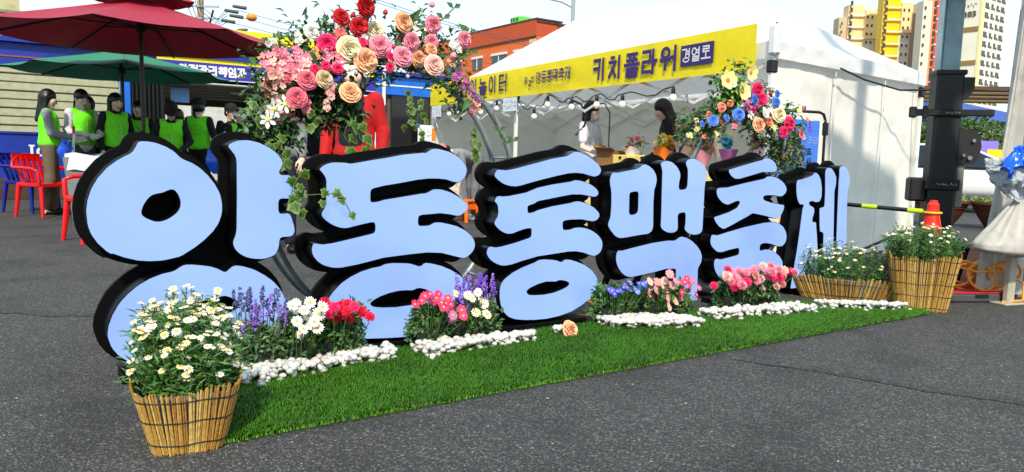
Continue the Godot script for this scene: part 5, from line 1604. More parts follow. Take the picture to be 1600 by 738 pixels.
func bud_mesh() -> ArrayMesh:
	var b := MB.new()
	b.lathe([Vector2(0.0, -0.6), Vector2(0.5, -0.45), Vector2(0.72, 0.0), Vector2(0.55, 0.5), Vector2(0.2, 0.85), Vector2(0.0, 0.9)], 8)
	var m := b.mesh()
	var s := MB.new()
	for k in 5:
		var a := TAU * k / 5
		s.leaf(Vector3(cos(a) * 0.2, -0.6, sin(a) * 0.2), Vector3(cos(a) * 0.5, 1, sin(a) * 0.5).normalized(), Vector3(cos(a), 0.3, sin(a)), 1.0, 0.45)
	return s.mesh(leafy("sepal", lin(0.07, 0.16, 0.035)), m)

func ivy_mesh() -> ArrayMesh:
	# a five-pointed leaf with pale margin, stem at the origin, hanging along -y, facing +z
	var b := MB.new()
	var rim := [Vector2(0, 0.02), Vector2(0.30, 0.16), Vector2(0.40, -0.10), Vector2(0.62, -0.30), Vector2(0.34, -0.48), Vector2(0.26, -0.74), Vector2(0, -1.0), Vector2(-0.26, -0.74), Vector2(-0.34, -0.48), Vector2(-0.62, -0.30), Vector2(-0.40, -0.10), Vector2(-0.30, 0.16)]
	var mid := Vector3(0, -0.36, 0.08)
	for k in rim.size():
		var p: Vector2 = rim[k]
		var q: Vector2 = rim[(k + 1) % rim.size()]
		var a := Vector3(p.x, p.y, -0.10 * absf(p.x)); var c := Vector3(q.x, q.y, -0.10 * absf(q.x))
		var ai := mid.lerp(a, 0.68); var ci := mid.lerp(c, 0.68)
		b.col = Color(0.30, 0.46, 0.20)
		b.flat(mid, ai, ci, Vector3(0, 0, 1))
		b.col = Color(1.0, 1.0, 0.75)
		b.flat(ai, a, c, Vector3(0, 0, 1)); b.flat(ai, c, ci, Vector3(0, 0, 1))
	return b.mesh()

var FM := {}

func flower_kit() -> void:
	if not FM.is_empty(): return
	var yolk := mat("flower_eye", Color(0.95, 0.68, 0.06), 0.7)
	FM["rose"] = [rose_mesh(), rose_mesh(), rose_mesh()]
	FM["pom"] = [pom_mesh(), pom_mesh()]
	FM["blossom"] = [blossom_mesh(4), blossom_mesh(5), blossom_mesh(6)]
	FM["bud"] = [bud_mesh()]
	FM["lily"] = [daisy_mesh(6, mat("lily_eye", Color(0.80, 0.84, 0.45), 0.6), 0.12, 0.46)]
	FM["open"] = [daisy_mesh(7, mat("open_eye", Color(0.93, 0.45, 0.06), 0.6), 0.34, 0.8)]
	FM["daisy"] = [daisy_mesh(15, yolk), daisy_mesh(17, yolk, -0.06), daisy_mesh(14, yolk, 0.14)]
	FM["bush"] = [daisy_mesh(13, yolk, -0.10, 0.34, 0.36), daisy_mesh(12, yolk, -0.22, 0.34, 0.40), daisy_mesh(14, yolk, 0.05, 0.32, 0.34)]
	FM["ivy"] = [ivy_mesh()]

const PETALS := {
	"red": Color(0.78, 0.04, 0.08), "white": Color(0.92, 0.92, 0.88), "salmon": Color(0.95, 0.52, 0.50), "hotpink": Color(0.95, 0.16, 0.42), "cream": Color(0.95, 0.89, 0.72), "pink": Color(0.97, 0.58, 0.66), "peach": Color(0.98, 0.72, 0.54),
	"dusty": Color(0.90, 0.42, 0.50), "beige": Color(0.86, 0.74, 0.58), "pale": Color(0.97, 0.76, 0.70), "coral": Color(0.93, 0.56, 0.46), "orchid": Color(0.74, 0.40, 0.62), "yellow": Color(0.97, 0.94, 0.60), "green": Color(0.45, 0.62, 0.18),
	"blue": Color(0.36, 0.56, 0.93), "purple": Color(0.48, 0.30, 0.80), "magenta": Color(0.80, 0.10, 0.45), "lilac": Color(0.62, 0.46, 0.86), "gold": Color(0.98, 0.78, 0.12), "crimson": Color(0.88, 0.06, 0.24), "violetblue": Color(0.28, 0.30, 0.85), "greyblue": Color(0.36, 0.38, 0.58),
}

func bloom(kind: String, colour: String, parent: Node3D, p: Vector3, d: float, face: Vector3, called := "") -> MeshInstance3D:
	var ms: Array = FM[kind]
	var names := {"rose": "rose", "pom": "carnation", "blossom": "blossom_spray", "bud": "rose_bud", "lily": "lily", "open": "open_flower", "daisy": "daisy", "bush": "daisy"}
	var y := face.normalized()
	var x := y.cross(Vector3(0.31, 0.17, 0.93)).normalized()
	var b := Basis(x, y, x.cross(y)) * Basis(Vector3.UP, R(0, TAU))
	var s := d * 0.5
	return part(called if called != "" else names[kind], ms[rng.randi() % ms.size()], parent, X(p, b.scaled_local(Vector3(s, s, s))), petal("petal_" + colour, PETALS[colour]))

func leaf_mass(places: Array, count: int, spread: float, len: float, tone: Color, seed_: int) -> ArrayMesh:
	var r := RandomNumberGenerator.new()
	r.seed = seed_
	var b := MB.new()
	for k in count:
		var c: Vector3 = places[r.randi() % places.size()]
		var p := c + Vector3(r.randfn(0, spread), r.randfn(0, spread), r.randfn(0, spread * 0.6))
		var d := Vector3(r.randfn(0, 1), r.randfn(0, 0.8) - 0.15, r.randfn(0, 1)).normalized()
		var q := r.randf_range(0.5, 1.4)
		b.col = Color(tone.r * q * r.randf_range(0.8, 1.3), tone.g * q, tone.b * q)
		var up := Vector3(r.randfn(0, 0.5), 1, 0.6).normalized()
		if absf(d.dot(up)) > 0.95: up = Vector3.RIGHT
		b.leaf(p, d, up, len * r.randf_range(0.6, 1.25), len * 0.5)
	return b.mesh()

# ---------------------------------------------------------------- the two flowered ring arches behind the letters
func ring_arches() -> void:
	flower_kit()
	var leaf_m := leafy("arch_leaf", Color.WHITE)
	var ivy_m := leafy("ivy_leaf", Color(0.36, 0.47, 0.16))
	var specs := [
		["ring_arch", "tall grey double ring arch heaped with pink, peach and red roses behind 양 and 동", Vector3(1.14, 0.715, 0), 0.70, -1.14, -1.34, RING_ONE],
		["ring_arch", "double ring arch with blue, yellow and hot pink flowers behind 축", Vector3(3.84, 0.66, 0), 0.66, -1.12, -1.28, RING_TWO],
	]
	for i in 2:
		var s: Array = specs[i]
		var t := thing(s[0], s[1], "flower arch", at_sign(0, 0, 0), "ring arches with flowers")
		for z in [s[4], s[5]]:
			var b := MB.new()
			var rad: float = s[3]
			b.grid(72, 4, func(u, v):
				var a: float = u * TAU
				var q: float = v * 4.0
				var dr: float = [0.0, 0.022, 0.022, 0.0, 0.0][int(q)]
				var dz: float = [0.0, 0.0, -0.022, -0.022, 0.0][int(q)]
				return s[2] + Vector3(cos(a) * (rad - dr), sin(a) * (rad - dr), z + dz), false, true)
			part("hoop", b.mesh(), t, X(), worn("hoop_grey", Color(0.60, 0.64, 0.66), 0.4, 0.15, 2.0, 0.0, 0.3))
		for k in 6:
			var a := k * TAU / 6 + 0.3
			var b := MB.new()
			var c: Vector3 = s[2] + Vector3(cos(a), sin(a), 0) * (s[3] - 0.011)
			b.tube([c + Vector3(0, 0, s[4]), c + Vector3(0, 0, s[5])], 0.008, 6)
			part("spacer", b.mesh(), t, X(), M.hoop_grey)
		var places := []
		for f in s[6]:
			var kc: PackedStringArray = f[0].split(" ")
			var p := Vector3(f[1], f[2], f[3]) / 1000.0
			var dia: float = f[4] / 1000.0
			var face := Vector3(R(-0.35, 0.45), R(-0.15, 0.45), 1.0)
			if kc[0] == "bud": face = Vector3(R(-0.5, 0.5), 1.0, 0.3)
			bloom(kc[0], kc[1], t, p, dia * ([1.1, 1.2][i] if kc[0] != "bud" else 0.9), face)
			if kc[0] == "bud": continue
			for e in 2: places.append(p + Vector3(R(-0.05, 0.05), R(-0.05, 0.04), -0.085 - 0.04 * e))
		# small filler blossoms between the big ones
		var fill: Array = [["pink", "pale", "white", "peach"], ["yellow", "coral", "white", "pink"]][i]
		for k in (46 if i == 0 else 22):
			var c: Vector3 = places[rng.randi() % places.size()]
			bloom("blossom" if k % 3 else "bud", fill[rng.randi() % 4], t, c + Vector3(R(-0.05, 0.05), R(-0.05, 0.05), R(0.05, 0.085)), R(0.045, 0.07) if k % 3 else R(0.02, 0.03), Vector3(R(-0.5, 0.5), R(-0.2, 0.6), 1.0))
		if i == 0:
			for k in 22:
				bloom("blossom", ["pink", "pale", "dusty", "pale"][k % 4], t, Vector3(R(0.42, 0.60), R(1.08, 1.34), R(-1.06, -1.0)), R(0.065, 0.09), Vector3(R(-0.5, 0.3), R(-0.2, 0.5), 1.0))
		part("foliage", leaf_mass(places, 2300 if i == 0 else 1800, 0.036, 0.046, Color(0.045, 0.12, 0.03), 50 + i), t, X(), leaf_m).set_meta("kind", "stuff")
		# bigger single leaves
		for k in 26:
			var c: Vector3 = places[rng.randi() % places.size()]
			var b := MB.new()
			var q := R(0.7, 1.2)
			b.col = Color(0.05 * q, 0.13 * q, 0.035 * q)
			var d := Vector3(R(-1, 1), R(-0.8, 0.8), R(-0.1, 0.5)).normalized()
			b.leaf(Vector3.ZERO, d, Vector3(0.1, 0.3, 1).normalized(), R(0.07, 0.12), R(0.035, 0.05), 0.15)
			part("leaf", b.mesh(), t, X(c + Vector3(0, 0, 0.06)), leaf_m)
	var one: Node3D = get_node("ring_arch")
	var two: Node3D = get_node("ring_arch_001")
	# hanging ivy: [start, length, how far it swings forward, leaf size, leaves]
	for q in [[Vector3(0.37, 1.16, -1.0), 0.30, 0.0, 0.05, 9], [Vector3(0.45, 1.02, -0.98), 0.24, 0.04, 0.045, 7], [Vector3(0.77, 1.12, -0.98), 0.19, 0.0, 0.07, 3], [Vector3(0.84, 1.10, -0.97), 0.16, 0.0, 0.065, 3], [Vector3(0.61, 1.14, -1.0), 0.10, 0.0, 0.06, 3], [Vector3(1.12, 1.26, -1.05), 0.20, 0.0, 0.040, 7], [Vector3(1.18, 1.22, -1.05), 0.22, 0.0, 0.036, 7], [Vector3(1.50, 1.10, -1.06), 0.18, 0.0, 0.055, 5], [Vector3(0.43, 0.98, -0.97), 0.10, 0.1, 0.045, 3], [Vector3(0.465, 0.86, -0.80), 0.19, 0.02, 0.052, 7]]:
		var st := MB.new()
		var pts := []
		for k in 6: pts.append(q[0] + Vector3(0.02 * sin(k * 1.7), -q[1] * k / 5.0, q[2] * k / 5.0))
		st.tube(pts, 0.0025, 4)
		var vine := part("ivy_strand", st.mesh(), one, X(), leafy("vine", lin(0.10, 0.13, 0.04)))
		for k in q[4]:
			var f = float(k + 0.7) / q[4]
			var p: Vector3 = q[0] + Vector3(R(-0.03, 0.03), -q[1] * f, q[2] * f + R(0.0, 0.02))
			var sc: float = q[3] * R(0.75, 1.15)
			part("ivy_leaf", FM["ivy"][0], vine, X(p, (rot(Vector3.UP, R(-35, 35)) * rot(Vector3.RIGHT, R(-30, 15)) * rot(Vector3.BACK, R(-40, 40))).scaled_local(Vector3(sc, sc, sc))), ivy_m)
	# the sprig lying across the face of the second letter
	var sp := MB.new()
	var path := [Vector3(0.44, 0.73, -0.80), Vector3(0.53, 0.74, -0.785), Vector3(0.63, 0.745, -0.78), Vector3(0.68, 0.71, -0.78), Vector3(0.71, 0.66, -0.785)]
	sp.tube(path, 0.0022, 4)
	var sprig := part("ivy_strand", sp.mesh(), one, X(), M.vine)
	for p in [[0.595, 0.76, 0.042], [0.63, 0.755, 0.045], [0.66, 0.73, 0.042], [0.58, 0.715, 0.036], [0.71, 0.66, 0.038]]:
		part("ivy_leaf", FM["ivy"][0], sprig, X(Vector3(p[0], p[1], -0.775), (rot(Vector3.BACK, R(-60, 60)) * rot(Vector3.RIGHT, -18)).scaled_local(Vector3.ONE * p[2])), ivy_m)
	var dark_mass := []
	for k in 60: dark_mass.append(Vector3(R(0.42, 0.84), R(1.04, 1.22), R(-1.08, -1.02)))
	for k in 26: dark_mass.append(Vector3(R(0.36, 0.54), R(0.92, 1.06), R(-1.06, -1.0)))
	part("foliage", leaf_mass(dark_mass, 1500, 0.025, 0.05, Color(0.035, 0.09, 0.025), 58), one, X(), leaf_m).set_meta("kind", "stuff")
	# bare twigs reaching up with a few leaves
	for q in [[Vector3(1.18, 1.46, -1.08), [Vector3(0.06, 0.10, 0), Vector3(0.14, 0.16, 0), Vector3(0.20, 0.22, 0)]], [Vector3(1.20, 1.45, -1.08), [Vector3(-0.03, 0.08, 0), Vector3(-0.05, 0.14, 0)]], [Vector3(1.36, 1.40, -1.08), [Vector3(0.07, 0.03, 0), Vector3(0.13, 0.06, 0)]], [Vector3(1.62, 1.16, -1.06), [Vector3(0.03, -0.1, 0.02), Vector3(0.08, -0.16, 0.02), Vector3(0.12, -0.15, 0.02)]]]:
		var pts: Array = [q[0]]
		for e in q[1]: pts.append(q[0] + e)
		var b := MB.new()
		b.tube(pts, 0.0035, 5)
		var tw := part("twig", b.mesh(), one, X(), M.vine)
		for e in pts.size() - 1:
			for sd in [-1, 1]:
				var lf := MB.new()
				lf.col = Color(0.05, 0.12, 0.035)
				lf.leaf(Vector3.ZERO, Vector3(sd * 0.8, 0.5, 0.1).normalized(), Vector3(0, 0.2, 1), 0.05, 0.03, 0.1)
				part("leaf", lf.mesh(), tw, X(pts[e + 1]), leaf_m)
	# greenery trailing down the right side of the second arch, and light fern leaves at its left
	var trail := []
	for k in 40: trail.append(Vector3(4.05 + 0.10 * sin(k * 2.1) + 0.012 * k * 0.6, 1.16 - 0.0125 * k, -1.06))
	part("foliage", leaf_mass(trail, 1100, 0.05, 0.04, Color(0.075, 0.13, 0.03), 77), two, X(), leaf_m).set_meta("kind", "stuff")
	var fern := []
	for k in 10: fern.append(Vector3(3.50 + 0.012 * k, 1.36 + 0.008 * k, -1.08))
	part("foliage", leaf_mass(fern, 220, 0.04, 0.06, Color(0.14, 0.30, 0.04), 78), two, X(), leaf_m).set_meta("kind", "stuff")
	var left := []
	for k in 14: left.append(Vector3(3.84 + 0.66 * cos(2.5 - 0.05 * k), 0.68 + 0.66 * sin(2.5 - 0.05 * k), -1.08))
	part("foliage", leaf_mass(left, 300, 0.020, 0.034, Color(0.06, 0.11, 0.03), 79), two, X(), leaf_m).set_meta("kind", "stuff")

# ---------------------------------------------------------------- parasols and plastic seats
func parasol(label: String, at: Vector3, rad: float, rim: float, apex: float, key: String, color: Color, turn: float, cap: bool) -> void:
	var cloth := worn(key, color, 0.75, 0.12, 1.4)
	cloth.backlight_enabled = true
	cloth.backlight = Color(0.28, 0.28, 0.28)
	var t := thing("parasol", label, "parasol", X(at, rot(Vector3.UP, turn)), "garden parasols")
	var b := MB.new()
	b.tube([Vector3.ZERO, Vector3(0, apex, 0)], 0.024, 10)
	part("pole", b.mesh(), t, X(), M.black_plastic)
	part("crank_box", boxed(Vector3(0, 1.05, 0.04), Vector3(0.09, 0.16, 0.12), 0.02), t, X(), M.black_plastic)
	var base := MB.new()
	base.lathe([Vector2(0.0, 0.10), Vector2(0.05, 0.10), Vector2(0.08, 0.07), Vector2(0.25, 0.05), Vector2(0.27, 0.0), Vector2(0.0, 0.0)], 16)
	part("base", base.mesh(), t, X(), M.black_plastic)
	for k in 8:
		var a0 := TAU * k / 8
		var a1 := TAU * (k + 1) / 8
		var p := MB.new()
		var top_r := 0.16 if cap else 0.02
		p.grid(8, 8, func(u, v):
			var d0 := Vector3(cos(a0), 0, sin(a0))
			var d1 := Vector3(cos(a1), 0, sin(a1))
			var r: float = lerpf(top_r, rad, v)
			var y: float = lerpf(apex - 0.04, rim, pow(v, 0.92))
			var e := sin(PI * u)
			return (d0.lerp(d1, u)) * r * (1.0 - 0.035 * e * v * v) + Vector3.UP * (y - 0.03 * e * v))
		part("canopy_panel", p.mesh(), t, X(), cloth)
		var d := Vector3(cos(a0), 0, sin(a0))
		var rib := MB.new()
		rib.bar(Vector3(0, apex - 0.06, 0) + d * 0.05, d * rad * 0.985 + Vector3.UP * (rim - 0.02), 0.014, 0.02)
		var rb := part("rib", rib.mesh(), t, X(), M.black_plastic)
		var str_ := MB.new()
		str_.bar(Vector3(0, apex - 0.34, 0) + d * 0.03, d * rad * 0.5 + Vector3.UP * (lerpf(apex, rim, 0.5) - 0.03), 0.012, 0.014)
		part("strut", str_.mesh(), rb, X(), M.black_plastic)
	var hub := MB.new()
	hub.tube([Vector3(0, apex - 0.40, 0), Vector3(0, apex - 0.30, 0)], 0.05, 10)
	part("hub", hub.mesh(), t, X(), M.black_plastic)
	if cap:
		for k in 8:
			var a0 := TAU * k / 8
			var a1 := TAU * (k + 1) / 8
			var p := MB.new()
			p.grid(4, 4, func(u, v):
				var r: float = lerpf(0.01, 0.62, v)
				var d0 := Vector3(cos(a0), 0, sin(a0)); var d1 := Vector3(cos(a1), 0, sin(a1))
				return d0.lerp(d1, u) * r + Vector3.UP * (apex + 0.20 - 0.20 * v - 0.03 * sin(PI * u) * v))
			part("vent_panel", p.mesh(), t, X(), cloth)

func plastic_chair(color_key: String, color: Color, label: String, x: Transform3D) -> void:
	# a one-piece garden chair facing +z
	var m := mat(color_key, color, 0.32)
	var t := thing("plastic_chair", label, "chair", x, "plastic garden chairs")
	var seat := MB.new()
	seat.grid(10, 10, func(u, v): return Vector3((u - 0.5) * 0.44, 0.42 - 0.025 * sin(PI * u) * sin(PI * v) - 0.02 * v + 0.02, (v - 0.5) * 0.42))
	seat.box(Vector3(0, 0.415, 0.21), Vector3(0.46, 0.05, 0.02), Basis.IDENTITY, 0.008)
	for s in [-1.0, 1.0]: seat.box(Vector3(s * 0.225, 0.42, 0.0), Vector3(0.02, 0.05, 0.44), Basis.IDENTITY, 0.008)
	part("seat", seat.mesh(), t, X(), m)
	var back := MB.new()
	for k in 5:
		back.bar(Vector3((k - 2) * 0.075, 0.44, -0.20), Vector3((k - 2) * 0.082, 0.76 + 0.03 * cos((k - 2) * 0.6), -0.32), 0.045, 0.012, Vector3.BACK)
	var pts := []
	for k in 13:
		var a := PI * k / 12.0
		pts.append(Vector3(-cos(a) * 0.235, 0.62 + 0.19 * sin(a), -0.27 - 0.07 * sin(a)))
	back.tube(pts, 0.018, 6)
	back.bar(Vector3(-0.2, 0.77, -0.325), Vector3(0.2, 0.77, -0.325), 0.10, 0.014, Vector3.BACK)
	part("backrest", back.mesh(), t, X(), m)
	for s in [-1.0, 1.0]:
		var arm := MB.new()
		arm.tube([Vector3(s * 0.235, 0.64, -0.27), Vector3(s * 0.27, 0.64, -0.1), Vector3(s * 0.275, 0.63, 0.12), Vector3(s * 0.265, 0.60, 0.2), Vector3(s * 0.25, 0.42, 0.2)], 0.024, 6)
		part("armrest", arm.mesh(), t, X(), m)
		for z in [-1.0, 1.0]:
			var leg := MB.new()
			leg.tube([Vector3(s * 0.215, 0.43, z * 0.19), Vector3(s * 0.245, 0.0, z * 0.235)], [0.034, 0.020], 6)
			part("leg", leg.mesh(), t, X(), m)

func umbrellas_and_seats() -> void:
	parasol("wine red parasol with a vented top shading the volunteers", Vector3(-4.55, 0, -9.1), 1.68, 2.24, 2.72, "parasol_red", Color(0.62, 0.07, 0.20), 12.0, true)
	parasol("dark green parasol behind the red one", Vector3(-5.95, 0, -11.3), 1.55, 2.05, 2.44, "parasol_green", Color(0.10, 0.46, 0.33), 30.0, false)
	plastic_chair("plastic_blue", Color(0.02, 0.06, 0.50), "blue plastic garden chair behind the red chair, farthest left", X(Vector3(-6.78, 0, -10.35), rot(Vector3.UP, 80)))
	plastic_chair("plastic_red", Color(0.82, 0.02, 0.04), "red plastic garden chair standing in front of the blue chair", X(Vector3(-6.20, 0, -9.75), rot(Vector3.UP, 72)))
	plastic_chair("plastic_red", Color(0.82, 0.02, 0.04), "red plastic garden chair hidden mostly by the first letter", X(Vector3(-4.10, 0, -7.25), rot(Vector3.UP, -40)))
	plastic_chair("plastic_blue", Color(0.02, 0.06, 0.50), "blue plastic garden chair beside the bin at the hall wall", X(Vector3(-6.15, 0, -11.2), rot(Vector3.UP, 150)))
	var bin := thing("waste_bin", "grey square waste bin lined with a white bag in front of the volunteers", "bin", X(Vector3(-5.15, 0, -9.0), rot(Vector3.UP, 15)))
	var b := MB.new()
	b.grid(4, 6, func(u, v):
		var i := int(u * 4.0) % 4
		var s: float = lerpf(0.17, 0.24, v)
		return Vector3([-1, 1, 1, -1][i] * s, v * 0.80, [-1, -1, 1, 1][i] * s), true, true)
	part("tub", b.mesh(), bin, X(), worn("bin_grey", Color(0.55, 0.57, 0.58), 0.5))
	var bag := MB.new()
	bag.grid(16, 4, func(u, v):
		var a: float = TAU * u + PI / 4
		var r: float = 0.25 * minf(1.3, 1.0 / maxf(absf(cos(a)), absf(sin(a)))) + 0.012 * sin(u * 43.0)
		return Vector3(cos(a) * r, 0.84 - 0.20 * v - 0.02 * sin(u * 25.0), sin(a) * r), false, true)
	part("liner_bag", bag.mesh(), bin, X(), mat("bag_white", Color(0.85, 0.87, 0.90), 0.3))

# ---------------------------------------------------------------- reed planters
func reed_planter(label: String, x: Transform3D, bot: Vector2, top: Vector2, high: float, step: float, wires: Array, seed_: int) -> Node3D:
	# an oblong tub wrapped in a reed mat that flares upward; x along its width, z out of its front
	var r := RandomNumberGenerator.new()
	r.seed = seed_
	var t := thing("reed_planter", label, "planter", x, "planters wrapped in reed mats")
	var loop := func(s: float, half: Vector2) -> Vector3:
		# a rounded rectangle, s from 0 to 1
		var a := TAU * s
		var n := 5.0
		var c := cos(a); var d := sin(a)
		var k := pow(pow(absf(c), n) + pow(absf(d), n), -1.0 / n)
		return Vector3(c * k * half.x, 0, d * k * half.y)
	# even spacing along the rim
	var ss := []
	var fine := 600
	var acc := 0.0
	var last: Vector3 = loop.call(0.0, top)
	ss.append(0.0)
	for i in range(1, fine):
		var p: Vector3 = loop.call(float(i) / fine, top)
		acc += p.distance_to(last)
		last = p
		if acc >= step:
			ss.append(float(i) / fine)
			acc = 0.0
	var meshes := []
	for k in 3:
		var m := MB.new()
		m.tube([Vector3.ZERO, Vector3(0.04 * (k - 1) * 0.3, 0.5, 0), Vector3(0, 1, 0)], [1.0, 0.92 + 0.05 * k, 0.96], 5)
		meshes.append(m.mesh())
	var tones := [Color(0.82, 0.66, 0.34), Color(0.76, 0.57, 0.26), Color(0.88, 0.74, 0.44), Color(0.68, 0.49, 0.22), Color(0.80, 0.62, 0.30)]
	var mats := []
	for k in 5: mats.append(worn("reed_%d" % k, tones[k], 0.5, 0.35, 9.0, 0.0, 0.0, 4 + k))
	var tl := func(s: float) -> float:
		return high * (1.0 + 0.05 * sin(s * TAU * 2.0 + 1.0) + 0.03 * sin(s * TAU * 7.0))
	for s in ss:
		var h: float = (tl.call(s) as float) + r.randf_range(-0.008, 0.009)
		var p: Vector3 = loop.call(s + r.randf_range(-0.001, 0.001), bot)
		var q: Vector3 = loop.call(s + r.randf_range(-0.004, 0.004), top)
		q = p.lerp(q, h / high) + Vector3.UP * h
		p.y = r.randf_range(0.0, 0.006)
		var d := q - p
		var y := d.normalized()
		var xx := y.cross(Vector3.BACK).normalized() if absf(y.z) < 0.9 else Vector3.RIGHT
		var rad := step * r.randf_range(0.44, 0.56)
		var b := Basis(xx * rad, y * d.length(), xx.cross(y) * rad)
		part("reed", meshes[r.randi() % 3], t, X(p, b), mats[r.randi() % 5])
	for w in wires:
		var pts := []
		for i in 72:
			var s := i / 72.0
			var p: Vector3 = loop.call(s, bot)
			var q: Vector3 = loop.call(s, top)
			var f: float = w + 0.012 * sin(s * 40.0)
			var c := p.lerp(q, f) + Vector3.UP * high * f
			pts.append(c + Vector3(p.x, 0, p.z).normalized() * step * 0.45)
		var m := MB.new()
		m.tube(pts, 0.0022, 5, false, true)
		part("binding_wire", m.mesh(), t, X(), mat("wire_black", Color(0.07, 0.06, 0.06), 0.5))
	var tub := MB.new()
	tub.grid(40, 3, func(u, v):
		var a: Vector3 = loop.call(u, bot * 0.90)
		var c: Vector3 = loop.call(u, top * 0.90)
		return a.lerp(c, v) + Vector3.UP * (0.01 + high * 0.86 * v), true, true)
	part("inner_tub", tub.mesh(), t, X(), worn("tub_grey", Color(0.50, 0.52, 0.53), 0.5))
	var soil := MB.new()
	soil.grid(16, 4, func(u, v):
		var c: Vector3 = loop.call(u, bot.lerp(top, 0.7) * 0.90 * v)
		return c + Vector3.UP * high * 0.68, true, true)
	part("soil", soil.mesh(), t, X(), worn("soil", Color(0.16, 0.11, 0.08), 0.95, 0.4, 8.0))
	return t

func daisy_bush(label: String, x: Transform3D, half: Vector2, y0: float, y1: float, count: int, dia: float, leaves: int, seed_: int, spill := 0.2) -> void:
	flower_kit()
	var r := RandomNumberGenerator.new()
	r.seed = seed_
	var t := thing("daisy_bush", label, "flowering plant", x, "white daisies in the reed planters")
	var st := MB.new()
	var lf := MB.new()
	var heads := []
	for k in count:
		var a := r.randf() * TAU
		var q := sqrt(r.randf()) * 1.04
		var p := Vector3(cos(a) * half.x * q, 0, sin(a) * half.y * q)
		var dome := sqrt(maxf(0.0, 1.0 - minf(1.0, q) * minf(1.0, q) * 0.75))
		p.y = lerpf(y0 + (y1 - y0) * 0.35, y1, dome) + r.randfn(0, (y1 - y0) * 0.08)
		if r.randf() < spill: p.y -= (y1 - y0) * 0.35 * q
		heads.append(p)
		var root := Vector3(p.x * 0.55, y0 * 0.7, p.z * 0.55)
		st.tube([root, root.lerp(p, 0.55) + Vector3(r.randfn(0, 0.01), 0.02, r.randfn(0, 0.01)), p], 0.0016, 4, false)
	for k in leaves:
		var h: Vector3 = heads[r.randi() % heads.size()]
		var f := pow(r.randf(), 0.7)
		var root := Vector3(h.x * 0.6, y0 * 0.75, h.z * 0.6)
		var p := root.lerp(h - Vector3(0, 0.02, 0), f) + Vector3(r.randfn(0, 0.013), r.randfn(0, 0.012), r.randfn(0, 0.013))
		var d := Vector3(r.randfn(0, 0.8), r.randf_range(-0.1, 1.0), r.randfn(0, 0.8)).normalized()
		var g := r.randf_range(0.6, 1.35)
		lf.col = Color(0.055 * g * r.randf_range(0.8, 1.25), 0.150 * g, 0.024 * g)
		lf.leaf(p, d, Vector3(r.randfn(0, 0.4), 1, 0.7).normalized(), r.randf_range(0.022, 0.05), 0.008, 0.1)
	part("stems", st.mesh(), t, X(), leafy("stem_green", lin(0.08, 0.17, 0.03))).set_meta("kind", "stuff")
	part("foliage", lf.mesh(), t, X(), leafy("daisy_leaf", Color.WHITE)).set_meta("kind", "stuff")
	for h in heads:
		var face := Vector3(h.x / half.x * 0.5 + r.randfn(0, 0.25), 1.0, h.z / half.y * 0.5 + r.randfn(0, 0.25) + 0.2)
		var c: String = "white" if r.randf() < 0.75 else "cream"
		bloom("bush", c, t, h, dia * r.randf_range(0.8, 1.15), face)

func front_planters() -> void:
	flower_kit()
	var p1 := at_sign(-0.085, 0, -0.175, -0.15)
	reed_planter("reed-wrapped planter at the near end of the turf, in front of 양", p1, Vector2(0.108, 0.195), Vector2(0.158, 0.225), 0.205, 0.0070, [0.16, 0.52, 0.84], 61)
	daisy_bush("bushy white daisies with orange-tinged centres in the nearest reed planter", p1, Vector2(0.165, 0.225), 0.14, 0.44, 215, 0.0285, 5200, 62, 0.30)
	var p2 := X(Vector3(2.32, 0, -5.04), rot(Vector3.UP, -28))
	reed_planter("long low reed-wrapped trough behind the last heap of pebbles", p2, Vector2(0.285, 0.09), Vector2(0.365, 0.13), 0.165, 0.0088, [0.22, 0.72], 63)
	daisy_bush("small cream daisies growing in the long low reed trough", p2, Vector2(0.34, 0.13), 0.12, 0.375, 130, 0.026, 3000, 64, 0.5)
	var p3 := X(Vector3(2.70, 0, -4.80), rot(Vector3.UP, -18))
	reed_planter("tall reed-wrapped planter at the far right end of the turf", p3, Vector2(0.152, 0.13), Vector2(0.205, 0.17), 0.355, 0.0078, [0.06, 0.28, 0.50, 0.72, 0.93], 65)
	daisy_bush("leafy daisies with few open heads in the tall reed planter", p3, Vector2(0.23, 0.19), 0.29, 0.545, 60, 0.024, 4600, 66, 0.0)

# ---------------------------------------------------------------- flower clumps between turf and letters
func clump(label: String, cat: String, at: Vector3, half: Vector3, leaves: int, len: float, tone: Color, seed_: int) -> Node3D:
	var r := RandomNumberGenerator.new()
	r.seed = seed_
	var t := thing("potted_flower", label, cat, at_sign(at.x, 0, at.z), "flower clumps along the letters")
	var pts := []
	for k in 90:
		var a := r.randf() * TAU
		var q := sqrt(r.randf())
		var y := r.randf()
		var w := (0.62 + 0.38 * sin(PI * (0.15 + 0.7 * y)))
		pts.append(Vector3(cos(a) * half.x * q * w, 0.03 + half.y * y, sin(a) * half.z * q * w))
	part("foliage", leaf_mass(pts, leaves, 0.016, len, tone, seed_ + 1), t, X(), leafy("clump_leaf", Color.WHITE)).set_meta("kind", "stuff")
	var pot := MB.new()
	pot.grid(4, 2, func(u, v):
		var i := int(u * 4.0) % 4
		return Vector3([-1, 1, 1, -1][i] * half.x * (0.72 + 0.1 * v), 0.10 * v + 0.005, [-1, -1, 1, 1][i] * half.z * (0.72 + 0.1 * v)), true, true)
	part("pot", pot.mesh(), t, X(), mat("pot_green", Color(0.09, 0.11, 0.08), 0.6))
	return t

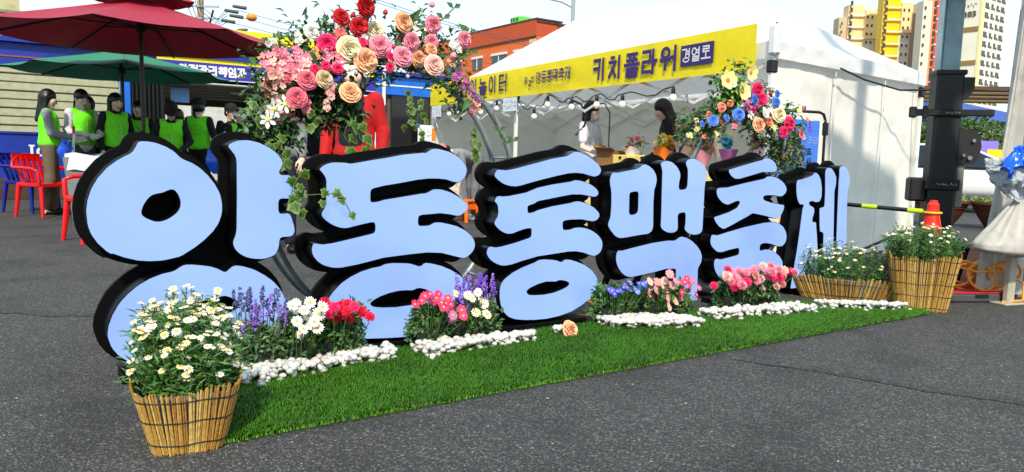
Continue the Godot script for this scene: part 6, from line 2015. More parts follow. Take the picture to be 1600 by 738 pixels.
func heads_on(t: Node3D, at: Vector3, list: Array, kind: String, colours: Array, dia: float, forward := 0.9) -> void:
	var st := MB.new()
	for i in range(0, list.size(), 3):
		var p := Vector3(list[i], list[i + 1], list[i + 2]) / 1000.0 - Vector3(at.x, 0, at.z)
		bloom(kind, colours[rng.randi() % colours.size()], t, p, dia * R(0.85, 1.15), Vector3(R(-0.4, 0.5), R(0.3, 0.9), forward))
		st.tube([Vector3(p.x * 0.5, 0.05, p.z * 0.5 - 0.02), p - Vector3(0, 0.03, 0.012), p], 0.002, 4, false)
	part("stems", st.mesh(), t, X(), leafy("stem_green", lin(0.08, 0.17, 0.03))).set_meta("kind", "stuff")

func spike_mesh(seed_: int) -> ArrayMesh:
	var r := RandomNumberGenerator.new()
	r.seed = seed_
	var b := MB.new()
	for k in 34:
		var y := r.randf()
		var a := r.randf() * TAU
		var w := 0.10 * (1.0 - 0.65 * y)
		b.col = Color(1, 1, 1) * r.randf_range(0.6, 1.25)
		b.ell(Vector3(cos(a) * w, y, sin(a) * w), Vector3(0.05, 0.045, 0.05), Basis.IDENTITY, 5, 4)
	return b.mesh()

func spikes(t: Node3D, places: Array, colours: Array, size: float) -> void:
	var ms := [spike_mesh(1), spike_mesh(2), spike_mesh(3)]
	var st := MB.new()
	for p in places:
		var tilt := rot(Vector3(R(-1, 1), 0, R(-1, 1)) + Vector3(0.01, 0, 0), R(0, 16))
		var s := size * R(0.75, 1.25)
		st.tube([Vector3(p.x * 0.4, 0.04, p.z * 0.4), p * Vector3(0.9, 0.6, 0.9), p], 0.0018, 4, false)
		var c: String = colours[rng.randi() % colours.size()]
		part("flower_spike", ms[rng.randi() % 3], t, X(p, tilt.scaled_local(Vector3(s * 1.15, s, s * 1.15))), petal("petal_" + c, PETALS[c]))
	part("stems", st.mesh(), t, X(), leafy("stem_green", lin(0.08, 0.17, 0.03))).set_meta("kind", "stuff")

func flower_beds() -> void:
	flower_kit()
	var green := Color(0.06, 0.145, 0.035)
	var a := Vector3(0.29, 0, -0.72)
	var lav := clump("grey-purple lavender clump nearest the left planter", "lavender", a, Vector3(0.10, 0.17, 0.07), 1500, 0.032, Color(0.07, 0.14, 0.05), 200)
	var pts := []
	for k in 30: pts.append(Vector3(R(-0.115, 0.11), R(0.17, 0.285), R(-0.06, 0.06)))
	spikes(lav, pts.slice(0, 24), ["greyblue", "greyblue", "greyblue", "lilac"], 0.08)
	var low := []
	for k in 9: low.append(Vector3(R(-0.11, 0.12), R(0.13, 0.24), R(0.03, 0.08)))
	spikes(lav, low, ["lilac"], 0.07)
	a = Vector3(0.455, 0, -0.72)
	heads_on(clump("large white daisies with yellow eyes between lavender and red carnations", "daisy", a, Vector3(0.08, 0.20, 0.06), 1300, 0.034, green, 210), a, HEADS_DAISY, "daisy", ["white"], 0.054)
	a = Vector3(0.63, 0, -0.735)
	heads_on(clump("red and hot pink carnations in front of the ring of 동", "carnation", a, Vector3(0.12, 0.21, 0.07), 2100, 0.036, green, 220), a, HEADS_CARNATION, "pom", ["crimson", "hotpink", "crimson"], 0.052)
	a = Vector3(1.10, 0, -0.755)
	heads_on(clump("magenta and pink daisies at the right side of the ring of 동", "daisy", a, Vector3(0.11, 0.17, 0.055), 1700, 0.034, green, 230), a, HEADS_MAGENTA, "daisy", ["magenta", "hotpink", "orchid", "hotpink"], 0.048)
	a = Vector3(1.285, 0, -0.755)
	heads_on(clump("creamy white flowers between the magenta daisies and purple sage", "flowering plant", a, Vector3(0.09, 0.17, 0.055), 1200, 0.034, green, 240), a, HEADS_WHITE, "daisy", ["white", "cream"], 0.050)
	a = Vector3(1.36, 0, -0.745)
	var sage := clump("purple sage spikes rising in front of 통", "sage", a, Vector3(0.11, 0.16, 0.05), 1300, 0.036, Color(0.07, 0.16, 0.04), 250)
	pts = []
	for k in 38: pts.append(Vector3(R(-0.12, 0.10), R(0.15, 0.27), R(-0.03, 0.05)))
	spikes(sage, pts, ["lilac", "purple"], 0.085)
	a = Vector3(2.27, 0, -0.74)
	var blue := []
	for k in 30: blue.append_array([R(2110, 2440), R(196, 246), R(-700, -600)])
	heads_on(clump("low blue daisies in front of the 맥 letter block", "daisy", a, Vector3(0.17, 0.18, 0.06), 2000, 0.032, Color(0.055, 0.15, 0.04), 260), a, blue, "daisy", ["blue", "violetblue"], 0.040, 0.5)
	a = Vector3(2.54, 0, -0.70)
	heads_on(clump("pale pink daisies beside the blue ones", "daisy", a, Vector3(0.10, 0.17, 0.06), 1500, 0.034, green, 270), a, HEADS_PINK, "daisy", ["pink", "pale", "pink"], 0.056)
	a = Vector3(2.71, 0, -0.70)
	heads_on(clump("rosy magenta daisies right of the pale pink ones", "daisy", a, Vector3(0.08, 0.15, 0.05), 1100, 0.034, Color(0.08, 0.17, 0.03), 280), a, HEADS_ROSY, "daisy", ["orchid", "hotpink", "magenta"], 0.050)
	a = Vector3(3.30, 0, -0.68)
	var more := []
	for k in 16: more.append_array([R(3020, 3640), R(170, 255), R(-660, -580)])
	heads_on(clump("wide clump of pink mums in front of 축", "chrysanthemum", a, Vector3(0.31, 0.17, 0.07), 3200, 0.036, Color(0.05, 0.125, 0.035), 290), a, HEADS_MUM + more, "pom", ["pink", "hotpink", "pink", "pale"], 0.064)
	var fallen := thing("fallen_rose", "large peach artificial rose lying on the turf among a few pebbles", "artificial rose", at_sign(1.81, 0.045, -0.575))
	bloom("rose", "peach", fallen, Vector3.ZERO, 0.105, Vector3(0.25, 0.45, 1.0), "bloom")

# ---------------------------------------------------------------- white pebbles
func pebbles() -> void:
	var r := RandomNumberGenerator.new()
	r.seed = 606
	var shapes := []
	for k in 5:
		var f := FastNoiseLite.new()
		f.seed = 90 + k; f.frequency = 0.9
		var m := MB.new()
		m.grid(10, 7, func(u, v):
			var d := Vector3(sin(PI * v) * cos(TAU * u), cos(PI * v), sin(PI * v) * sin(TAU * u))
			if v <= 0.0 or v >= 1.0: d = Vector3(0, cos(PI * v), 0)
			return d * Vector3(1.0, 0.68, 0.84) * (1.0 + 0.24 * f.get_noise_3dv(d * 1.2)), true, true)
		shapes.append(m.mesh())
	var tones := []
	for k in 3: tones.append(worn("pebble_%d" % k, [Color(0.82, 0.81, 0.79), Color(0.74, 0.73, 0.70), Color(0.85, 0.85, 0.84)][k], 0.5, 0.10, 14.0, 0.05, 0.0, 40 + k))
	var beds := [
		["small white pebble in the heap at the foot of the lavender and carnations", "pebbles of the nearest heap", [Vector2(0.13, -0.620), Vector2(0.46, -0.640), Vector2(0.86, -0.665)], 0.118, 0.060, 184, true],
		["small white pebble in the second heap, below the magenta daisies", "pebbles of the second heap", [Vector2(0.97, -0.63), Vector2(1.3, -0.615), Vector2(1.60, -0.60)], 0.080, 0.030, 106, true],
		["white pebble beside the fallen peach rose", "pebbles by the rose", [Vector2(1.735, -0.60), Vector2(1.79, -0.60)], 0.03, 0.03, 9, true],
		["white pebbles heaped around the blue and pink daisies", "", [Vector2(2.12, -0.655), Vector2(2.36, -0.565), Vector2(2.60, -0.475)], 0.085, 0.11, 360, false],
		["white pebbles heaped along the pink mums", "", [Vector2(2.80, -0.555), Vector2(3.15, -0.485), Vector2(3.56, -0.40)], 0.055, 0.085, 330, false],
		["white pebbles in a thin line before the long reed trough", "", [Vector2(3.70, -0.42), Vector2(3.95, -0.26), Vector2(4.17, -0.10)], 0.045, 0.03, 190, false],
	]
	for bed in beds:
		var put: Array[Vector4] = []
		var hidden: int = [230, 150, 4, 0, 0, 0][beds.find(bed)]
		var places := []
		var tints := []
		for k in int(bed[5]) + hidden:
			var u := r.randf()
			var path: Array = bed[2]
			var f := u * (path.size() - 1)
			var i := mini(int(f), path.size() - 2)
			var c: Vector2 = path[i].lerp(path[i + 1], f - i)
			var half := lerpf(bed[3], bed[4], u)
			var z := r.randf_range(-1.0, 1.0)
			c += Vector2(0.02, 1.0).normalized() * clampf(z, -1.0, 1.0) * half
			if r.randf() < 0.05: c += Vector2(r.randfn(0, 0.02), r.randf_range(0.0, 0.05))
			var rad := r.randf_range(0.0120, 0.0205)
			var y := rad * 0.62
			for q in put:
				var d := Vector2(q.x, q.z).distance_to(c)
				if d < (q.w + rad) * 0.80:
					var lift := q.y + sqrt(maxf(0.0, pow((q.w + rad) * 0.62, 2) - d * d * 0.55))
					y = maxf(y, lift)
			y = minf(y, 0.044 + rad * 0.3)
			put.append(Vector4(c.x, y, c.y, rad))
			var b := Basis(Vector3(r.randfn(0, 0.25), 1, r.randfn(0, 0.25)).normalized(), r.randf() * TAU).scaled_local(Vector3.ONE * rad * r.randf_range(0.95, 1.1))
			var x := Transform3D(SB, S(c.x, y + 0.006, c.y)) * X(Vector3.ZERO, b)
			if bed[6] and k >= hidden:
				solo("white_pebble", shapes[r.randi() % 5], bed[0], "pebble", x, bed[1], tones[r.randi() % 3])
			else:
				places.append(x)
				var t := r.randf_range(0.80, 1.0)
				tints.append(Color(t, t, t * 0.985))
		if not places.is_empty():
			var m := worn("pebble_many", Color(0.82, 0.81, 0.80), 0.5, 0.08, 14.0)
			m.vertex_color_use_as_albedo = true
			tag(multi("white_pebbles", shapes[0], places, self, m, tints), bed[0] if not bed[6] else ["white gravel bedding under the nearest pebble heap", "white gravel bedding under the second pebble heap", "white gravel bedding under the fallen peach rose"][beds.find(bed)], "pebbles")

# ---------------------------------------------------------------- what stands in the flower tent
func bouquet(label: String, p: Vector3, high: float, wrap: Color, key: String, kind: String, colours: Array, count: int, dia: float, stems := false) -> void:
	var t := thing("bouquet", label, "bouquet", at_sign(p.x, p.y, p.z), "bouquets on the stall table")
	var m := mat(key, wrap, 0.5)
	m.backlight_enabled = true; m.backlight = Color(0.4, 0.4, 0.4)
	var w := MB.new()
	w.grid(14, 5, func(u, v):
		var a: float = TAU * u
		var r: float = lerpf(0.025, 0.115, pow(v, 0.9)) * (1.0 + 0.10 * v * sin(u * 31.0))
		return Vector3(cos(a) * r, high * 0.62 * v + 0.03 * v * sin(u * 19.0), sin(a) * r), true, true)
	part("wrap_paper", w.mesh(), t, X(), m)
	var st := MB.new()
	var heads := []
	for k in count:
		var a := R(0, TAU)
		var q := sqrt(R(0, 1)) * 0.10
		var q3 := Vector3(cos(a) * q, high * R(0.66, 1.0), sin(a) * q)
		heads.append(q3)
		st.tube([Vector3(q3.x * 0.2, 0.02, q3.z * 0.2), q3], 0.0035 if stems else 0.002, 4, false)
	part("stems", st.mesh(), t, X(), leafy("stem_pale", lin(0.30, 0.38, 0.16))).set_meta("kind", "stuff")
	if not stems: part("foliage", leaf_mass(heads, 60, 0.03, 0.05, Color(0.09, 0.17, 0.05), 800 + count), t, X(), leafy("clump_leaf", Color.WHITE)).set_meta("kind", "stuff")
	for h in heads: bloom(kind, colours[rng.randi() % colours.size()], t, h, dia * R(0.85, 1.2), Vector3(R(-0.8, 0.4), 0.7, R(-0.3, 0.8)))

func tent_contents() -> void:
	flower_kit()
	var tb := thing("stall_table", "folding table with a pale yellow cloth carrying the bouquets in the tent", "table", at_sign(5.55, 0, -3.6))
	part("top", span(-0.32, 0.32, 0.80, 0.83, 1.75, -1.75, 0.005), tb, X(), M.white_paint)
	part("cloth", sheet(Vector3(-0.335, 0.836, 1.76), Vector3(-0.335, 0.836, -1.76), Vector3(-0.35, 0.12, -1.76), Vector3(-0.35, 0.12, 1.76), 40, 8, 0.02, 0.0, 71, 3.0), tb, X(), worn("cloth_yellow", Color(0.94, 0.84, 0.50), 0.8, 0.08, 2.0))
	for s in [[-0.27, 1.6], [0.27, 1.6], [-0.27, -1.6], [0.27, -1.6]]: part("leg", span(s[0] - 0.015, s[0] + 0.015, 0.0, 0.80, s[1] - 0.015, s[1] + 0.015), tb, X(), M.grey_paint)
	var cb := thing("cardboard_box", "open brown cardboard box in front of the masked woman", "box", at_sign(5.42, 0.836, -4.42, 0.3))
	var card := worn("cardboard", Color(0.56, 0.40, 0.22), 0.85, 0.15, 3.0)
	part("side", span(-0.15, -0.145, 0.0, 0.20, 0.13, -0.13), cb, X(), card)
	part("side", span(0.145, 0.15, 0.0, 0.20, 0.13, -0.13), cb, X(), card)
	part("side", span(-0.145, 0.145, 0.0, 0.20, 0.13, 0.125), cb, X(), card)
	part("side", span(-0.145, 0.145, 0.0, 0.20, -0.125, -0.13), cb, X(), card)
	part("flap", boxed(Vector3(-0.19, 0.215, 0.0), Vector3(0.11, 0.004, 0.25), 0.0, rot(Vector3.BACK, -20)), cb, X(), card)
	part("flap", boxed(Vector3(0.0, 0.235, -0.17), Vector3(0.28, 0.004, 0.11), 0.0, rot(Vector3.RIGHT, 35)), cb, X(), card)
	var cy := worn("card_yellow", Color(0.95, 0.83, 0.45), 0.7, 0.08, 3.0)
	for q in [[-4.08, "pale yellow box with a dark heart beside the cardboard box"], [-3.72, "pale yellow box with a dark heart below the yellow bouquet"]]:
		var b := thing("gift_box", q[1], "gift box", at_sign(5.30, 0.836, q[0]), "yellow gift boxes")
		part("box", boxed(Vector3(0, 0.075, 0), Vector3(0.12, 0.15, 0.26), 0.006), b, X(), cy)
		var h := MB.new()
		var poly := PackedVector2Array()
		for k in 24:
			var a := TAU * k / 24.0
			poly.append(Vector2(16.0 * pow(sin(a), 3), 13.0 * cos(a) - 5.0 * cos(2 * a) - 2.0 * cos(3 * a) - cos(4 * a)) * 0.0016)
		h.prism(poly, PackedVector2Array(), 0.0, 0.003, X(Vector3(-0.061, 0.115, 0.0), rot(Vector3.UP, -90)))
		part("heart", h.mesh(), b, X(), M.black_plastic)
	bouquet("small pink bouquet in clear wrap left of the yellow one", Vector3(5.40, 0.836, -4.02), 0.36, Color(0.86, 0.86, 0.84), "wrap_clear", "pom", ["pink", "pale"], 7, 0.07)
	bouquet("big yellow bouquet in orange paper before the woman in black", Vector3(5.35, 0.836, -3.50), 0.36, Color(0.98, 0.48, 0.06), "wrap_orange", "pom", ["gold", "gold", "yellow"], 22, 0.085)
	bouquet("tall peach and pink bouquet in pale paper behind the yellow one", Vector3(5.62, 0.836, -3.45), 0.52, Color(0.97, 0.78, 0.70), "wrap_peach", "open", ["peach", "pink", "coral"], 9, 0.10)
	bouquet("long-stemmed tulips in pale green wrap under the second ring arch", Vector3(5.50, 0.836, -3.05), 0.56, Color(0.84, 0.88, 0.74), "wrap_green", "bud", ["yellow", "pale", "orchid"], 18, 0.06, true)
	bouquet("pale yellow tulips left of the turquoise bouquet", Vector3(5.50, 0.836, -2.82), 0.55, Color(0.90, 0.88, 0.76), "wrap_cream", "bud", ["cream", "yellow"], 16, 0.055, true)
	bouquet("pink bouquet in rosy paper at the middle of the stall table", Vector3(5.32, 0.836, -2.92), 0.30, Color(0.96, 0.62, 0.66), "wrap_rose", "pom", ["pink", "pale", "salmon"], 14, 0.08)
	petal("petal_turquoise", Color(0.05, 0.66, 0.80))
	var turq := thing("bouquet", "small turquoise bouquet with violet paper", "bouquet", at_sign(5.34, 0.836, -2.60), "bouquets on the stall table")
	var w := MB.new()
	w.lathe([Vector2(0.02, 0.0), Vector2(0.10, 0.22)], 12)
	part("wrap_paper", w.mesh(), turq, X(), mat("wrap_violet", Color(0.66, 0.36, 0.60), 0.5))
	for k in 9: part("blossom_spray", FM["blossom"][k % 3], turq, X(Vector3(R(-0.07, 0.07), R(0.22, 0.32), R(-0.07, 0.07)), rot(Vector3(R(-1, 1), 0.1, R(-1, 1)), 40).scaled_local(Vector3.ONE * 0.045)), M.petal_turquoise)
	bouquet("hot pink bouquet with white sprays at the near end of the stall table", Vector3(5.36, 0.836, -2.22), 0.34, Color(0.93, 0.80, 0.82), "wrap_blush", "pom", ["hotpink", "hotpink", "salmon"], 16, 0.075)
	bouquet("white baby's breath bouquet behind the hot pink one", Vector3(5.58, 0.836, -2.28), 0.46, Color(0.86, 0.86, 0.86), "wrap_white", "blossom", ["white"], 12, 0.10)
	var vs := thing("flower_stool", "small orange stool beside the bending person", "stool", at_sign(4.72, 0, -6.75, 0.4))
	var om := mat("stool_orange", Color(0.93, 0.42, 0.06), 0.4)
	part("seat", boxed(Vector3(0, 0.30, 0), Vector3(0.30, 0.03, 0.30), 0.012), vs, X(), om)
	for s in [[-1, -1], [1, -1], [1, 1], [-1, 1]]:
		var m := MB.new()
		m.tube([Vector3(s[0] * 0.12, 0.29, s[1] * 0.12), Vector3(s[0] * 0.15, 0.0, s[1] * 0.15)], [0.035, 0.028], 6)
		part("leg", m.mesh(), vs, X(), om)
	part("apron", boxed(Vector3(0, 0.22, 0), Vector3(0.25, 0.10, 0.25), 0.01), vs, X(), om)

# ---------------------------------------------------------------- right-hand clutter
func clutter_right() -> void:
	var cone := thing("traffic_cone", "orange traffic cone with a pale band behind the tall reed planter", "traffic cone", X(Vector3(3.04, 0, -5.32)))
	var orange := mat("cone_orange", Color(0.96, 0.16, 0.04), 0.45)
	var b := MB.new()
	b.lathe([Vector2(0.14, 0.03), Vector2(0.105, 0.24)], 20)
	b.lathe([Vector2(0.072, 0.44), Vector2(0.040, 0.62), Vector2(0.038, 0.66), Vector2(0.026, 0.675), Vector2(0.024, 0.69), Vector2(0.0, 0.69)], 20)
	part("cone", b.mesh(), cone, X(), orange)
	var band := MB.new()
	band.lathe([Vector2(0.106, 0.24), Vector2(0.073, 0.44)], 20)
	part("reflective_band", band.mesh(), cone, X(), mat("band_pale", Color(0.86, 0.78, 0.84), 0.3))
	part("base", boxed(Vector3(0, 0.015, 0), Vector3(0.36, 0.03, 0.36), 0.01), cone, X(), orange)
	var bar := thing("cone_bar", "black and lime barrier bar hooked over the traffic cone", "barrier bar", X())
	var p0 := Vector3(2.42, 0.635, -5.78)
	var p1 := Vector3(2.99, 0.605, -5.36)
	var lime := mat("bar_lime", Color(0.70, 0.85, 0.05), 0.45)
	for q in [[0.0, 0.42, 0.016, M.black_plastic], [0.42, 0.57, 0.0175, lime], [0.57, 0.86, 0.016, M.black_plastic], [0.86, 1.0, 0.0185, lime]]:
		var m := MB.new()
		m.tube([p0.lerp(p1, q[0]), p0.lerp(p1, q[1])], q[2], 10)
		part("section", m.mesh(), bar, X(), q[3])
	var ring := MB.new()
	var pts := []
	for k in 24: pts.append(Vector3(3.04 + 0.054 * cos(TAU * k / 24), 0.600, -5.32 + 0.054 * sin(TAU * k / 24)))
	ring.tube(pts, 0.009, 6, false, true)
	part("hook_ring", ring.mesh(), bar, X(), mat("bar_yellow", Color(0.92, 0.74, 0.08), 0.45))
	var rod := thing("stay_rod", "thin black rod leaning between the sign and the tall reed planter", "rod", X())
	var rm := MB.new()
	rm.tube([Vector3(2.42, 0.16, -5.62), Vector3(2.80, 0.30, -5.72), Vector3(3.22, 0.40, -6.02)], 0.011, 6)
	part("rod", rm.mesh(), rod, X(), M.black_plastic)
	# poster stand with the blue notice
	var stand := thing("poster_stand", "blue notice poster reading QR코드 스캔 시 in a thin black frame stand", "poster stand", at_sign(0, 0, -1.55))
	var fr := MB.new()
	fr.tube([Vector3(4.62, 0.0, 0), Vector3(4.62, 1.30, 0), Vector3(4.66, 1.355, 0), Vector3(4.72, 1.365, 0), Vector3(5.24, 1.375, 0), Vector3(5.30, 1.36, 0), Vector3(5.33, 1.31, 0), Vector3(5.35, 0.0, 0)], 0.0125, 8)
	part("frame", fr.mesh(), stand, X(), M.black_plastic)
	for xx in [4.62, 5.35]: part("foot", span(xx - 0.02, xx + 0.02, 0.0, 0.02, 0.2, -0.2), stand, X(), M.black_plastic)
	part("clip", span(5.318, 5.342, 1.18, 1.29, 0.03, -0.02, 0.004), stand, X(), M.black_plastic)
	part("rope", span(4.63, 5.33, 1.305, 1.31, 0.002, -0.002), stand, X(), M.white_paint)
	var po := part("poster", span(4.70, 5.245, 0.82, 1.30, 0.006, 0.0), stand, X(), worn("poster_blue", Color(0.27, 0.50, 0.90), 0.5, 0.06, 2.0))
	var navy := mat("ink_deep", Color(0.06, 0.08, 0.22), 0.6)
	part("lettering", latin("QR", 0.056, 0.002), po, X(Vector3(4.93, 1.005, 0.008)), navy)
	hangul("코드", 0.060, 0.20, po, X(Vector3(5.025, 1.00, 0.007)), navy, 0.95, 0.1)
	hangul("스캔 시", 0.066, 0.19, po, X(Vector3(4.93, 0.915, 0.007)), navy, 0.92, 0.1)
	fine_print("small_print", scribble(0.22, 0.022, 1, 101), po, X(Vector3(4.92, 0.905, 0.005)), navy)
	fine_print("small_print", scribble(0.13, 0.07, 3, 102), po, X(Vector3(5.10, 1.17, 0.005)), M.white_paint)
	part("picture_block", span(4.86, 5.00, 1.06, 1.20, 0.009, 0.006), po, X(), navy)
	# sandbag sack on the tent leg and the plastic bag above it
	var sack_m := worn("sack_white", Color(0.70, 0.68, 0.65), 0.45, 0.16, 2.5, 0.12)
	var sack := thing("sand_sack", "bulging white woven sand sack tied to the tent leg", "sand sack", X(Vector3(3.40, 0.345, -4.93), rot(Vector3.UP, 22)))
	var m := MB.new()
	m.grid(64, 22, func(u, v):
		var a: float = TAU * u
		var h: float = 0.395 * (1.0 - v)
		var prof := clampf(v / 0.78, 0.0, 1.0)
		var rx: float = lerpf(0.022, 0.36, pow(prof, 0.95))
		var rz: float = lerpf(0.022, 0.17, pow(prof, 0.92))
		if v > 0.90:
			var e: float = (v - 0.90) / 0.10
			rx *= sqrt(maxf(0.0, 1.0 - e * e * 0.999)); rz *= sqrt(maxf(0.0, 1.0 - e * e * 0.999))
		var pleat: float = 1.0 + (0.10 * sin(u * 82.0) + 0.06 * sin(u * 47.0 + 1.0)) * pow(1.0 - v, 1.2) + 0.02 * sin(u * 13.0 + v * 9.0)
		return Vector3(cos(a) * rx * pleat, h - 0.012 * sin(u * 9.0) * v, sin(a) * rz * pleat), true, true)
	part("body", m.mesh(), sack, X(), sack_m)
	var neck := MB.new()
	neck.tube([Vector3(0, 0.38, 0), Vector3(0, 0.40, 0)], 0.028, 8)
	part("tie", neck.mesh(), sack, X(), M.black_plastic)
	var ears := MB.new()
	ears.grid(24, 4, func(u, v):
		var a: float = TAU * u
		var r: float = 0.02 + 0.055 * v * (1.0 + 0.4 * sin(u * 31.0))
		return Vector3(cos(a) * r, 0.397 + 0.05 * v, sin(a) * r * 0.6), true, true)
	part("neck_frill", ears.mesh(), sack, X(), sack_m)
	var pb := thing("plastic_bag", "crumpled clear and blue plastic bag tied above the sand sack", "plastic bag", X(Vector3(3.36, 0.76, -4.92), rot(Vector3.UP, 10)))
	var clear := mat("bag_clear", Color(0.66, 0.69, 0.72), 0.18)
	var bm := mat("bag_blue", Color(0.02, 0.36, 0.88), 0.25)
	var fn := FastNoiseLite.new()
	fn.seed = 5; fn.frequency = 5.0
	var crumple := func(p: Vector3) -> Vector3:
		var q := Vector3(fn.get_noise_3dv(p * 1.6), fn.get_noise_3dv(p * 1.6 + Vector3(9, 0, 0)), fn.get_noise_3dv(p * 1.6 + Vector3(0, 9, 0)))
		var e := Vector3(absf(fn.get_noise_3dv(p * 4.0)), absf(fn.get_noise_3dv(p * 4.0 + Vector3(5, 0, 0))), absf(fn.get_noise_3dv(p * 4.0 + Vector3(0, 5, 0))))
		return p + q * 0.07 + e * 0.028
	var bag := MB.new()
	bag.grid(64, 34, func(u, v):
		# a limp bag: narrow at the knot, spreading up and over to the left
		var a: float = TAU * u
		var r: float = lerpf(0.02, 0.13, pow(sin(PI * clampf(v * 0.72, 0.0, 1.0)), 0.8)) * (1.0 + 0.16 * sin(u * 43.0) * (1.0 - v))
		var p := Vector3(cos(a) * r * (1.0 + 0.5 * v) - 0.07 * v, -0.03 + 0.24 * v, sin(a) * r * 0.6)
		return crumple.call(p), true, true)
	part("clear_film", bag.mesh(), pb, X(), clear)
	var bb := MB.new()
	bb.grid(40, 16, func(u, v):
		var p := Vector3(lerpf(-0.22, 0.16, u), 0.09 + 0.16 * u + 0.15 * v * sin(PI * clampf(u * 0.85 + 0.15, 0, 1)), 0.075 + 0.06 * sin(PI * v))
		return crumple.call(p))
	part("blue_film", bb.mesh(), pb, X(), bm)
	var wf := MB.new()
	wf.grid(24, 6, func(u, v):
		var p := Vector3(lerpf(-0.05, 0.10, u), 0.10 - 0.08 * u + 0.04 * v, 0.12)
		return crumple.call(p) + Vector3(0, 0.01 * sin(u * 20.0), 0))
	part("white_handle", wf.mesh(), pb, X(), M.white_paint)
	# cable base and orange extension cord
	var base := thing("weight_base", "flat grey base plate with a red top lying by the tent leg", "base plate", X(Vector3(3.24, 0, -5.20), rot(Vector3.UP, 8)))
	part("slab", boxed(Vector3(0, 0.03, 0), Vector3(0.46, 0.06, 0.34), 0.012), base, X(), worn("slab_grey", Color(0.27, 0.28, 0.30), 0.7))
	part("red_top", boxed(Vector3(0, 0.066, 0), Vector3(0.45, 0.014, 0.33), 0.005), base, X(), worn("slab_red", Color(0.72, 0.12, 0.17), 0.6))
	part("handle_slot", boxed(Vector3(0.0, 0.045, 0.171), Vector3(0.10, 0.022, 0.006)), base, X(), M.black_plastic)
	var cord_m := mat("cord_orange", Color(0.93, 0.60, 0.20), 0.4)
	var cord := thing("extension_cord", "coiled orange extension cord heaped on the red base plate", "cord", X(Vector3(3.28, 0.075, -5.16)))
	var cp := []
	for k in 150:
		var f := k / 150.0
		var a := f * TAU * 6.5
		var cx := -0.14 + 0.42 * f + 0.02 * sin(f * 31.0)
		cp.append(Vector3(cx + 0.14 * cos(a), 0.095 + 0.095 * sin(a) + 0.02 * sin(f * 17.0), -0.03 + 0.08 * sin(a * 0.5 + f * 5.0)))
	var cm := MB.new()
	cm.tube(cp, 0.0105, 6)
	part("coil", cm.mesh(), cord, X(), cord_m)
	var cm2 := MB.new()
	cm2.tube([Vector3(-0.30, 0.18, 0.02), Vector3(-0.18, 0.17, 0.06), Vector3(-0.02, 0.13, 0.06), Vector3(0.16, 0.14, 0.04), Vector3(0.30, 0.06, 0.08), Vector3(0.26, -0.05, 0.14), Vector3(0.10, -0.06, 0.16)], 0.0085, 6)
	part("loose_end", cm2.mesh(), cord, X(), cord_m)
	var bx := thing("equipment_box", "black equipment case with a pale label behind the cord", "case", X(Vector3(3.50, 0, -5.75), rot(Vector3.UP, -12)))
	part("case", boxed(Vector3(0, 0.15, 0), Vector3(0.42, 0.30, 0.26), 0.02), bx, X(), M.black_plastic)
	part("lid", boxed(Vector3(0, 0.305, 0), Vector3(0.43, 0.04, 0.27), 0.012), bx, X(), M.black_matte)
	part("label_plate", boxed(Vector3(-0.05, 0.22, 0.132), Vector3(0.09, 0.07, 0.004)), bx, X(), mat("plate_pale", Color(0.62, 0.74, 0.78), 0.4))
	var cl := thing("draped_cloth", "pinkish grey cloth hanging behind the tent leg under the sand sack", "cloth", X(Vector3(3.62, 0, -5.32), rot(Vector3.UP, -8)))
	var clm := MB.new()
	clm.grid(20, 12, func(u, v): return Vector3((u - 0.5) * (0.50 + 0.12 * v), 0.42 * (1.0 - v), 0.05 * sin(u * 11.0) * (0.4 + v) - 0.06 * v))
	part("cloth", clm.mesh(), cl, X(), worn("cloth_pink", Color(0.66, 0.54, 0.49), 0.8, 0.2, 2.0))
	# yellow cable loop behind the letters
	var yc := thing("cable_loop", "yellow cable loop on the asphalt between 통 and 맥", "cable", X(Vector3(0.46, 0.01, -4.35)))
	var ym := MB.new()
	ym.tube([Vector3(-0.14, 0.0, 0.12), Vector3(-0.02, 0.0, 0.10), Vector3(0.05, 0.01, 0.05), Vector3(0.05, 0.05, -0.02), Vector3(-0.02, 0.06, -0.06), Vector3(0.12, 0.07, -0.10), Vector3(0.3, 0.02, -0.12)], 0.007, 6)
	part("cable", ym.mesh(), yc, X(), mat("cable_yellow", Color(0.86, 0.62, 0.10), 0.4))
	var ym2 := MB.new()
	ym2.tube([Vector3(0.05, 0.0, 0.0), Vector3(0.18, 0.0, 0.06), Vector3(0.34, 0.0, 0.04)], 0.006, 6)
	part("grey_cable", ym2.mesh(), yc, X(), M.grey_paint)
	# bowl planters
	for q in [[Vector3(6.92, 0, -11.9), "round brown bowl planter behind the black post sleeve", 3], [Vector3(7.62, 0, -11.5), "round brown bowl planter with yellow-green grass in front of the white car", 4]]:
		var bp := thing("bowl_planter", q[1], "planter", X(q[0]), "brown bowl planters")
		var bw := MB.new()
		bw.lathe([Vector2(0.0, 0.03), Vector2(0.17, 0.03), Vector2(0.18, 0.0), Vector2(0.20, 0.03), Vector2(0.30, 0.18), Vector2(0.39, 0.36), Vector2(0.44, 0.38), Vector2(0.44, 0.42), Vector2(0.41, 0.42), Vector2(0.38, 0.37)], 28)
		part("bowl", bw.mesh(), bp, X(), worn("bowl_brown", Color(0.38, 0.19, 0.12), 0.55, 0.25, 2.0))
		for k in 3:
			var rg := MB.new()
			var rp := []
			for j in 28: rp.append(Vector3((0.25 + k * 0.06) * cos(TAU * j / 28), 0.12 + k * 0.09, (0.25 + k * 0.06) * sin(TAU * j / 28)))
			rg.tube(rp, 0.006, 5, false, true)
			part("groove", rg.mesh(), bp, X(), M.bowl_brown)
		var so := MB.new()
		so.lathe([Vector2(0.0, 0.385), Vector2(0.39, 0.375)], 20)
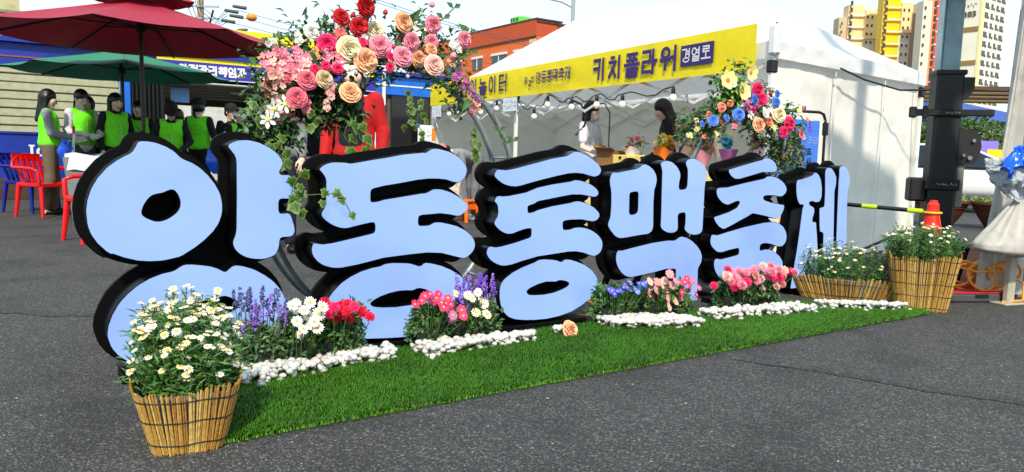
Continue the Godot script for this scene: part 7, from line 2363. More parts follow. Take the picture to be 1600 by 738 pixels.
		part("soil", so.mesh(), bp, X(), worn("soil", Color(0.16, 0.11, 0.08), 0.95, 0.4, 8.0))
		var gs := []
		for k in 40: gs.append(Vector3(R(-0.33, 0.33), R(0.38, 0.43), R(-0.3, 0.3)))
		part("foliage", leaf_mass(gs, 700, 0.028, 0.07, Color(0.16, 0.22, 0.035), 300 + q[2]), bp, X(), leafy("clump_leaf", Color.WHITE)).set_meta("kind", "stuff")
	car()

func car() -> void:
	var t := thing("parked_car", "white parked car seen from the front corner beyond the bowl planters", "car", X(Vector3(9.75, 0, -16.2), rot(Vector3.UP, 58)))
	# x across, z towards the nose
	var white := mat("car_white", Color(0.90, 0.90, 0.90), 0.25)
	white.clearcoat_enabled = true; white.clearcoat = 0.8; white.clearcoat_roughness = 0.08
	var glass := mat("car_glass", Color(0.10, 0.14, 0.19), 0.05)
	var body := MB.new()
	var prof := [[-2.2, 0.35, 0.80, 0.74], [-2.05, 0.28, 0.98, 0.84], [-1.2, 0.24, 1.00, 0.88], [0.9, 0.24, 0.96, 0.88], [1.5, 0.24, 0.88, 0.87], [2.0, 0.26, 0.76, 0.82], [2.2, 0.34, 0.60, 0.70]]
	body.grid(20, prof.size() - 1, func(u, v):
		var i := int(round(v * (prof.size() - 1)))
		var p: Array = prof[i]
		var a: float = TAU * u
		var c := cos(a); var s := sin(a)
		var k := pow(pow(absf(c), 4.0) + pow(absf(s), 4.0), -0.25)
		return Vector3(c * k * p[3], (p[1] + p[2]) / 2 + s * k * (p[2] - p[1]) / 2, p[0]), false, true)
	part("body", body.mesh(), t, X(), white)
	var cap := MB.new()
	cap.box(Vector3(0, 0.47, 2.17), Vector3(1.36, 0.26, 0.08), Basis.IDENTITY, 0.03)
	part("front_bumper", cap.mesh(), t, X(), white)
	var cabin := MB.new()
	var cp := [[-1.95, 0.98, 0.74], [-1.35, 1.40, 0.62], [0.05, 1.44, 0.62], [1.05, 0.95, 0.76]]
	for i in 3:
		var a: Array = cp[i]
		var b: Array = cp[i + 1]
		cabin.quad(Vector3(-a[2], a[1], a[0]), Vector3(a[2], a[1], a[0]), Vector3(b[2], b[1], b[0]), Vector3(-b[2], b[1], b[0]), Vector3(0, 1, 0))
	part("roof", cabin.mesh(), t, X(), white)
	for s in [-1.0, 1.0]:
		var sw := MB.new()
		sw.quad(Vector3(s * 0.755, 0.97, -1.9), Vector3(s * 0.625, 1.39, -1.32), Vector3(s * 0.625, 1.42, 0.03), Vector3(s * 0.77, 0.95, 0.98), Vector3(s, 0.3, 0))
		part("side_window", sw.mesh(), t, X(), glass)
		var pl := MB.new()
		pl.tube([Vector3(s * 0.765, 0.95, 1.04), Vector3(s * 0.63, 1.43, 0.04), Vector3(s * 0.63, 1.41, -1.34)], 0.03, 6)
		pl.tube([Vector3(s * 0.70, 0.96, -0.55), Vector3(s * 0.64, 1.42, -0.55)], 0.035, 6)
		part("pillar", pl.mesh(), t, X(), white)
		var hl := MB.new()
		hl.ell(Vector3(s * 0.62, 0.66, 2.02), Vector3(0.22, 0.10, 0.14), rot(Vector3.UP, s * 25), 10, 7)
		var lamp := part("headlight", hl.mesh(), t, X(), M.black_gloss)
		var lens := MB.new()
		lens.ell(Vector3(s * 0.62, 0.66, 2.09), Vector3(0.13, 0.06, 0.10), rot(Vector3.UP, s * 25), 8, 6)
		part("lens", lens.mesh(), lamp, X(), mat("lens_white", Color(0.85, 0.87, 0.88), 0.1))
		for z in [-1.35, 1.35]:
			var ty := MB.new()
			ty.tube([Vector3(s * 0.90, 0.32, z), Vector3(s * 0.70, 0.32, z)], 0.32, 18)
			var wh := part("wheel", ty.mesh(), t, X(), M.black_plastic)
			var rim := MB.new()
			rim.tube([Vector3(s * 0.912, 0.32, z), Vector3(s * 0.86, 0.32, z)], 0.20, 12)
			part("rim", rim.mesh(), wh, X(), M.steel)
		var mi := MB.new()
		mi.ell(Vector3(s * 0.93, 1.00, 0.72), Vector3(0.11, 0.08, 0.07), Basis.IDENTITY, 8, 6)
		part("mirror", mi.mesh(), t, X(), white)
	var ws := MB.new()
	ws.quad(Vector3(-0.60, 1.425, 0.07), Vector3(0.60, 1.425, 0.07), Vector3(0.72, 0.975, 1.05), Vector3(-0.72, 0.975, 1.05), Vector3(0, 1, 1))
	part("windscreen", ws.mesh(), t, X(Vector3(0, 0.012, 0.008)), glass)
	part("grille", boxed(Vector3(0, 0.58, 2.20), Vector3(0.7, 0.10, 0.05), 0.01), t, X(), M.black_plastic)
	part("number_plate", boxed(Vector3(0, 0.42, 2.215), Vector3(0.42, 0.11, 0.02), 0.004), t, X(), M.white_paint)

# ---------------------------------------------------------------- wires and lamps
func wires_and_lamps() -> void:
	var wood := worn("pole_concrete", Color(0.66, 0.60, 0.46), 0.8, 0.2, 1.0)
	var t := thing("utility_pole", "pale concrete utility pole with insulators and jumbled wires above the red parasol", "utility pole", X(Vector3(-19.31, 0, -46.0)))
	var m := MB.new()
	m.tube([Vector3.ZERO, Vector3(0, 13, 0)], [0.24, 0.17], 12)
	part("pole", m.mesh(), t, X(), wood)
	for y in [8.9, 9.6]:
		var cb := MB.new()
		cb.bar(Vector3(-0.9, y, 0.2), Vector3(1.2, y, 0.2), 0.1, 0.1)
		part("crossarm", cb.mesh(), t, X(), M.grey_paint)
	for q in [[1.9, 9.35], [2.2, 9.05], [1.7, 8.75], [2.4, 9.6]]:
		var ins := MB.new()
		ins.tube([Vector3(q[0] - 0.35, q[1] + 0.06, 0.2), Vector3(q[0] + 0.45, q[1] - 0.05, 0.2)], [0.09, 0.11], 8)
		part("insulator", ins.mesh(), t, X(), mat("insulator_grey", Color(0.25, 0.28, 0.28), 0.4))
	var br := MB.new()
	br.tube([Vector3(0.1, 7.2, 0.2), Vector3(0.55, 8.3, 0.2), Vector3(0.85, 9.4, 0.2)], 0.06, 6)
	part("brace", br.mesh(), t, X(), M.black_plastic)
	for k in 5:
		var jw := MB.new()
		jw.tube([Vector3(-1.2 + k * 0.4, 10.6, 0.2), Vector3(-0.2 + k * 0.1, 8.6 + k * 0.25, 0.3), Vector3(0.7 + k * 0.1, 8.2 + 0.15 * k, 0.3), Vector3(1.7, 8.7 + k * 0.2, 0.2)], 0.02, 4)
		part("jumper_wire", jw.mesh(), t, X(), M.black_plastic)
	var lines := [[[Vector3(-17.0, 9.45, -46), Vector3(-8.0, 7.9, -50), Vector3(2.0, 7.6, -56)], "upper of the three power lines running right from the pole"], [[Vector3(-17.1, 9.1, -46), Vector3(-8.0, 7.55, -50), Vector3(2.0, 7.25, -56)], "middle of the three power lines running right from the pole"], [[Vector3(-17.6, 8.75, -46), Vector3(-8.0, 7.2, -50), Vector3(2.0, 6.9, -56)], "lowest of the three power lines running right from the pole"], [[Vector3(-15.0, 11.6, -40), Vector3(-8.6, 9.55, -42), Vector3(0.0, 7.9, -46), Vector3(8.0, 7.5, -50)], "long power line crossing the sky above the rose arch"], [[Vector3(-15.0, 11.75, -40), Vector3(-8.6, 9.72, -42), Vector3(0.0, 8.05, -46), Vector3(8.0, 7.65, -50)], "second long power line just above the other over the rose arch"]]
	for l in lines:
		var w := MB.new()
		var src: Array = l[0]
		var pts := []
		for i in src.size() - 1:
			for j in 8: pts.append((src[i] as Vector3).lerp(src[i + 1], j / 8.0) - Vector3(0, 0.12 * sin(PI * j / 8.0), 0))
		pts.append(src[src.size() - 1])
		w.tube(pts, 0.016, 4)
		solo("power_line", w.mesh(), l[1], "power line", X(), "", mat("line_grey", Color(0.30, 0.33, 0.35), 0.6))
	var ball := MB.new()
	ball.ell(Vector3.ZERO, Vector3(0.30, 0.22, 0.30), Basis.IDENTITY, 12, 8)
	solo("marker_ball", ball.mesh(), "small orange marker ball on the power lines", "marker ball", X(Vector3(-14.8, 8.35, -42.0)), "", mat("ball_orange", Color(0.93, 0.55, 0.22), 0.5))
	for q in [[Vector3(-15.35, 0, -41.0), 7.05, 0.42, "slender grey street lamp peeking over the red parasol"], [Vector3(4.47, 0, -61.6), 12.3, -0.8, "tall grey street lamp pole rising behind the tent roof"]]:
		var s := thing("street_lamp", q[3], "street lamp", X(q[0]), "street lamps")
		var p := MB.new()
		if q[2] > 0.0:
			p.tube([Vector3(-0.2, 0, 0), Vector3(-0.15, q[1] - 1.2, 0), Vector3(0.05, q[1] - 0.3, 0), Vector3(0.28, q[1] + 0.32, 0)], 0.05, 8)
		else:
			p.tube([Vector3.ZERO, Vector3(0.05, q[1], 0), Vector3(0.08, q[1] + 2.5, 0)], 0.16, 8)
		part("pole", p.mesh(), s, X(), M.grey_paint)
		var a := MB.new()
		if q[2] > 0.0:
			a.ell(Vector3(0.36, q[1] + 0.42, 0), Vector3(0.36, 0.10, 0.2), rot(Vector3.BACK, 8), 10, 6)
			part("lamp_head", a.mesh(), s, X(), mat("lamp_dark", Color(0.33, 0.40, 0.38), 0.4))
		else:
			a.tube([Vector3(0.05, q[1] + 0.9, 0), Vector3(-0.9, q[1] + 1.35, 0), Vector3(-2.2, q[1] + 1.6, 0)], 0.08, 6)
			part("arm", a.mesh(), s, X(), M.grey_paint)
	var sw := MB.new()
	sw.tube([Vector3(6.6, 1.86, -8.1), Vector3(3.9, 1.80, -7.8), Vector3(4.45, 1.66, -8.2), Vector3(5.6, 1.66, -8.1), Vector3(8.3, 2.35, -9.2)], 0.010, 5)
	var cable := MB.new()
	cable.tube([Vector3(3.05, 1.83, -7.05), Vector3(3.4, 1.76, -7.3), Vector3(3.9, 1.70, -7.6), Vector3(4.6, 1.72, -7.6), Vector3(5.2, 1.70, -7.5), Vector3(6.2, 1.95, -7.6), Vector3(7.6, 2.35, -8.0)], 0.010, 5)
	solo("sagging_cable", cable.mesh(), "dark cable sagging along the tent valance to the right edge", "cable", X(), "", mat("cable_dark", Color(0.12, 0.07, 0.07), 0.5))
	var rope := MB.new()
	rope.tube([Vector3(4.35, 3.2, -7.6), Vector3(4.42, 2.4, -7.85), Vector3(4.46, 1.6, -8.0), Vector3(4.50, 0.8, -8.05), Vector3(4.75, 0.15, -8.0), Vector3(4.9, 0.02, -7.9)], 0.010, 5)
	solo("guy_cord", rope.mesh(), "dark knotted cord hanging down the rear corner of the tent", "cord", X(), "", M.cable_dark)

# ---------------------------------------------------------------- people
var HEAD: MB
var HAND: MB
var HAIR := {}

func head_shapes() -> void:
	var f := Field.new(Vector3(-0.11, -0.20, -0.15), Vector3(0.11, 0.16, 0.15), 0.0058)
	f.blob(Vector3(0, 0.022, -0.012), Vector3(0.073, 0.096, 0.092))
	f.blob(Vector3(0, -0.048, 0.026), Vector3(0.055, 0.068, 0.058), Basis.IDENTITY, 0.04)
	f.limb(Vector3(0, -0.098, 0.062), Vector3(0, -0.098, 0.064), 0.020, 0.020, 0.03)
	f.limb(Vector3(-0.035, -0.02, 0.055), Vector3(0.035, -0.02, 0.055), 0.03, 0.03, 0.03)
	f.limb(Vector3(0, -0.06, -0.02), Vector3(0, -0.20, -0.03), 0.046, 0.052, 0.03)
	f.blob(Vector3(-0.031, 0.008, 0.104), Vector3(0.019, 0.013, 0.018), Basis.IDENTITY, 0.01, true)
	f.blob(Vector3(0.031, 0.008, 0.104), Vector3(0.019, 0.013, 0.018), Basis.IDENTITY, 0.01, true)
	f.blob(Vector3(-0.031, 0.006, 0.080), Vector3(0.013, 0.010, 0.010), Basis.IDENTITY, 0.004)
	f.blob(Vector3(0.031, 0.006, 0.080), Vector3(0.013, 0.010, 0.010), Basis.IDENTITY, 0.004)
	f.limb(Vector3(0, 0.012, 0.082), Vector3(0, -0.034, 0.101), 0.008, 0.013, 0.014)
	f.limb(Vector3(-0.017, -0.066, 0.083), Vector3(0.017, -0.066, 0.083), 0.007, 0.007, 0.010)
	for s in [-1.0, 1.0]: f.blob(Vector3(s * 0.075, -0.008, -0.008), Vector3(0.011, 0.030, 0.018), Basis.IDENTITY, 0.008)
	HEAD = MB.new()
	f.nets(HEAD, func(p: Vector3) -> Color:
		var ax := absf(p.x)
		if p.z > 0.078 and Vector2(ax - 0.031, p.y - 0.006).length() < 0.0065: return Color(0.02, 0.012, 0.01)
		if p.z > 0.07 and absf(ax - 0.031) < 0.014 and absf(p.y - 0.006) < 0.006: return Color(0.75, 0.72, 0.70)
		if p.z > 0.05 and ax > 0.013 and ax < 0.050 and p.y > 0.024 and p.y < 0.033: return Color(0.03, 0.02, 0.018)
		if p.z > 0.075 and ax < 0.022 and p.y < -0.057 and p.y > -0.076: return Color(0.46, 0.15, 0.13)
		if p.z > 0.03 and ax > 0.03 and p.y < -0.012 and p.y > -0.05: return Color(0.74, 0.46, 0.37)
		return Color(0.74, 0.52, 0.40))
	var h := Field.new(Vector3(-0.06, -0.20, -0.04), Vector3(0.09, 0.04, 0.08), 0.0042)
	h.limb(Vector3(0, 0.03, 0), Vector3(0, -0.02, 0), 0.024, 0.026, 0.02)
	h.blob(Vector3(0, -0.05, 0.0), Vector3(0.039, 0.046, 0.015), Basis.IDENTITY, 0.02)
	for i in 4:
		var x := -0.029 + 0.0195 * i
		var l: float = [0.030, 0.037, 0.040, 0.035][i]
		var b0 := Vector3(x, -0.085 - 0.004 * (1 if i in [1, 2] else 0), 0.002)
		var b1 := b0 + Vector3(x * 0.12, -l, 0.008 + 0.003 * i)
		var b2 := b1 + Vector3(0, -l * 0.75, 0.016 + 0.004 * i)
		h.limb(b0, b1, 0.0088, 0.0080, 0.006)
		h.limb(b1, b2, 0.0078, 0.0066, 0.004)
	h.limb(Vector3(0.028, -0.025, 0.004), Vector3(0.052, -0.058, 0.016), 0.012, 0.010, 0.012)
	h.limb(Vector3(0.052, -0.058, 0.016), Vector3(0.054, -0.086, 0.028), 0.0096, 0.0078, 0.004)
	HAND = MB.new()
	h.nets(HAND, func(_p: Vector3) -> Color: return Color(0.74, 0.52, 0.40))
	for style in ["long", "bob", "tied", "under_cap"]:
		var g := Field.new(Vector3(-0.14, -0.36, -0.17), Vector3(0.14, 0.17, 0.15), 0.0095)
		g.blob(Vector3(0, 0.034, -0.020), Vector3(0.087, 0.103, 0.102))
		if style == "long":
			for s in [-1.0, 1.0]:
				g.limb(Vector3(s * 0.066, 0.02, -0.02), Vector3(s * 0.078, -0.27, 0.0), 0.030, 0.026, 0.04)
				g.limb(Vector3(s * 0.03, 0.0, -0.07), Vector3(s * 0.04, -0.30, -0.06), 0.045, 0.035, 0.04)
		elif style == "bob":
			for s in [-1.0, 1.0]:
				g.limb(Vector3(s * 0.068, 0.02, -0.015), Vector3(s * 0.070, -0.10, 0.012), 0.028, 0.026, 0.04)
				g.limb(Vector3(s * 0.03, 0.0, -0.065), Vector3(s * 0.04, -0.11, -0.05), 0.05, 0.04, 0.04)
		elif style == "tied":
			g.limb(Vector3(0, 0.0, -0.11), Vector3(0, -0.20, -0.12), 0.035, 0.018, 0.03)
		else:
			g.limb(Vector3(-0.03, -0.02, -0.06), Vector3(0.03, -0.02, -0.06), 0.05, 0.05, 0.03)
		g.blob(Vector3(0, -0.055, 0.098), Vector3(0.060, 0.088, 0.072), Basis.IDENTITY, 0.02, true)
		if style != "bob": g.blob(Vector3(0, 0.02, 0.112), Vector3(0.036, 0.036, 0.04), Basis.IDENTITY, 0.02, true)
		var m := MB.new()
		g.nets(m)
		HAIR[style] = m.mesh()
	var cap := MB.new()
	cap.lathe([Vector2(0.098, 0.035), Vector2(0.101, 0.06), Vector2(0.092, 0.10), Vector2(0.068, 0.132), Vector2(0.03, 0.146), Vector2(0.0, 0.148)], 18, X(Vector3(0, 0, -0.014), Basis.IDENTITY.scaled(Vector3(0.95, 1, 1.1))))
	cap.grid(12, 3, func(u, v):
		var a: float = lerpf(0.25, PI - 0.25, u)
		var r: float = lerpf(0.094, 0.170, v)
		return Vector3(cos(a) * lerpf(0.094, 0.108, v), 0.040 - 0.022 * v - 0.012 * cos(a) * cos(a), sin(a) * r - 0.01))
	HAIR["cap"] = cap.mesh()
	var vis := MB.new()
	vis.grid(16, 3, func(u, v):
		var a: float = lerpf(-0.2, PI + 0.2, u)
		var r: float = lerpf(0.096, 0.185, v)
		return Vector3(cos(a) * lerpf(0.092, 0.125, v), 0.05 - 0.035 * v, sin(a) * r - 0.01))
	vis.lathe([Vector2(0.094, 0.04), Vector2(0.096, 0.075)], 18, X(Vector3(0, 0, -0.014), Basis.IDENTITY.scaled(Vector3(0.95, 1, 1.1))))
	HAIR["visor"] = vis.mesh()
	var mask := MB.new()
	mask.grid(10, 6, func(u, v):
		var a: float = lerpf(-1.15, 1.15, u)
		var y: float = lerpf(-0.022, -0.106, v)
		var r: float = 0.094 + 0.022 * sin(PI * v) - 0.012 * v
		return Vector3(sin(a) * 0.071, y, 0.012 + cos(a) * r))
	HAIR["mask"] = mask.mesh()

func person(label: String, at: Vector3, yaw: float, high: float, o: Dictionary) -> Node3D:
	if HEAD == null: head_shapes()
	var s := high / 1.66
	var t := thing("person", label, "person", X(at, rot(Vector3.UP, yaw).scaled(Vector3.ONE * s)), o.get("group", ""))
	var lean: float = o.get("lean", 0.0)
	var pivot := Vector3(0, 0.93, 0)
	var lb := rot(Vector3.RIGHT, lean)
	var up := func(p: Vector3) -> Vector3: return pivot + lb * (p - pivot)
	var sh := [up.call(Vector3(0.165, 1.36, -0.01)), up.call(Vector3(-0.165, 1.36, -0.01))]
	var arms: Array = o.get("arms", [[Vector3(0.22, 1.10, -0.03), Vector3(0.21, 0.88, 0.06)], [Vector3(-0.22, 1.10, -0.03), Vector3(-0.21, 0.88, 0.06)]])
	var el := []
	var wr := []
	for i in 2:
		el.append(up.call(arms[i][0])); wr.append(up.call(arms[i][1]))
	var step: float = o.get("step", 0.04)
	var hip := [Vector3(0.085, 0.90, 0), Vector3(-0.085, 0.90, 0)]
	var knee := [Vector3(0.095, 0.49, 0.02 + step * 0.5), Vector3(-0.095, 0.49, 0.02 - step * 0.5)]
	var ank := [Vector3(0.105, 0.085, -0.02 + step), Vector3(-0.105, 0.085, -0.02 - step)]
	var chest: Vector3 = up.call(Vector3(0, 1.23, 0.0))
	var belly: Vector3 = up.call(Vector3(0, 1.05, 0.005))
	var neck: Vector3 = up.call(Vector3(0, 1.42, -0.01))
	var hc: Vector3 = up.call(Vector3(0, 1.545, 0.012))
	# skin
	var lo := Vector3(-0.2, 0, -0.2)
	var hi := Vector3(0.2, 1.5, 0.25)
	for p in sh + el + wr + [neck, chest]:
		lo = lo.min(p); hi = hi.max(p)
	lo -= Vector3(0.16, 0.03, 0.16); hi += Vector3(0.16, 0.12, 0.16)
	var b := Field.new(lo, hi, 0.021)
	b.blob(chest, Vector3(0.135, 0.16, 0.085), lb)
	b.blob(belly, Vector3(0.12, 0.15, 0.08), lb, 0.05)
	b.blob(Vector3(0, 0.93, -0.01), Vector3(0.14, 0.11, 0.10), Basis.IDENTITY, 0.05)
	b.limb(chest, neck, 0.06, 0.045)
	for i in 2:
		b.limb(sh[i], el[i], 0.042, 0.034); b.limb(el[i], wr[i], 0.035, 0.024, 0.015)
		b.limb(hip[i], knee[i], 0.074, 0.050); b.limb(knee[i], ank[i], 0.048, 0.033, 0.02)
		b.limb(ank[i] + Vector3(0, -0.045, -0.02), ank[i] + Vector3(0.012, -0.052, 0.13), 0.036, 0.028, 0.02)
	var skin := MB.new()
	b.nets(skin, func(_p: Vector3) -> Color: return Color(0.74, 0.52, 0.40))
	var hb := lb * rot(Vector3.UP, o.get("turn", 0.0)) * rot(Vector3.RIGHT, o.get("nod", 0.0))
	var hx := X(hc, hb)
	skin.add(HEAD, hx)
	var hand_x := []
	for i in 2:
		var d: Vector3 = (wr[i] - el[i]).normalized()
		var y := -d
		var x := y.cross(Vector3(0, 0.2, 1)).normalized() * (-1.0 if i == 0 else 1.0)
		x = (x + Vector3(0.0, 0, 0.4)).slide(y).normalized()
		var z := x.cross(y)
		var hbx := Basis(x, y, z)
		if i == 1: hbx = hbx * Basis.IDENTITY.scaled(Vector3(-1, 1, 1))
		hand_x.append(X(wr[i] + d * 0.012, hbx * Basis.IDENTITY.scaled(Vector3.ONE * 0.9)))
		skin.add(HAND, hand_x[i])
	part("body", skin.mesh(), t, X(), M.skin)
	# trousers and shoes
	var tr := Field.new(Vector3(-0.26, 0.05, -0.26), Vector3(0.26, 1.10, 0.28), 0.023)
	tr.blob(Vector3(0, 0.94, -0.01), Vector3(0.155, 0.12, 0.115), Basis.IDENTITY, 0.05)
	for i in 2:
		tr.limb(hip[i], knee[i], 0.090, 0.066, 0.03); tr.limb(knee[i], ank[i] + Vector3(0, 0.03, 0), 0.066, 0.056, 0.03)
	var tm := MB.new()
	tr.nets(tm)
	part("trousers", tm.mesh(), t, X(), worn("trousers_" + str(o.get("legs", "black")), {"black": Color(0.07, 0.07, 0.08), "khaki": Color(0.42, 0.38, 0.31), "grey": Color(0.30, 0.32, 0.35), "navy": Color(0.09, 0.11, 0.20), "shorts": Color(0.45, 0.46, 0.48)}[o.get("legs", "black")], 0.85, 0.2, 3.0))
	for i in 2:
		var sf := MB.new()
		sf.ell(ank[i] + Vector3(0.006, -0.045, 0.055), Vector3(0.045, 0.042, 0.125), Basis.IDENTITY, 10, 7)
		part("shoe", sf.mesh(), t, X(), M.white_paint if o.get("shoes", "black") == "white" else M.black_plastic)
	# shirt
	var lo2 := lo + Vector3(0.03, 0.62 if lean < 60.0 else 0.3, 0.03)
	var sf2 := Field.new(Vector3(lo2.x, minf(lo2.y, 0.72), lo2.z), hi, 0.020)
	var fat: float = o.get("fat", 0.0)
	sf2.blob(chest, Vector3(0.152 + fat, 0.175, 0.103 + fat), lb)
	sf2.blob(belly, Vector3(0.140 + fat, 0.16, 0.100 + fat), lb, 0.05)
	sf2.blob(pivot + lb * Vector3(0, -0.01, 0), Vector3(0.158 + fat, 0.11, 0.118 + fat), lb, 0.05)
	sf2.limb(chest, neck - (neck - chest) * 0.12, 0.075, 0.056)
	var long: bool = o.get("sleeve", "long") == "long"
	for i in 2:
		sf2.limb(sh[i], el[i] if long else (sh[i] as Vector3).lerp(el[i], 0.68), 0.057 + fat * 0.5, 0.048 if long else 0.058, 0.035)
		if long: sf2.limb(el[i], (el[i] as Vector3).lerp(wr[i], 0.93), 0.047 + fat * 0.4, 0.036 + fat * 0.3, 0.02)
	var sm := MB.new()
	sf2.nets(sm)
	var shirts := {"black": Color(0.05, 0.05, 0.055), "greyblue": Color(0.56, 0.58, 0.62), "white": Color(0.88, 0.87, 0.92), "red": Color(0.74, 0.015, 0.045), "grey": Color(0.54, 0.55, 0.57), "navy": Color(0.06, 0.07, 0.12), "plum": Color(0.30, 0.12, 0.16)}
	part("jacket" if o.has("open") else "shirt", sm.mesh(), t, X(), worn("shirt_" + str(o.get("shirt", "black")), shirts[o.get("shirt", "black")], 0.85, 0.18, 3.5, 0.25))
	if o.has("open"):
		var inner := Field.new(Vector3(-0.2, 0.75, -0.1), Vector3(0.2, 1.5, 0.3), 0.016)
		inner.blob(chest + Vector3(0, 0.02, 0.055), Vector3(0.118, 0.19, 0.078))
		inner.blob(belly + Vector3(0, 0, 0.055), Vector3(0.122, 0.18, 0.078), Basis.IDENTITY, 0.05)
		var im := MB.new()
		inner.nets(im)
		part("undershirt", im.mesh(), t, X(), worn("shirt_navy", shirts["navy"], 0.85, 0.18, 3.5))
	if o.get("vest", false):
		var vf := Field.new(Vector3(-0.3, 0.70, -0.35), hi, 0.020)
		vf.blob(chest, Vector3(0.172, 0.185, 0.125), lb)
		vf.blob(belly, Vector3(0.165, 0.16, 0.125), lb, 0.05)
		vf.blob(pivot + lb * Vector3(0, 0.03, 0), Vector3(0.175, 0.09, 0.135), lb, 0.05)
		vf.limb((sh[0] as Vector3).lerp(sh[1], 0.10), (sh[1] as Vector3).lerp(sh[0], 0.10), 0.062, 0.062, 0.03)
		# open V at the neck
		vf.limb(up.call(Vector3(0, 1.46, 0.10)), up.call(Vector3(0, 1.25, 0.17)), 0.065, 0.02, 0.01, true)
		vf.limb(up.call(Vector3(0, 1.40, 0.0)), up.call(Vector3(0, 1.55, 0.0)), 0.070, 0.08, 0.01, true)
		var vm := MB.new()
		vf.nets(vm)
		var v := part("vest", vm.mesh(), t, X(), worn("vest_green", Color(0.46, 1.0, 0.10), 0.7, 0.16, 4.0, 0.3))
		var zip := MB.new()
		zip.tube([up.call(Vector3(0, 1.24, 0.125)), up.call(Vector3(0, 1.10, 0.133)), up.call(Vector3(0, 0.92, 0.138))], 0.004, 4)
		part("zip", zip.mesh(), v, X(), M.white_paint)
		if o.get("print", false):
			for k in 3: fine_print("back_print", scribble(0.22, 0.035, 1, 130 + k), v, X(up.call(Vector3(0.11, 1.29 - 0.065 * k, -0.137)), lb * rot(Vector3.UP, 180)), mat("print_olive", Color(0.16, 0.42, 0.04), 0.7))
	if o.get("gloves", false):
		for i in 2: 
			var gm := MB.new()
			gm.add(HAND, hand_x[i] * X(Vector3(0, 0.004, 0), Basis.IDENTITY.scaled(Vector3(1.16, 1.10, 1.35))))
			for k in gm.c.size(): gm.c[k] = Color.WHITE
			part("glove", gm.mesh(), t, X(), worn("glove_white", Color(0.80, 0.80, 0.76), 0.9, 0.2, 8.0))
	# hair and headgear
	var hair_c := {"black": Color(0.025, 0.022, 0.022), "brown": Color(0.20, 0.09, 0.05), "dark": Color(0.05, 0.035, 0.03)}
	var hm := mat("hair_" + str(o.get("tint", "black")), hair_c[o.get("tint", "black")], 0.38)
	part("hair", HAIR[o.get("hair", "long")], t, hx, hm)
	for w in o.get("wear", []):
		var k: PackedStringArray = w.split(" ")
		var cc := {"black": Color(0.04, 0.04, 0.045), "white": Color(0.88, 0.84, 0.80), "plaid": Color(0.20, 0.13, 0.12), "pink": Color(0.93, 0.50, 0.58), "plum": Color(0.10, 0.06, 0.08)}
		part(k[0], HAIR[k[0]], t, hx, worn("hat_" + k[1], cc[k[1]], 0.8, 0.3, 12.0))
	return t

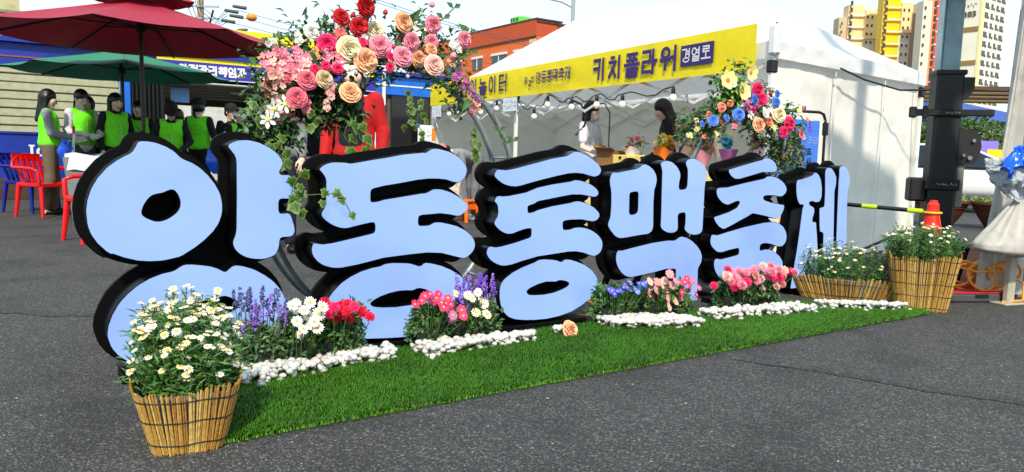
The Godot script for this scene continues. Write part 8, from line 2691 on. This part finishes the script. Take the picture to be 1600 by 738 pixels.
func people() -> void:
	var V := "volunteers in green vests"
	var fwd := func(side: float, e: float, w: Vector3) -> Array: return [Vector3(side * 0.23, 1.09, e), Vector3(side * w.x, w.y, w.z)]
	person("person with long black hair, back turned, grey sleeves under a green vest, khaki trousers", Vector3(-6.28, 0, -10.0), 118, 1.67, {"vest": true, "shirt": "greyblue", "legs": "khaki", "hair": "long", "gloves": true, "nod": 14.0, "group": V, "arms": [fwd.call(1, 0.06, Vector3(0.12, 1.06, 0.30)), fwd.call(-1, 0.04, Vector3(0.10, 1.04, 0.28))]})
	person("person in green vest with tied hair looking down behind the grey-sleeved volunteer", Vector3(-6.15, 0, -10.55), 62, 1.72, {"vest": true, "shirt": "white", "legs": "grey", "hair": "tied", "gloves": true, "nod": 18.0, "group": V, "arms": [fwd.call(1, 0.05, Vector3(0.10, 1.08, 0.27)), fwd.call(-1, 0.05, Vector3(0.08, 1.05, 0.28))]})
	person("person in green vest facing forward with a gloved hand raised to the neck", Vector3(-6.18, 0, -10.75), 8, 1.65, {"vest": true, "shirt": "black", "hair": "long", "gloves": true, "nod": -12.0, "group": V, "arms": [[Vector3(0.25, 1.10, -0.02), Vector3(0.24, 0.86, 0.05)], [Vector3(-0.27, 1.18, 0.06), Vector3(-0.10, 1.38, 0.15)]]})
	person("person with long dark hair facing right, green vest open over black sleeves", Vector3(-5.72, 0, -10.65), 58, 1.69, {"vest": true, "shirt": "black", "hair": "long", "gloves": true, "nod": 10.0, "group": V, "arms": [fwd.call(1, 0.0, Vector3(0.2, 0.92, 0.16)), fwd.call(-1, -0.04, Vector3(0.22, 0.86, 0.05))]})
	person("smiling person in green vest standing farther back beside the parasol pole", Vector3(-5.75, 0, -11.35), 12, 1.63, {"vest": true, "shirt": "black", "hair": "bob", "group": V, "turn": 12.0})
	person("person in dark cap and green vest bending over with gloved hands", Vector3(-4.98, 0, -10.75), 28, 1.60, {"vest": true, "shirt": "black", "hair": "under_cap", "wear": ["cap plum"], "lean": 16.0, "nod": 22.0, "gloves": true, "group": V, "arms": [[Vector3(0.26, 1.10, 0.05), Vector3(0.10, 1.00, 0.28)], [Vector3(-0.26, 1.10, 0.02), Vector3(-0.18, 0.92, 0.20)]]})
	person("person with reddish brown hair, back turned, behind the capped volunteer", Vector3(-5.32, 0, -11.75), 165, 1.55, {"shirt": "plum", "hair": "bob", "tint": "brown"})
	person("person in green vest with printed lines on the back, turned away", Vector3(-4.80, 0, -11.3), 172, 1.68, {"vest": true, "shirt": "black", "hair": "under_cap", "wear": ["cap black"], "print": true, "group": V, "turn": 14.0, "arms": [[Vector3(0.24, 1.10, 0.04), Vector3(0.18, 0.98, 0.22)], [Vector3(-0.24, 1.10, 0.0), Vector3(-0.2, 0.92, 0.15)]]})
	var st := person("person in black staff shirt and black cap under the hall roof", Vector3(-4.48, 0, -11.75), 22, 1.64, {"shirt": "black", "hair": "under_cap", "wear": ["cap black"], "turn": 30.0, "sleeve": "short"})
	part("shirt_print", latin("STAFF", 0.085, 0.003), st, X(Vector3(-0.13, 1.19, 0.103)), M.white_paint)
	person("person in green vest wearing a white sun visor", Vector3(-4.14, 0, -11.2), 48, 1.55, {"vest": true, "shirt": "black", "hair": "under_cap", "wear": ["visor white"], "nod": 14.0, "group": V})
	person("person in green vest and dark patterned cap bent low behind the first letter", Vector3(-3.84, 0, -10.7), 40, 1.56, {"vest": true, "shirt": "black", "hair": "under_cap", "wear": ["cap plaid"], "lean": 24.0, "nod": 20.0, "group": V})
	var gy := person("person in grey lettered sweatshirt partly hidden by the rose arch", Vector3(-2.16, 0, -6.75), 24, 1.66, {"shirt": "grey", "hair": "bob", "fat": 0.02, "legs": "navy"})
	part("shirt_print", latin("city", 0.10, 0.003), gy, X(Vector3(-0.10, 1.20, 0.128)), M.black_plastic)
	person("person in open red jacket over a dark shirt behind the rose arch", Vector3(-1.30, 0, -6.05), -6, 1.66, {"shirt": "red", "open": true, "hair": "bob", "fat": 0.022, "arms": [[Vector3(0.232, 1.10, -0.02), Vector3(0.235, 0.86, 0.05)], [Vector3(-0.24, 1.10, -0.02), Vector3(-0.23, 0.88, 0.08)]]})
	person("person in white T-shirt and face mask standing in the tent", S(5.42, 0, -4.85), 56, 1.63, {"shirt": "white", "sleeve": "short", "hair": "bob", "tint": "dark", "wear": ["mask white"], "nod": 16.0, "legs": "navy", "arms": [fwd.call(1, 0.02, Vector3(0.14, 0.98, 0.26)), fwd.call(-1, 0.02, Vector3(0.14, 0.98, 0.28))]})
	person("person in black with shoulder-length hair arranging flowers in the tent", S(6.05, 0, -4.05), -98, 1.67, {"shirt": "black", "hair": "long", "lean": 12.0, "nod": 18.0, "arms": [fwd.call(1, 0.04, Vector3(0.14, 1.00, 0.32)), fwd.call(-1, 0.04, Vector3(0.14, 0.98, 0.30))]})
	person("person in grey T-shirt and pink cap bent double over the orange stool", S(4.98, 0, -6.95), -42, 1.60, {"shirt": "grey", "sleeve": "short", "hair": "under_cap", "wear": ["cap pink"], "lean": 82.0, "legs": "shorts", "shoes": "white", "step": 0.09, "arms": [[Vector3(0.20, 1.32, 0.27), Vector3(0.16, 1.34, 0.50)], [Vector3(-0.20, 1.32, 0.27), Vector3(-0.16, 1.34, 0.50)]]})
	# things in their hands
	var tg := thing("litter_tongs", "thin white litter tongs held by the grey-sleeved volunteer", "tongs", X(Vector3(-5.86, 0, -9.85)))
	for k in 2:
		var m := MB.new()
		m.bar(Vector3(0.015 * k, 1.10, 0), Vector3(0.10 + 0.03 * k, 0.55, 0.25), 0.012, 0.006)
		part("blade", m.mesh(), tg, X(), M.white_paint)
	part("grip", boxed(Vector3(0.0, 1.14, -0.01), Vector3(0.035, 0.12, 0.03), 0.008), tg, X(), mat("grip_red", Color(0.80, 0.15, 0.08), 0.4))
	for q in [[Vector3(-5.92, 0.72, -9.78), "blue plastic bag hanging from the hand of the grey-sleeved volunteer", 0.11], [Vector3(-3.86, 0.62, -9.6), "blue plastic sack standing behind the first letter", 0.14]]:
		var fn := FastNoiseLite.new()
		fn.seed = 3; fn.frequency = 4.0
		var bg := MB.new()
		bg.grid(18, 12, func(u, v):
			var a: float = TAU * u
			var r: float = q[2] * (0.25 + 0.75 * sin(PI * (0.10 + 0.85 * v)))
			var p := Vector3(cos(a) * r, q[2] * 2.4 * (1.0 - v), sin(a) * r * 0.7)
			return p * (1.0 + 0.25 * fn.get_noise_3dv(p * 4.0)), true, true)
		solo("plastic_sack", bg.mesh(), q[1], "plastic bag", X(q[0]), "", mat("bag_sky", Color(0.06, 0.32, 0.82), 0.3))
